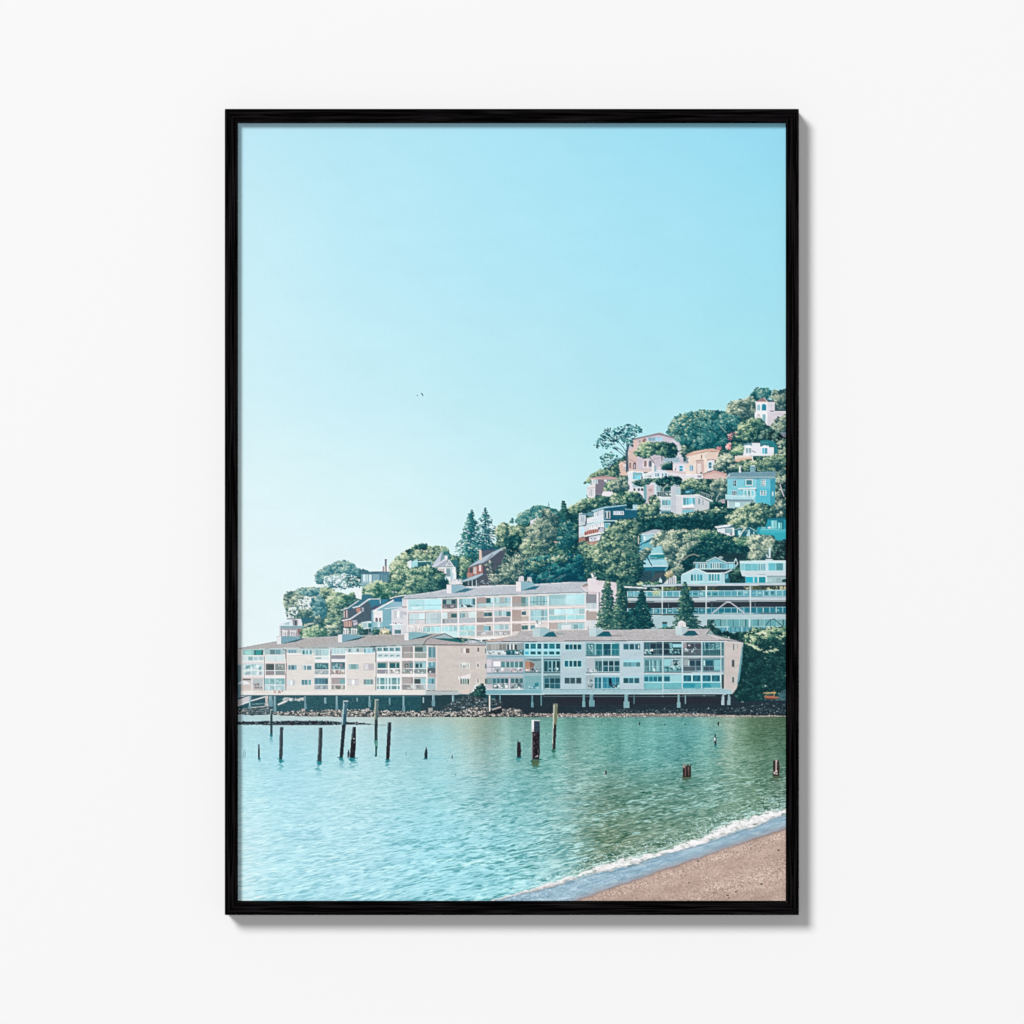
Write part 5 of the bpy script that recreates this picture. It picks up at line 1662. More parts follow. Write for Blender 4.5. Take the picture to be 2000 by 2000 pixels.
# base beam
P('9cc4ce', '845 1234 1932 1230 5350 1216 5500 1240 5505 1312 5350 1315 848 1330', g=3)
P('64aab8', '848 1240 1910 1232 1910 1318 848 1328', .75)
for i in range(46):
    x = 900 + i * 98
    R('6c9ca8', x, 1242 + (i * 37) % 30, x + 60, 1256 + (i * 37) % 30, 0, .35)
L('2c5460', '1932 1228 2700 1236 3400 1228 3900 1228 5350 1214', 7, .6)
L('cfe4ea', '848 1318 5350 1306', 9)
L('c8dce2', [N + 340, 1212, N + 335, 1335], 16)
L('141f28', '850 1336 3864 1328 5350 1322', 16)
L('7c98a4', '1950 1362 3864 1366 5200 1344', 7)
for x, w2, y2, c in ((932, 30, 1640, 'd8dcd4'), (1125, 24, 1500, '5ca0ac'), (1735, 30, 1560, '5c98a4'), (1905, 24, 1530, '5c98a4'), (2710, 42, 1550, '6ca4ae'),
                     (2860, 70, 1530, '649aa4'), (3515, 74, 1560, '7cb0b8'), (3662, 26, 1500, '3c6c78'), (N + 640, 40, 1560, '78a8b0'),
                     (N + 765, 24, 1500, '7ca8b0'), (N + 1478, 34, 1450, 'a8c4cc'), (N + 1590, 34, 1450, '8cb0b8')):
    piece('pier', None)
    L(c, [x, 1338, x, y2], w2)
    L('1c4450', [x + w2 * .42, 1345, x + w2 * .42, y2], max(6, w2 * .18), .6)
    if y2 > 1540 or w2 > 30:
        L(c, [x, y2 - 80, x, y2], w2 * 1.5)
    if w2 == 34:
        L(c, [x - 4, 1450, x - 4, 1510], 62)
piece('chimney', 'printed square vent chimney at the left end of the right waterfront roof')
P('9cc4cc', '1875 68 1960 66 2075 108 2060 130 1960 212 1878 236')
P('bcd4d8', '1742 72 1880 66 1880 236 1745 232')
L('6c98a0', '1740 70 1960 62 2080 108', 8)
P('0e6274', '1930 235 1990 180 2060 142 2140 136 2205 235')
P('8c9c9c', '2165 150 2290 155 2370 192 2180 192', .8)
busy(1790, -80, 1920, 62, 'f4f4f6 d4dce0 8c9ca4 f0f0f4', 16, 44)
piece('chimney', 'printed square vent chimney in the middle of the right waterfront roof')
P('a4c6cc', '2935 64 3070 95 3070 120 2990 215 2935 228')
P('c0d8dc', '2812 66 2940 62 2940 228 2812 226')
L('d8e4e8', '2806 64 2940 56 3076 94', 8)
P('0d5c70', '2930 228 3080 128 3180 128 3250 228')
P('8c8484', '3200 195 3420 195 3440 225 3240 225', .6)
piece('chimney', 'printed vent chimney with a flared cap at the right end of the right waterfront roof')
P('b0c8ce', [N + 690, 50, N + 815, 72, N + 800, 110, N + 720, 200, N + 690, 205])
P('c4dade', [N + 575, 48, N + 695, 50, N + 695, 206, N + 582, 202])
L('e8eef0', [N + 565, 40, N + 700, 38, N + 830, 62], 14)
P('0f5868', [N + 700, 210, N + 820, 116, N + 940, 118, N + 1015, 205, N + 900, 214])
P('e8e4e4', [N + 615, 36, N + 625, -40, N + 690, -80, N + 770, -40, N + 778, 45])
bars(N + 625, -30, N + 770, 36, 'a8a0a4', 4, 9)

# ---------------------------------------------------------------- waterfront, left building
at(460, 1220)
piece('shore', 'printed shaded bank under the left waterfront building')
P('124654', '30 1380 300 1335 4430 1330 4900 1350 4900 1740 3500 1720 30 1700', g=5)
rocks('300 1400 4400 1380 4400 1640 300 1640', 'dk', r=1.8, b=.2, sp=.1, n=.35, under=None, asp=2)
P('2c6c7c', '2000 1340 3500 1340 3500 1372 2000 1376', .6)
P('1c2c34', '3500 1345 4400 1345 4700 1500 4700 1700 3500 1650', .6)
piece('ramp', 'printed white gangway and landing at the left end of the waterfront')
P('ccc4ca', '20 1430 240 1352 290 1348 280 1440 20 1545')
L('e4e2e8', '20 1545 300 1440 600 1352', 22)
P('0f4250', '280 1480 560 1370 560 1500 60 1580')
L('78a8ac', '300 1510 560 1490', 12)
P('ccbcb6', '548 1352 606 1352 600 1490 645 1535 538 1535 560 1480')
L('c4c0bc', '40 1620 300 1570 650 1540', 14)
P('e8e0e0', '780 1510 940 1430 970 1460 800 1530')
busy(880, 1380, 1300, 1450, 'dcdcdc a8acac c8c4c0 5c7c84', 30, 50)
for x, w2, y1, y2 in ((262, 36, 1345, 1640), (655, 60, 1345, 1540), (735, 36, 1345, 1640), (1310, 30, 1345, 1600), (1690, 40, 1390, 1490), (1905, 32, 1345, 1620),
                      (2290, 24, 1390, 1450), (2525, 32, 1345, 1560), (2905, 30, 1390, 1500), (3168, 34, 1345, 1640), (3545, 26, 1380, 1480),
                      (3732, 44, 1345, 1540), (4105, 40, 1345, 1460)):
    piece('pier', None)
    L('6494a2', [x, y1, x, y2], w2)
    L('a0c4cc', [x - w2 * .3, y1, x - w2 * .3, y2], w2 * .3)
    if y2 > 1530:
        L('5c8c9a', [x, y2 - 90, x, y2 - 10], w2 * 1.5)
P('a8a09c', '3630 1580 3720 1575 3720 1640 3640 1645')
P('b4a4a0', '2448 1590 2520 1580 2515 1640 2440 1640')
P('b4a4a0', '1240 1590 1300 1590 1300 1640 1240 1645')

piece('apartment_building', 'printed left waterfront building with cream walls, stacked balconies and a plain gable end')
P('e8ddd5', '90 480 900 455 2640 430 3120 400 3735 395 3735 1332 90 1332', g=2)
P('6c98a8', '30 760 100 760 100 1330 80 1380 30 1400')
P('d8d4d8', '30 500 110 480 110 560 90 760 30 760')
P('d2c5bd', '3720 392 4735 396 4735 1150 4530 1135 4430 1320 3720 1335', g=2)
P('cdb8b4', '3730 400 4730 402 4730 420 3730 418')
P('b0a7a6', '-20 470 100 446 770 322 860 360 1240 262 1360 250 1932 225 2380 210 3180 190 3300 210 3600 200 3700 165 3944 170 4294 345 4730 386 4730 396 3864 378 3540 378 3120 392 2600 408 1932 436 900 448 100 472', g=7)
P('a4b8be', '1400 420 2100 300 2600 330 3100 340 3540 300 3540 378 2600 404 1932 432 1000 446', .35)
L('6c7880', '-20 466 100 444 770 321', 7)
L('e8e4e4', '1240 258 1932 223 2380 208 3180 188', 7, .7)
P('9ab4bc', '3664 262 3944 184 4230 330 4100 300')
P('106468', '3690 258 3960 262 4160 268 4294 346 4180 336 3864 292')
P('b4a4a8', '3660 268 3864 296 4180 340 4200 352 3560 372', g=4)
L('3c4c54', '3545 378 3600 300 3655 258 3944 172 4150 270', 15)
L('44343c', '3545 380 3864 384 4725 396', 13)
P('9cacb4', '4294 346 4400 290 4700 320 4732 386')
busy(4360, 300, 4600, 350, 'c8ccd4 8c98a0 e0e0e4', 12, 44)
L('5c6c78', '4200 270 4420 290 4700 320', 8)
P('f0f2f4', '4620 325 4625 285 4650 285 4655 325')
# shaded strip under the eaves
P('a8c4c8', '130 470 900 456 2640 432 3120 404 3180 404 3180 470 2640 520 2080 530 1932 540 960 545 130 520', .75)
# bay a
R('84c0c0', 130, 478, 520, 582)
R('1e9490', 345, 485, 495, 580)
R('98dcd4', 175, 490, 290, 575)
R('1c5c64', 345, 485, 372, 580)
R('1c5c64', 480, 485, 515, 578)
L('f4f8fa', '110 590 520 585', 13)
R('d4e6ea', 120, 598, 520, 690)
R('6ca4a4', 235, 610, 315, 675, 0, .8)
R('98c0c8', 345, 612, 410, 670, 0, .7)
R('98bcc4', 440, 610, 515, 672, 0, .7)
L('fafafc', '105 700 520 692', 14)
R('f0dee0', 105, 708, 530, 735)
R('c4dee2', 120, 738, 520, 865)
busy(130, 745, 500, 860, 'd8eef0 a4ccd0 e8f4f6 5c9ca4', 22, 60)
L('f6fafc', '110 868 520 862', 12)
R('d8e8ec', 120, 876, 520, 962)
busy(130, 885, 510, 955, 'f4fafc a8ccd4 c0e0dc 98b0b8', 20, 60)
R('f4ecee', 100, 965, 530, 990)
R('e8d4d2', 100, 990, 530, 1018)
R('c8bcbc', 120, 1020, 520, 1250)
R('4c484c', 130, 1028, 280, 1052)
R('b8c4c8', 330, 1030, 510, 1160)
busy(330, 1100, 510, 1220, '9c8c90 dcdcdc 786c70 f0f0f0', 22, 44)
L('f0f0f0', '325 1166 520 1162', 8)
P('e8ecf0', '40 1110 80 1075 150 1065 190 1070 270 1120 230 1145 120 1130 40 1130')
P('e0c8bc', '90 1140 300 1120 330 1240 100 1320', .8)
crown('130 1260 240 1240 260 1300 160 1320', 'red', r=1.5, b=.5, dens=.5, under=False)
L('f4eef0', '300 1035 300 1240', 22)
# bay b
R('a0c0c4', 545, 462, 930, 575)
win(645, 478, 840, 568, '5c8c98', '94b4b8', 2, fw=5)
L('f0f6f8', '545 578 930 572', 12)
R('d4e8ea', 560, 586, 920, 690)
L('a4d0d0', '745 590 745 690', 7)
R('f0dcdc', 540, 692, 935, 735)
R('4c5854', 560, 740, 920, 870)
R('7c8884', 750, 745, 915, 868)
R('37474a', 600, 760, 720, 865)
busy(770, 760, 900, 860, 'c4d0cc 3c504c 94a09c', 12, 36)
R('8c8088', 560, 875, 920, 955)
R('88a4a4', 740, 875, 900, 955, 0, .5)
L('d8f0f0', '550 872 920 868', 11)
L('f6f4f4', '735 738 735 960', 18)
R('f4ecee', 540, 975, 935, 1012)
R('88c0c4', 545, 1018, 920, 1136)
R('6cb0b4', 740, 1020, 915, 1130)
busy(560, 1025, 900, 1130, 'a8d4d4 6ca8ac 88bcc0', 14, 70)
L('eef8f8', '540 1140 920 1138', 12)
R('b4d4da', 540, 1148, 920, 1248)
busy(550, 1160, 910, 1240, 'c8e0e4 a0c4cc 90b4bc', 14, 70)
L('f0f8f8', '735 1020 735 1245', 10)
L('3c5c68', '535 600 535 1240', 11)
L('8c5c68', '945 480 950 800 940 1310', 18)
L('3c5058', '890 462 960 490', 12)
# wall c
win(985, 478, 1140, 545, '7cb0c4', 'b8d4dc', 3, fw=5)
win(1258, 482, 1430, 570, '78bcc4', 'dcf2f4', 3, fw=7)
R('2c7078', 1258, 482, 1290, 568)
R('4c7c88', 1402, 482, 1430, 560)
R('f4ecf0', 960, 545, 1230, 570)
win(985, 768, 1148, 858, '6c9cac', 'f0f4f4', 3, fw=6)
R('3c6c80', 1050, 768, 1098, 858)
win(1245, 765, 1425, 858, '5894a8', 'ece8ea', 2, fw=7)
R('c4d4d8', 1245, 765, 1290, 858)
R('dcecf0', 1300, 765, 1425, 782)
win(975, 1050, 1110, 1148, 'dce8f2', 'd4ccd4', 3, fw=6)
win(1240, 1045, 1420, 1142, '5090a0', 'e4e8ea', 3, fw=8)
L('d4c4c8', '960 590 1460 590', 4)
L('d8c8cc', '960 885 1460 885', 4)
L('cfbcc0', '950 1258 1470 1252', 6)
# bay d
R('a8ccd0', 1485, 465, 1765, 590)
win(1500, 470, 1750, 585, 'a8d4d8', 'd8eef0', 4, fw=4)
L('f8fafa', '1480 603 1770 598', 16)
R('d8e8ea', 1490, 612, 1765, 660)
R('7ca4a4', 1500, 625, 1610, 655)
R('f6f0f2', 1480, 665, 1770, 715)
R('2c6470', 1490, 728, 1745, 852)
busy(1500, 740, 1740, 850, '1c4c58 4c8c90 24606c 6cb0b0', 22, 50)
L('e4f8f8', '1480 858 1750 854', 11)
R('94a8ac', 1490, 866, 1750, 945)
busy(1500, 870, 1740, 940, 'c8d4c8 7c949c e0ecd8 a8b4b8', 20, 40)
R('f2e6e8', 1475, 950, 1770, 1000)
R('3c7484', 1485, 1012, 1742, 1132)
win(1500, 1030, 1740, 1130, '34687c', '6ca4b0', 4, fw=3, m=10)
L('dcf2f4', '1475 1138 1745 1134', 11)
R('94a4b0', 1480, 1146, 1742, 1228)
busy(1490, 1150, 1735, 1225, 'a8a4b0 7c8c98 b8c8d0', 14, 50)
L('d8e0e4', '1475 1238 1750 1234', 8)
L('f4eef0', '1772 470 1765 1250', 20)
L('4c505c', '1793 500 1793 800', 9)
L('5c4c5c', '1793 640 1793 960', 9)
# bay e
R('b4d4d8', 1802, 448, 2068, 560)
bars(1810, 450, 2060, 556, 'dcf0f2', 4, 8)
L('f4f8f8', '1800 568 2070 560', 12)
R('8c8c98', 1805, 578, 2068, 650)
R('f4f0f2', 1800, 655, 2072, 705)
R('4c7884', 1802, 712, 2068, 848)
busy(1810, 720, 2060, 845, '24505c 84b4bc 36707c 7c7c88', 18, 60)
L('e8f4f4', '1800 852 2070 848', 11)
R('b09c98', 1802, 860, 2068, 940)
busy(1810, 860, 2060, 940, 'f0ece8 8c7470 c8b8b0 3c4444', 24, 44)
R('f2e4e6', 1800, 950, 2072, 1000)
R('a8989a', 1802, 1008, 2066, 1130)
R('6ca8a8', 1960, 1030, 2060, 1120)
L('e4e8ea', '1800 1140 2066 1134', 9)
R('94908a', 1802, 1148, 2064, 1228)
busy(1810, 1150, 2060, 1225, 'c8b8ac 7c7874 d4ccc8', 14, 60)
L('d8c8c4', '1800 1240 2066 1234', 8)
L('f4eef0', '2080 500 2072 1250', 26)
# wall f
o = 1932
win(o + 195, 455, o + 390, 525, 'a8c4c8', 'b4ccd0', 3, fw=5)
R('5c8894', o + 197, 458, o + 235, 522)
R('5c7c88', o + 352, 458, o + 390, 520)
win(o + 490, 455, o + 670, 540, '98ccd8', 'c8dee4', 3, fw=5)
R('3c7c94', o + 490, 458, o + 520, 530)
R('5c8c98', o + 645, 455, o + 700, 510)
R('f8f4f6', o + 160, 530, o + 480, 562)
R('f4ecf0', o + 480, 545, o + 700, 565)
win(o + 198, 750, o + 385, 848, '84a8ac', 'e8e8ea', 3, fw=6)
R('70a4a4', o + 240, 750, o + 340, 845)
win(o + 492, 748, o + 665, 850, 'e4dce4', '9c9ca8', 2, fw=6)
win(o + 190, 1040, o + 375, 1140, 'ece8f0', 'b0b0bc', 3, fw=6)
win(o + 480, 1038, o + 662, 1138, '649c9c', 'dce8ea', 3, fw=8)
R('8c8894', o + 480, 1040, o + 505, 1135)
R('9c949c', o + 640, 1040, o + 662, 1135)
L('dcccd0', [o + 150, 580, o + 700, 575], 4)
L('dcccd0', [o + 150, 878, o + 700, 874], 4)
L('4c6470', [o + 672, 440, o + 712, 470, o + 716, 900, o + 708, 1310], 15)
# bay g
R('ccdfe3', o + 732, 420, o + 1190, 640)
for i, x in enumerate((745, 860, 972, 1085)):
    R(['6c9ca0', '549098', '5c949c', '6098a4'][i], o + x, 440, o + x + 82, 505)
    R('1f4854' if i == 1 else '3c7c88', o + x, 440, o + x + 28, 500, 0, .8)
    R('d4eaee', o + x, 560, o + x + 80, 625)
    R('7c9ca0', o + x + 8, 580, o + x + 78, 610, -.15)
L('f6fafc', [o + 735, 530, o + 1185, 525], 24)
L('f4f8fa', [o + 735, 645, o + 1190, 640], 20)
R('f6eef0', o + 732, 655, o + 1190, 695)
R('a8a8a0', o + 735, 705, o + 1160, 730)
R('1c6870', o + 740, 728, o + 935, 828)
R('185c64', o + 965, 728, o + 1158, 825)
R('889c98', o + 895, 728, o + 938, 825)
L('a8d8d4', [o + 1092, 728, o + 1092, 820], 12)
L('dcf4f4', [o + 735, 842, o + 1165, 838], 12)
R('8c8c9c', o + 735, 850, o + 935, 928)
R('8ca0a4', o + 960, 850, o + 1165, 928)
busy(o + 860, 850, o + 1165, 935, 'f4f4f4 8c7c80 c4d4d4 5c7474 e0c8cc', 36, 44)
L('f4f6f6', [o + 948, 705, o + 945, 930], 16)
R('f6eef0', o + 730, 945, o + 1190, 992)
R('dceef0', o + 732, 996, o + 1185, 1245)
for a_, b_ in ((738, 768), (792, 875), (898, 925), (955, 990), (1015, 1105), (1130, 1160)):
    R('6ca4a8', o + a_, 1005, o + b_, 1132)
    R('3c7c84', o + a_, 1020, o + b_, 1060, 0, .5)
    R('5c9498', o + a_, 1158, o + b_, 1228)
L('eefafa', [o + 735, 1144, o + 1175, 1140], 14)
L('f4eff2', [o + 1190, 415, o + 1185, 1240], 18)
# bay h
R('9c9494', o + 1205, 410, o + 1412, 635)
R('7c7878', o + 1370, 415, o + 1412, 635, 0, .5)
R('849490', o + 1445, 408, o + 1670, 635)
R('3c6064', o + 1452, 430, o + 1600, 512)
R('86b4b8', o + 1600, 428, o + 1660, 512)
L('e4e6e6', [o + 1240, 532, o + 1670, 526], 13)
R('b4aea8', o + 1240, 542, o + 1412, 630, 0, .6)
R('a8aca4', o + 1450, 540, o + 1670, 630, 0, .7)
R('f6eaea', o + 1200, 650, o + 1690, 686)
L('a88c8c', [o + 1200, 692, o + 1680, 688], 7)
R('a09898', o + 1205, 698, o + 1412, 930)
R('4c5458', o + 1255, 745, o + 1330, 815)
R('98a0a0', o + 1275, 762, o + 1312, 800)
win(o + 1350, 720, o + 1412, 830, '54808c', '8cacb0', 2, fw=4)
R('7cb4bc', o + 1445, 705, o + 1670, 930)
R('203c48', o + 1462, 740, o + 1515, 820)
R('20404c', o + 1545, 735, o + 1580, 815)
R('9cd0d8', o + 1590, 720, o + 1660, 825)
L('eef4f4', [o + 1220, 836, o + 1670, 830], 12)
R('888c94', o + 1205, 846, o + 1412, 925)
R('7c9498', o + 1445, 844, o + 1670, 925)
busy(o + 1210, 850, o + 1670, 925, '5c6870 b4c4bc 8ca49c e4ecec 98989c', 34, 46)
R('f6eaea', o + 1200, 940, o + 1690, 985)
R('aca4a2', o + 1205, 992, o + 1412, 1235)
R('7c7876', o + 1385, 1000, o + 1412, 1120)
R('a8b4b4', o + 1435, 996, o + 1665, 1235)
R('34484c', o + 1440, 1030, o + 1555, 1120)
R('98ccd4', o + 1560, 1020, o + 1655, 1122)
L('eef2f2', [o + 1215, 1132, o + 1660, 1128], 12)
R('94908e', o + 1205, 1142, o + 1412, 1225)
R('a0b0b4', o + 1435, 1140, o + 1660, 1225)
busy(o + 1210, 1145, o + 1660, 1225, 'b8b4b0 8c8c90 c8d4d4 a09c9c', 24, 60)
L('f6eeee', [o + 1428, 410, o + 1418, 1235], 18)
L('f6eeee', [o + 1680, 405, o + 1665, 1245], 18)
# bay i
R('5c94a4', o + 1700, 425, o + 1840, 625)
bars(o + 1700, 425, o + 1840, 620, '36707c', 4, 9)
L('a8d0d8', [o + 1770, 430, o + 1770, 620], 12)
R('c4b4b0', o + 1695, 635, o + 1850, 700)
R('b4a4a0', o + 1695, 930, o + 1850, 1000)
R('5ca4b8', o + 1700, 712, o + 1838, 820)
L('d4f0f4', [o + 1770, 715, o + 1770, 780], 14)
R('50606c', o + 1690, 820, o + 1840, 920)
busy(o + 1680, 850, o + 1760, 920, 'e8f0ec b8ccc4 2c3c44', 10, 36)
R('6cb0c0', o + 1695, 1015, o + 1832, 1125)
R('2c6c7c', o + 1775, 1030, o + 1800, 1120)
R('b0c8d0', o + 1690, 1130, o + 1835, 1232)
bars(o + 1695, 1135, o + 1830, 1230, '90a8b4', 7, 5)
L('2c3c44', [o + 1665, 1245, o + 1835, 1240], 10)
L('e6dada', [o + 1862, 400, o + 1855, 1240], 20)
# gable end
G_ = 3864
win(G_ + 375, 455, G_ + 548, 545, 'ccc0c0', 'dcd4d4', 3, fw=5)
R('7c6464', G_ + 478, 455, G_ + 548, 545)
win(G_ + 700, 442, G_ + 728, 518, '7c5c5c', 'd8d0d0', fw=5)
win(G_ + 378, 732, G_ + 545, 832, 'b4bcb4', 'f6f4f4', 4, fw=10)
R('e8ece8', G_ + 410, 732, G_ + 480, 770)
win(G_ + 698, 735, G_ + 720, 808, '34383c', 'f6f2f2', fw=12)
P('eee6e8', [G_ + 385, 985, G_ + 540, 935, G_ + 572, 930, G_ + 568, 1010, G_ + 385, 1018])
P('f8f6f6', [G_ + 338, 975, G_ + 360, 990, G_ + 355, 1050, G_ + 336, 1030])
win(G_ + 372, 1028, G_ + 542, 1128, '6c8c84', 'f2eeee', 4, fw=10)
R('3c4444', G_ + 375, 1030, G_ + 402, 1128)
R('3c4444', G_ + 515, 1030, G_ + 540, 1128)
win(G_ + 696, 1028, G_ + 718, 1104, '30383c', 'f2eeee', fw=12)
win(G_ + 838, 740, G_ + 870, 830, '84a4a4', None)
win(G_ + 838, 1025, G_ + 870, 1122, '5c7c7c', None)
win(G_ + 838, 450, G_ + 866, 545, '6c8488', None)
P('e8d0c4', [G_ + 560, 1200, G_ + 340, 1245, G_ + 380, 1310, G_ + 520, 1310], .6)
P('b2bcbe', [o + 1600, 1262, G_ + 330, 1255, G_ + 420, 1322, o + 1610, 1336])
L('7c8c90', [o + 1650, 1262, G_ + 330, 1255], 9)
L('e0e0e2', [G_ + 345, 1295, G_ + 355, 1310], 24)
# base beam
P('f0e5dd', '90 1252 1640 1248 3590 1240 3590 1330 90 1335', g=2)
P('e8dccc', '290 1300 420 1258 560 1250 660 1300')
busy(700, 1240, 930, 1300, 'd8a898 e8c8c0 b87c70', 10, 40)
L('fafafa', '90 1318 3530 1322', 12)
L('1c4450', '90 1340 3540 1340', 9)
P('c8dce4', '3530 1255 3590 1250 3590 1330 3540 1335', .5)

for lab, ox, oy, sh in (('printed white chimney nearest the left end of the waterfront roof', 0, 0, 0),
                        ('printed white chimney on the middle of the left waterfront roof', 1155, -35, 1),
                        ('printed white chimney next to the gable of the left waterfront roof', 2410, -75, 2)):
    piece('chimney', lab)
    P('689fb2' if sh < 2 else '7cb4c0', [845 + ox, 225 + oy, 960 + ox, 215 + oy, 1200 + ox, 238 + oy, 1240 + ox, 260 + oy, 1050 + ox, 335 + oy, 850 + ox, 366 + oy])
    P('ece8ec', [772 + ox, 232 + oy, 852 + ox, 222 + oy, 852 + ox, 372 + oy, 775 + ox, 374 + oy])
    L('a8b4bc', [765 + ox, 234 + oy, 850 + ox, 222 + oy, 960 + ox, 214 + oy, 1200 + ox, 238 + oy], 9)
    P('0f4656', [850 + ox, 368 + oy, 1240 + ox, 264 + oy, 1310 + ox, 262 + oy, 1140 + ox, 325 + oy])
    P('8c8890' if sh == 0 else 'b8b8c4', [845 + ox, 215 + oy, 850 + ox, 140 + oy, 1150 + ox, 140 + oy, 1150 + ox, 215 + oy], .35 if sh == 0 else .2)
    for xx_ in (885, 915, 955, 1030, 1075, 1115):
        L('f6f4f6', [xx_ + ox, 215 + oy, xx_ + ox + 6, 110 + oy + (xx_ % 4) * 6], 20)
        L('f8f8fa', [xx_ + ox - 10, 110 + oy + (xx_ % 4) * 6, xx_ + ox + 22, 104 + oy + (xx_ % 4) * 6], 20)
        L('9090a0', [xx_ + ox + 12, 215 + oy, xx_ + ox + 16, 130 + oy], 7)

piece('bush', 'printed dense green bush wedged between the two waterfront buildings')
crown([G_ + 540, 1340, G_ + 600, 1280, G_ + 650, 1250, G_ + 665, 1165, G_ + 780, 1140, G_ + 850, 1140, G_ + 852, 1420, G_ + 640, 1410], 'sea', b=.22, gy=.2)

# ---------------------------------------------------------------- stones along the water's edge
piece('riprap', 'printed pale boulders lining the water below the buildings')
rocks('640 1680 760 1650 1300 1640 1932 1610 2600 1620 3000 1640 3864 1650 3864 1745 1932 1745 1200 1735 760 1715', 'tan', r=2.0, b=.5)
rocks('30 1600 250 1590 640 1560 700 1620 700 1700 300 1720 30 1690', 'rokd', r=2.2, b=.5)
rocks('30 1625 200 1640 230 1680 30 1685', 'tan', r=2, b=.4)
at(860, 1220)
rocks('260 1450 400 1370 620 1340 880 1400 1140 1430 1180 1520 1000 1560 700 1560 400 1600 120 1640 0 1650 60 1560', 'rokd', r=2.2, b=.34, asp=2)
rocks('-20 1660 300 1640 560 1590 760 1560 880 1580 1100 1600 1300 1580 1520 1620 1600 1680 1932 1690 1932 1752 -20 1752', 'tan', r=2.1, b=.5)
rocks('1932 1690 3864 1680 5000 1690 5300 1712 5300 1748 1932 1752', 'tan', r=1.6, b=.56, under='7c706c')
rocks('5250 1715 6600 1726 6600 1742 5250 1748', 'tan', r=1.3, b=.55, under='a89c90', n=.7)
rocks('2400 1630 3864 1600 5200 1600 5400 1690 2400 1690', 'rokd', r=1.5, b=.22, n=.4, under=None)
P('141f28', '900 1630 1130 1560 1180 1620 1120 1690 940 1690', .9)
L('b8aca8', '980 1610 1140 1560', 24)
L('d8dcd4', '930 1350 928 1640', 26)
piece('breakwater', 'printed low line of dark stones lying in the shallow water at the left')
at(460, 1220)
rocks('20 1840 600 1830 1500 1820 1932 1840 2300 1852 2560 1880 2580 1892 1932 1898 900 1900 20 1896', 'rokd', r=1.9, b=.28, asp=2, n=1.1, under='302c3a', sp=.22)
L('4c5058', '2580 1893 2700 1896', 6)
L('4c5058', '2720 1897 2840 1896', 6)
at(460, 1220)
for x0_, x1_, c in ((40, 700, 'b4ccd4'), (700, 2900, 'c4c8c0')):
    pass

# ---------------------------------------------------------------- pilings standing in the water
FR = 360 / 1932


def reflect(x, y0, y1, w, c, a=.8, drift=0):
    rr = np.random.RandomState(int(x + y0))
    y = y0
    while y < y1:
        f = 1 - (y - y0) / (y1 - y0)
        ww = w * rr.uniform(.35, 1.15)
        xx = x + rr.uniform(-.35, .35) * w + drift * (1 - f)
        L(c, [xx - ww / 2, y + rr.uniform(-2, 2), xx + ww / 2, y + rr.uniform(-2, 2)], rr.uniform(6, 12), min(1, a * (f ** .7) * rr.uniform(.75, 1.1)))
        y += rr.uniform(7, 13)


def piling(lab, xt, yt, xb, yb, wt, wb, c='2c3840', light=None, split=None, refl=0, top=None, kind='piling', c2=None, rc='1c7c86'):
    global cur
    keep = cur
    if refl:
        cur = SEA
        P(rc, [xb - wb * .5, yb - 4, xb + wb * .5, yb - 4, xb + wb * .55, yb + refl * .22, xb - wb * .2, yb + refl * .34, xb - wb * .6, yb + refl * .2], .8)
        reflect(xb, yb, yb + refl, wb * 1.25, rc)
    piece(kind, lab)
    P(c, [xt - wt / 2, yt, xt + wt / 2, yt, (xt + xb) / 2 + wb * .55, (yt + yb) / 2, xb + wb / 2, yb, xb - wb / 2, yb, (xt + xb) / 2 - wb * .5, (yt + yb) / 2], g=6)
    if c2:
        xm = xt + (xb - xt) * split
        ym = yt + (yb - yt) * split
        P(c2, [xt - wt / 2, yt, xt + wt / 2, yt, xm + wt * .45, ym, xm - wt * .45, ym], g=6)
    if light:
        f = split or 1
        xm = xt + (xb - xt) * f
        ym = yt + (yb - yt) * f
        P(light, [xt - wt / 2, yt, xt - wt * .22, yt, xm - wt * .22, ym, xm - wt / 2, ym])
    if top:
        P(top, [xt - wt / 2 - 2, yt - 3, xt + wt / 2 + 2, yt - 3, xt + wt / 2, yt + 9, xt - wt / 2, yt + 9])
    rr = np.random.RandomState(int(xt))
    for _ in range(int((yb - yt) / 24)):
        y = rr.uniform(yt, yb)
        f = (y - yt) / (yb - yt)
        x = xt + (xb - xt) * f + rr.uniform(-.4, .4) * wt
        L(['141c24', '4c5c64', '5c5458'][rr.randint(3)], [x, y, x + 1, y + rr.uniform(10, 30)], 5, .5)


SEA = 1
at(460, 1340, FR)
piling('printed slim pale-topped piling in front of the low stones, leftmost of the tall ones', 372, 250, 372, 512, 24, 24, '26464e', '7ca8ac', .25, 100, '9cb8b4')
piling('printed thick dark piling right of the slim pale-topped one', 478, 435, 470, 770, 38, 36, '38444e', '5c6c78', .8, 130)
piling('printed thick dark piling standing alone left of the twin-topped group', 890, 437, 876, 790, 42, 42, '38424a', '6c7880', .8, 150)
piling('printed tall blue-white piling rising above the shore stones', 1152, 158, 1105, 752, 50, 38, '26323a', '9cc4cc', .42, 120, 'd0dcdc', c2='2c5c70')
piling('printed leaning piling speckled with white barnacles', 1242, 430, 1222, 755, 34, 54, '24262e', '5c6c78', .35, 125)
busy(1212, 535, 1250, 610, 'e8ecee c4ccd0', 4, 16)
piling('printed tall tan-topped piling in front of the stones, right of the blue-white one', 1477, 145, 1468, 565, 40, 32, '2c3e42', 'c0c4a4', .5, 0, 'a8b4a8', c2='4c6c70')
P('1c5c58', '1450 565 1488 565 1485 640 1480 745 1458 745 1462 640')
busy(1448, 570, 1488, 640, '6cc0a8 0f3c3c 3c8c80', 10, 16)
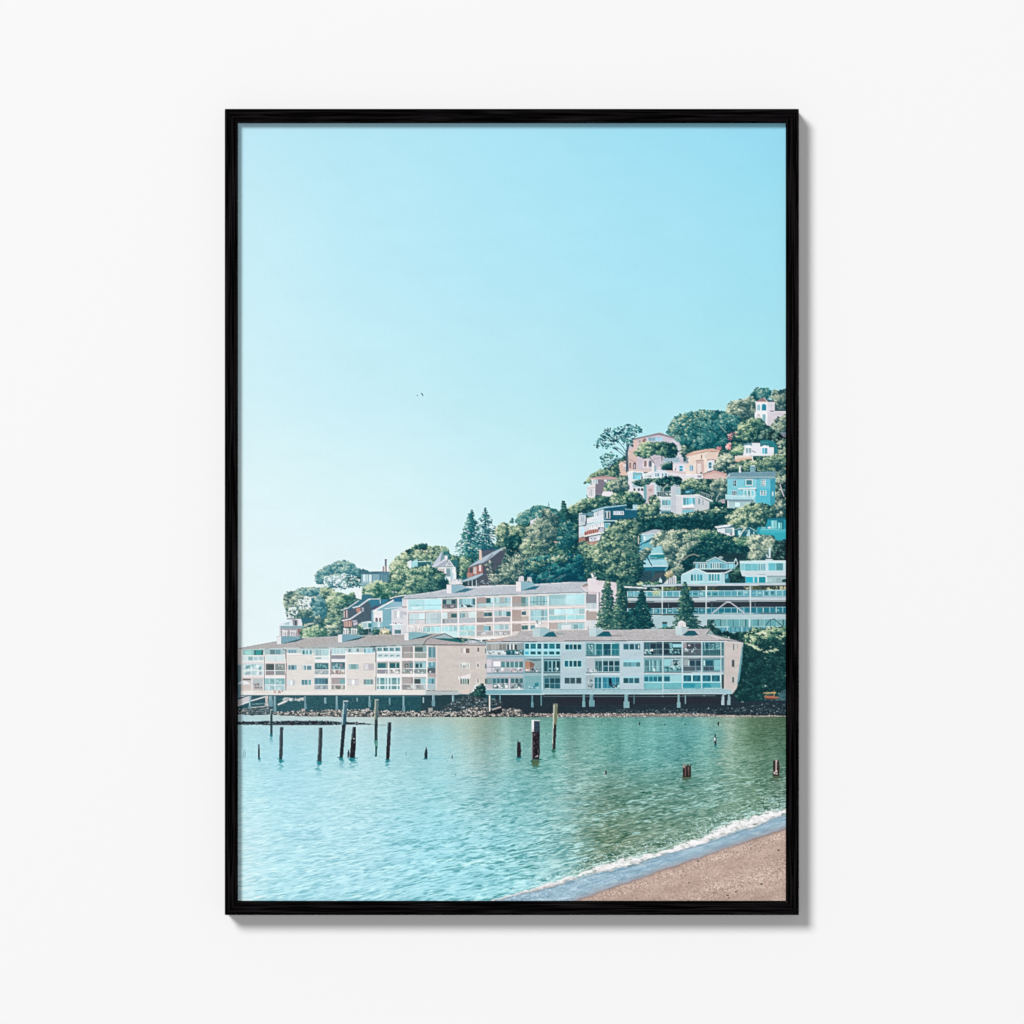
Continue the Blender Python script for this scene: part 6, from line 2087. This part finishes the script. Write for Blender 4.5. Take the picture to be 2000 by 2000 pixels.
piling('printed dark piling at the right end of the left-hand group', 1612, 385, 1592, 775, 38, 38, '2a2a34', '3c6474', .3, 110)
piling('printed jagged thin stub at the far left of the water', 240, 612, 242, 765, 10, 22, '2c3a48', refl=40)
piling('printed hair-thin stake at the left edge of the water', 82, 670, 82, 750, 5, 5, '4c6c7c')
piling('printed second hair-thin stake at the left edge of the water', 99, 680, 99, 748, 5, 6, '4c6c7c')
piling('printed short stub leaning against the barnacled piling', 1182, 670, 1180, 748, 8, 22, '28323c')
piling('printed tiny stub far out, right of the left-hand group', 1785, 700, 1785, 724, 6, 8, '4c7478')
at(820, 1340, FR)
piling('printed pointed dark stub in the middle of the pale water', 66, 648, 62, 762, 10, 32, '182a32', refl=25)
piling('printed tiny dark stub right of the pointed one', 340, 732, 338, 766, 9, 12, '203438')
piling('printed tiny speck of a stub below the tiny dark one', 374, 928, 374, 938, 12, 12, '34585c')
piling('printed split dark stub left of the thickest piling', 1038, 590, 1040, 752, 34, 42, '2a2630', refl=50)
P('20242c', '1028 600 1030 560 1038 600')
piling('printed thickest piling, white and blue at its top', 1214, 362, 1212, 770, 86, 80, '241f28', 'e4eaec', .3, 160, 'e8eef0', c2='33475a', rc='0f5c54')
P('b4c8c8', '1168 480 1184 480 1184 770 1166 770', .6)
cur_keep = cur
P('566c4c', '1176 772 1252 772 1246 848 1180 848', .85)
busy(1176, 450, 1256, 765, '140f18 4c4048 2c242c 5c5058', 40, 16)
busy(1185, 640, 1250, 765, 'd8d0d0 4c4048 6c5c60 140f18', 14, 14)
P('2a2630', '1252 470 1260 520 1250 600 1262 680 1252 760 1246 760 1244 470')
piling('printed tall slender tan piling right of the thickest one', 1424, 195, 1405, 668, 44, 32, '2c2a32', 'dcdccc', .43, 110, 'c8c8a8', c2='787c6c', rc='2c6c58')
P('78805f', [1402, 195, 1446, 195, 1436, 400, 1412, 410])
P('d4d8c4', [1402, 200, 1413, 200, 1402, 440, 1392, 660, 1388, 660])
piling('printed tiny floating speck between the two tall right-hand pilings', 1327, 497, 1327, 512, 10, 12, '1c4c4c')
at(1180, 1340, FR)
piling('printed small dark stub near the far shore, left of three', 373, 383, 373, 415, 12, 15, '1c343c')
piling('printed low speck of a stub near the far shore, middle', 637, 402, 637, 413, 14, 14, '1c444c')
piling('printed faint low stub near the far shore, right of the middle one', 854, 396, 854, 412, 8, 12, '2c6468')
piling('printed small dark stub near the far shore, rightmost', 1201, 378, 1202, 415, 12, 17, '1c2c34')
piling('printed white-banded stub with a thin tip like a perched heron', 1166, 500, 1170, 620, 7, 22, '22343c', refl=60)
P('e8e4e4', '1156 545 1172 540 1172 575 1158 580')
piling('printed broken brown stump in the green water', 870, 825, 870, 958, 84, 82, '352527', 'a08c84', .3, 90, rc='4c5c48')
P('6a9a8c', '846 815 862 850 880 822 900 846 915 812')
P('6c5450', '850 860 860 850 858 950 848 950')
P('7c6660', '882 850 890 850 890 940 884 940')
piling('printed split brown stump at the right edge of the water', 1808, 785, 1806, 945, 62, 66, '3c2a2c', None, .95, 90, rc='4c5c48')
P('c8b4a8', '1800 780 1818 778 1812 880 1800 930')
P('2c1e22', '1775 785 1798 800 1796 930 1776 940')
busy(1780, 880, 1830, 945, '8c6c64 dcc8bc 2c1e22', 12, 18)
piling('printed small pale-sided stub left of the green water', 18, 892, 15, 935, 10, 24, '2c3438')
P('d8dcdc', '4 915 12 905 12 930 4 932')

at(0, 0, 1)
piece('gull', 'printed dark gull gliding alone in the sky')
P('1f4a54', '821.2 766.8 823.2 766.6 825.6 769.4 827.2 773 825.4 773.2 823.6 770.4')
piece('gull', 'printed fainter distant gull just left of the dark one')
P('7aa9b2', '812.6 770.8 815.8 770.6 816.8 773.4 814.4 773.8')

# ---------------------------------------------------------------- printing: slight edge sharpening and paper grain


def blur(a, n):
    for ax in (0, 1):
        p = np.concatenate([np.repeat(a.take([0], ax), n, ax), a, np.repeat(a.take([-1], ax), n, ax)], ax)
        c = np.cumsum(p, ax, dtype=np.float64)
        z = np.zeros_like(c.take([0], ax))
        c = np.concatenate([z, c], ax)
        k = 2 * n + 1
        hi = np.arange(k, c.shape[ax])
        a = ((c.take(hi, ax) - c.take(hi - k, ax)) / k).astype(np.float32)
    return a


# lens and paper: straight edges waver by a fraction of a pixel, flat tones are never quite flat
gy_, gx_ = np.mgrid[0:CH, 0:CW]
hill = (gy_ / S + Y0 > 740) & (gy_ / S + Y0 < 1400)
low = gy_ / S + Y0 > 1560
wa = np.where(hill, 1.1, 0) + np.where(low, 5.0, 0)
sc_ = np.where(low, 22.0, 7.0)
wx = np.rint(gx_ + (fbm(gx_ / sc_, gy_ / sc_, 501, 2) - .5) * wa).astype(int).clip(0, CW - 1)
wy = np.rint(gy_ + (fbm(gx_ / sc_, gy_ / sc_, 511, 2) - .5) * wa).astype(int).clip(0, CH - 1)
IMG = IMG[wy, wx]
IDS = IDS[wy, wx]
g1 = (fbm(gx_ / 2.6, gy_ / 2.2, 521, 2) - .5) * .07 + (fbm(gx_ / 30.0, gy_ / 12.0, 531, 3) - .5) * .07
hm = hill & (IDS > 0)
IMG[hm] *= (1 + g1[hm])[:, None]
del wa, sc_, low
del gx_, gy_, wx, wy, g1, hill, hm
IMG = np.clip(IMG, 0, 255)
IMG = (IMG[0::2, 0::2] + IMG[1::2, 0::2] + IMG[0::2, 1::2] + IMG[1::2, 1::2]) / 4
IDS = IDS[0::2, 0::2].copy()
lum = IMG.mean(2, keepdims=True)
leafy = np.zeros(len(PIECES), bool)
for i_, (a_, b_) in enumerate(PIECES):
    leafy[i_] = a_ in ('tree', 'bush', 'hedge', 'fir', 'cypress', 'sky', 'sea', 'sand', 'wet_sand', 'surf', 'hillside', 'flowering_bush', 'kayak', 'palm', 'planter')
sat = np.where(IMG[..., :1] > IMG[..., 2:], .76, .86)
sat = np.where(leafy[IDS][..., None], 1.0, sat)
IMG = lum + (IMG - lum) * sat
soft = blur(lum, 1)
wide = blur(soft, 3)
tree_ = np.array([a_ in ('tree', 'bush', 'hedge', 'fir', 'cypress', 'hillside', 'planter') for a_, b_ in PIECES])[IDS][..., None]
IMG = IMG + ((lum - soft) * .5 + np.clip(lum - wide, -30, 30) * .22) * np.where(tree_, .5, .8)
hx = X0 + (np.arange(IMG.shape[1]) + .5) * 2 / S
hz = (.045 + .10 * np.clip((1000 - hx) / 420, 0, 1))[None, :, None] * ((IDS > 1) & ((Y0 + (np.arange(IMG.shape[0]) + .5) * 2 / S)[:, None] < 1395))[..., None]
IMG = IMG + (np.array([206, 228, 232]) - IMG) * hz   # the photographed air: far things printed a little paler
IMG += np.random.RandomState(3).randn(*IMG.shape[:2])[..., None].astype(np.float32) * 1.1
IMG = np.clip(IMG, 4, 252)

# ---------------------------------------------------------------- materials


def nodes_of(name):
    m = bpy.data.materials.new(name)
    m.use_nodes = True
    nt = m.node_tree
    return m, nt, nt.nodes['Principled BSDF']


def wall_material():
    m, nt, bs = nodes_of('white_wall_paint')
    tc = nt.nodes.new('ShaderNodeTexCoord')
    n = nt.nodes.new('ShaderNodeTexNoise')
    n.inputs['Scale'].default_value = 260
    n.inputs['Detail'].default_value = 3
    r = nt.nodes.new('ShaderNodeMapRange')
    r.inputs['To Min'].default_value = .7992
    r.inputs['To Max'].default_value = .8008
    nt.links.new(tc.outputs['Object'], n.inputs['Vector'])
    nt.links.new(n.outputs['Fac'], r.inputs['Value'])
    nt.links.new(r.outputs['Result'], bs.inputs['Base Color'])
    bu = nt.nodes.new('ShaderNodeBump')
    bu.inputs['Strength'].default_value = .004
    bu.inputs['Distance'].default_value = .0004
    nt.links.new(n.outputs['Fac'], bu.inputs['Height'])
    nt.links.new(bu.outputs['Normal'], bs.inputs['Normal'])
    bs.inputs['Roughness'].default_value = 1
    bs.inputs['Specular IOR Level'].default_value = 0
    return m


def wood_material():
    m, nt, bs = nodes_of('black_stained_wood')
    tc = nt.nodes.new('ShaderNodeTexCoord')
    mp = nt.nodes.new('ShaderNodeMapping')
    mp.inputs['Scale'].default_value = (14, 950, 950)
    n = nt.nodes.new('ShaderNodeTexNoise')
    n.inputs['Scale'].default_value = 1
    n.inputs['Detail'].default_value = 6
    n.inputs['Distortion'].default_value = .8
    cr = nt.nodes.new('ShaderNodeValToRGB')
    e = cr.color_ramp.elements
    e[0].position = .44
    e[0].color = (.0001, .0001, .0001, 1)
    e[1].position = .7
    e[1].color = (.013, .011, .0125, 1)
    nt.links.new(tc.outputs['Object'], mp.inputs['Vector'])
    nt.links.new(mp.outputs['Vector'], n.inputs['Vector'])
    nt.links.new(n.outputs['Fac'], cr.inputs['Fac'])
    nt.links.new(cr.outputs['Color'], bs.inputs['Base Color'])
    bu = nt.nodes.new('ShaderNodeBump')
    bu.inputs['Strength'].default_value = .12
    bu.inputs['Distance'].default_value = .0004
    nt.links.new(n.outputs['Fac'], bu.inputs['Height'])
    nt.links.new(bu.outputs['Normal'], bs.inputs['Normal'])
    bs.inputs['Roughness'].default_value = 1
    bs.inputs['Specular IOR Level'].default_value = .01
    return m


def ink_material():
    m, nt, bs = nodes_of('printed_ink_on_matte_paper')
    at_ = nt.nodes.new('ShaderNodeAttribute')
    at_.attribute_name = 'ink'
    tc = nt.nodes.new('ShaderNodeTexCoord')
    n = nt.nodes.new('ShaderNodeTexNoise')
    n.inputs['Scale'].default_value = 1400
    mr = nt.nodes.new('ShaderNodeMapRange')
    mr.inputs['To Min'].default_value = .985
    mr.inputs['To Max'].default_value = 1.015
    mx = nt.nodes.new('ShaderNodeVectorMath')
    mx.operation = 'SCALE'
    nt.links.new(tc.outputs['Object'], n.inputs['Vector'])
    nt.links.new(n.outputs['Fac'], mr.inputs['Value'])
    nt.links.new(at_.outputs['Color'], mx.inputs[0])
    nt.links.new(mr.outputs['Result'], mx.inputs['Scale'])
    nt.links.new(mx.outputs['Vector'], bs.inputs['Base Color'])
    bs.inputs['Roughness'].default_value = 1
    bs.inputs['Specular IOR Level'].default_value = 0
    return m


def plain(name, c):
    m, nt, bs = nodes_of(name)
    n = nt.nodes.new('ShaderNodeTexNoise')
    n.inputs['Scale'].default_value = 90
    mr = nt.nodes.new('ShaderNodeMapRange')
    mr.inputs['To Min'].default_value = c * .97
    mr.inputs['To Max'].default_value = c * 1.03
    nt.links.new(n.outputs['Fac'], mr.inputs['Value'])
    nt.links.new(mr.outputs['Result'], bs.inputs['Base Color'])
    bs.inputs['Roughness'].default_value = .95
    bs.inputs['Specular IOR Level'].default_value = .05
    return m


MW, MF, MI, MP, MB = wall_material(), wood_material(), ink_material(), plain('white_paper', .74), plain('brown_fibreboard', .2)


def mesh_object(name, verts, faces, mat, parent=None):
    me = bpy.data.meshes.new(name)
    me.from_pydata(verts, [], faces)
    me.materials.append(mat)
    me.update()
    o = bpy.data.objects.new(name, me)
    SC.collection.objects.link(o)
    o.parent = parent
    return o


def box(name, x0, y0, z0, x1, y1, z1, mat, parent=None):
    v = [(x, y, z) for x in (x0, x1) for y in (y0, y1) for z in (z0, z1)]
    f = [(0, 1, 3, 2), (4, 6, 7, 5), (0, 4, 5, 1), (2, 3, 7, 6), (0, 2, 6, 4), (1, 5, 7, 3)]
    return mesh_object(name, v, f, mat, parent)


# ---------------------------------------------------------------- the wall
wall = box('wall', -2.2, 0, -2.0, 2.2, .08, 2.0, MW)
wall['kind'] = 'structure'
wall['label'] = 'plain matte white wall behind the framed picture'
wall['category'] = 'wall'

# ---------------------------------------------------------------- the frame


def wx_(px):
    return (px - 1000) * K


def wz_(py):
    return (1000 - py) * K


root = bpy.data.objects.new('framed_picture', None)
SC.collection.objects.link(root)
root['label'] = 'tall coastal photo print in a thin black wooden frame hanging on the white wall'
root['category'] = 'framed picture'
root.location = (0, 0, wz_(1787))
root.empty_display_size = .1
ZB = wz_(1787)

OX0, OX1, OZ0, OZ1 = wx_(439.0), wx_(1560.3), wz_(1787.3), wz_(212.6)
IX0, IX1, IZ0, IZ1 = wx_(463.7), wx_(1535.6), wz_(1760.6), wz_(239.3)
YF = -DEPTH
YP = -DEPTH + RECESS              # surface of the print
b_ = .0006                        # softened front edges
g_ = .00012                       # hairline gap of the mitre


def rail(label, a, bq, c, d):
    """a mitred length of moulding: a, bq are its outer corners and c, d its inner ones, in wall x and z"""
    A, B, C_, D_ = (np.array(q, float) for q in (a, bq, c, d))
    L_ = B - A
    ln = np.hypot(*L_)
    t = L_ / ln
    nrm = np.array([-t[1], t[0]])
    if np.dot(C_ - B, nrm) < 0:
        nrm = -nrm
    w = abs(np.dot(C_ - B, nrm))

    def sec(off, dep):            # points of one profile line from end to end, mitred at 45 degrees
        s = off * (ln and ((np.dot(D_ - A, t)) / w))
        e = off * (np.dot(C_ - B, t) / w)
        return (s + g_, off, dep), (ln + e - g_, off, dep)
    prof = [(0, 0), (0, -DEPTH + b_), (b_ * .7, -DEPTH), (w - b_ * .5, -DEPTH), (w, -DEPTH + b_), (w, YP + .0004), (w + .004, YP + .0004), (w + .004, 0)]
    v = []
    for off, dep in prof:
        p0, p1 = sec(off, dep)
        v += [p0, p1]
    n = len(prof)
    f = [(2 * i, 2 * i + 1, 2 * ((i + 1) % n) + 1, 2 * ((i + 1) % n)) for i in range(n)]
    f += [tuple(2 * i for i in range(n)), tuple(2 * i + 1 for i in reversed(range(n)))]
    # local frame: x along the rail, y into the opening, z towards the wall
    o = mesh_object('frame_rail', [(p[0], p[1], p[2]) for p in v], f, MF, root)
    import mathutils
    ex = mathutils.Vector((t[0], 0, t[1]))
    ey = mathutils.Vector((nrm[0], 0, nrm[1]))
    ez = mathutils.Vector((0, 1, 0))
    M = mathutils.Matrix(((ex.x, ey.x, ez.x, A[0]), (ex.y, ey.y, ez.y, 0), (ex.z, ey.z, ez.z, A[1] - ZB), (0, 0, 0, 1)))
    o.matrix_local = M
    o['label'] = label
    bm_fix(o)
    return o


def bm_fix(o):
    import bmesh
    bm = bmesh.new()
    bm.from_mesh(o.data)
    bmesh.ops.recalc_face_normals(bm, faces=bm.faces)
    bm.to_mesh(o.data)
    bm.free()


rail('top rail of the black frame', (OX0, OZ1), (OX1, OZ1), (IX1, IZ1), (IX0, IZ1))
rail('bottom rail of the black frame', (OX0, OZ0), (OX1, OZ0), (IX1, IZ0), (IX0, IZ0))
rail('left rail of the black frame', (OX0, OZ0), (OX0, OZ1), (IX0, IZ1), (IX0, IZ0))
rail('right rail of the black frame', (OX1, OZ0), (OX1, OZ1), (IX1, IZ1), (IX1, IZ0))
for o in root.children:
    if not o.name.startswith('frame_rail'):
        continue

box('backing_board', IX0 - .003, YP + .0022, IZ0 - .003 - ZB, IX1 + .003, -.004, IZ1 + .003 - ZB, MB, root)
paper = box('print', IX0 - .0022, YP + .0003, IZ0 - .0022 - ZB, IX1 + .0022, YP + .0018, IZ1 + .0022 - ZB, MP, root)
paper['label'] = 'unglazed photographic print of a hillside seaside town filling the frame without a mount'

# ---------------------------------------------------------------- each printed thing is its own flat piece of the print
GH, GW = IDS.shape
px = X0 + (np.arange(GW) + .5) * 2 / S
py = Y0 + (np.arange(GH) + .5) * 2 / S
keepx = (px > 462.0) & (px < 1537.6)
keepy = (py > 237.6) & (py < 1762.4)
IMG = IMG[keepy][:, keepx]
IDS = IDS[keepy][:, keepx]
px, py = px[keepx], py[keepy]
GH, GW = IDS.shape
v_ = IMG / 255.0
lin = np.where(v_ <= .04045, v_ / 12.92, ((v_ + .055) / 1.055) ** 2.4) / GAIN
lin = lin.reshape(-1, 3).astype(np.float32)
PX, PY = np.meshgrid((px - 1000) * K, (1000 - py) * K - ZB)
PX, PY = PX.ravel(), PY.ravel()
ci = np.arange((GH - 1) * (GW - 1))
r_, c_ = ci // (GW - 1), ci % (GW - 1)
base_i = r_ * GW + c_
quads = np.stack([base_i, base_i + GW, base_i + GW + 1, base_i + 1], 1)
ids = IDS[:-1, :-1].ravel()
order = np.argsort(ids, kind='stable')
ids_s = ids[order]
for k in range(len(PIECES)):
    lo_, hi_ = np.searchsorted(ids_s, [k, k + 1])
    if hi_ <= lo_:
        continue
    qd = quads[order[lo_:hi_]]
    uv, inv = np.unique(qd.ravel(), return_inverse=True)
    kind, label = PIECES[k]
    me = bpy.data.meshes.new(kind)
    nv, nf = len(uv), len(qd)
    me.vertices.add(nv)
    co = np.zeros((nv, 3), np.float32)
    co[:, 0] = PX[uv]
    co[:, 1] = YP
    co[:, 2] = PY[uv]
    me.vertices.foreach_set('co', co.ravel())
    me.loops.add(nf * 4)
    me.loops.foreach_set('vertex_index', inv.ravel().astype(np.int32))
    me.polygons.add(nf)
    me.polygons.foreach_set('loop_start', np.arange(0, nf * 4, 4, dtype=np.int32))
    me.update(calc_edges=True)
    at_ = me.color_attributes.new('ink', 'FLOAT_COLOR', 'POINT')
    cc = np.ones((nv, 4), np.float32)
    cc[:, :3] = lin[uv]
    at_.data.foreach_set('color', cc.ravel())
    me.materials.append(MI)
    me.validate()
    o = bpy.data.objects.new(kind, me)
    SC.collection.objects.link(o)
    o.parent = paper
    if label:
        o['label'] = label
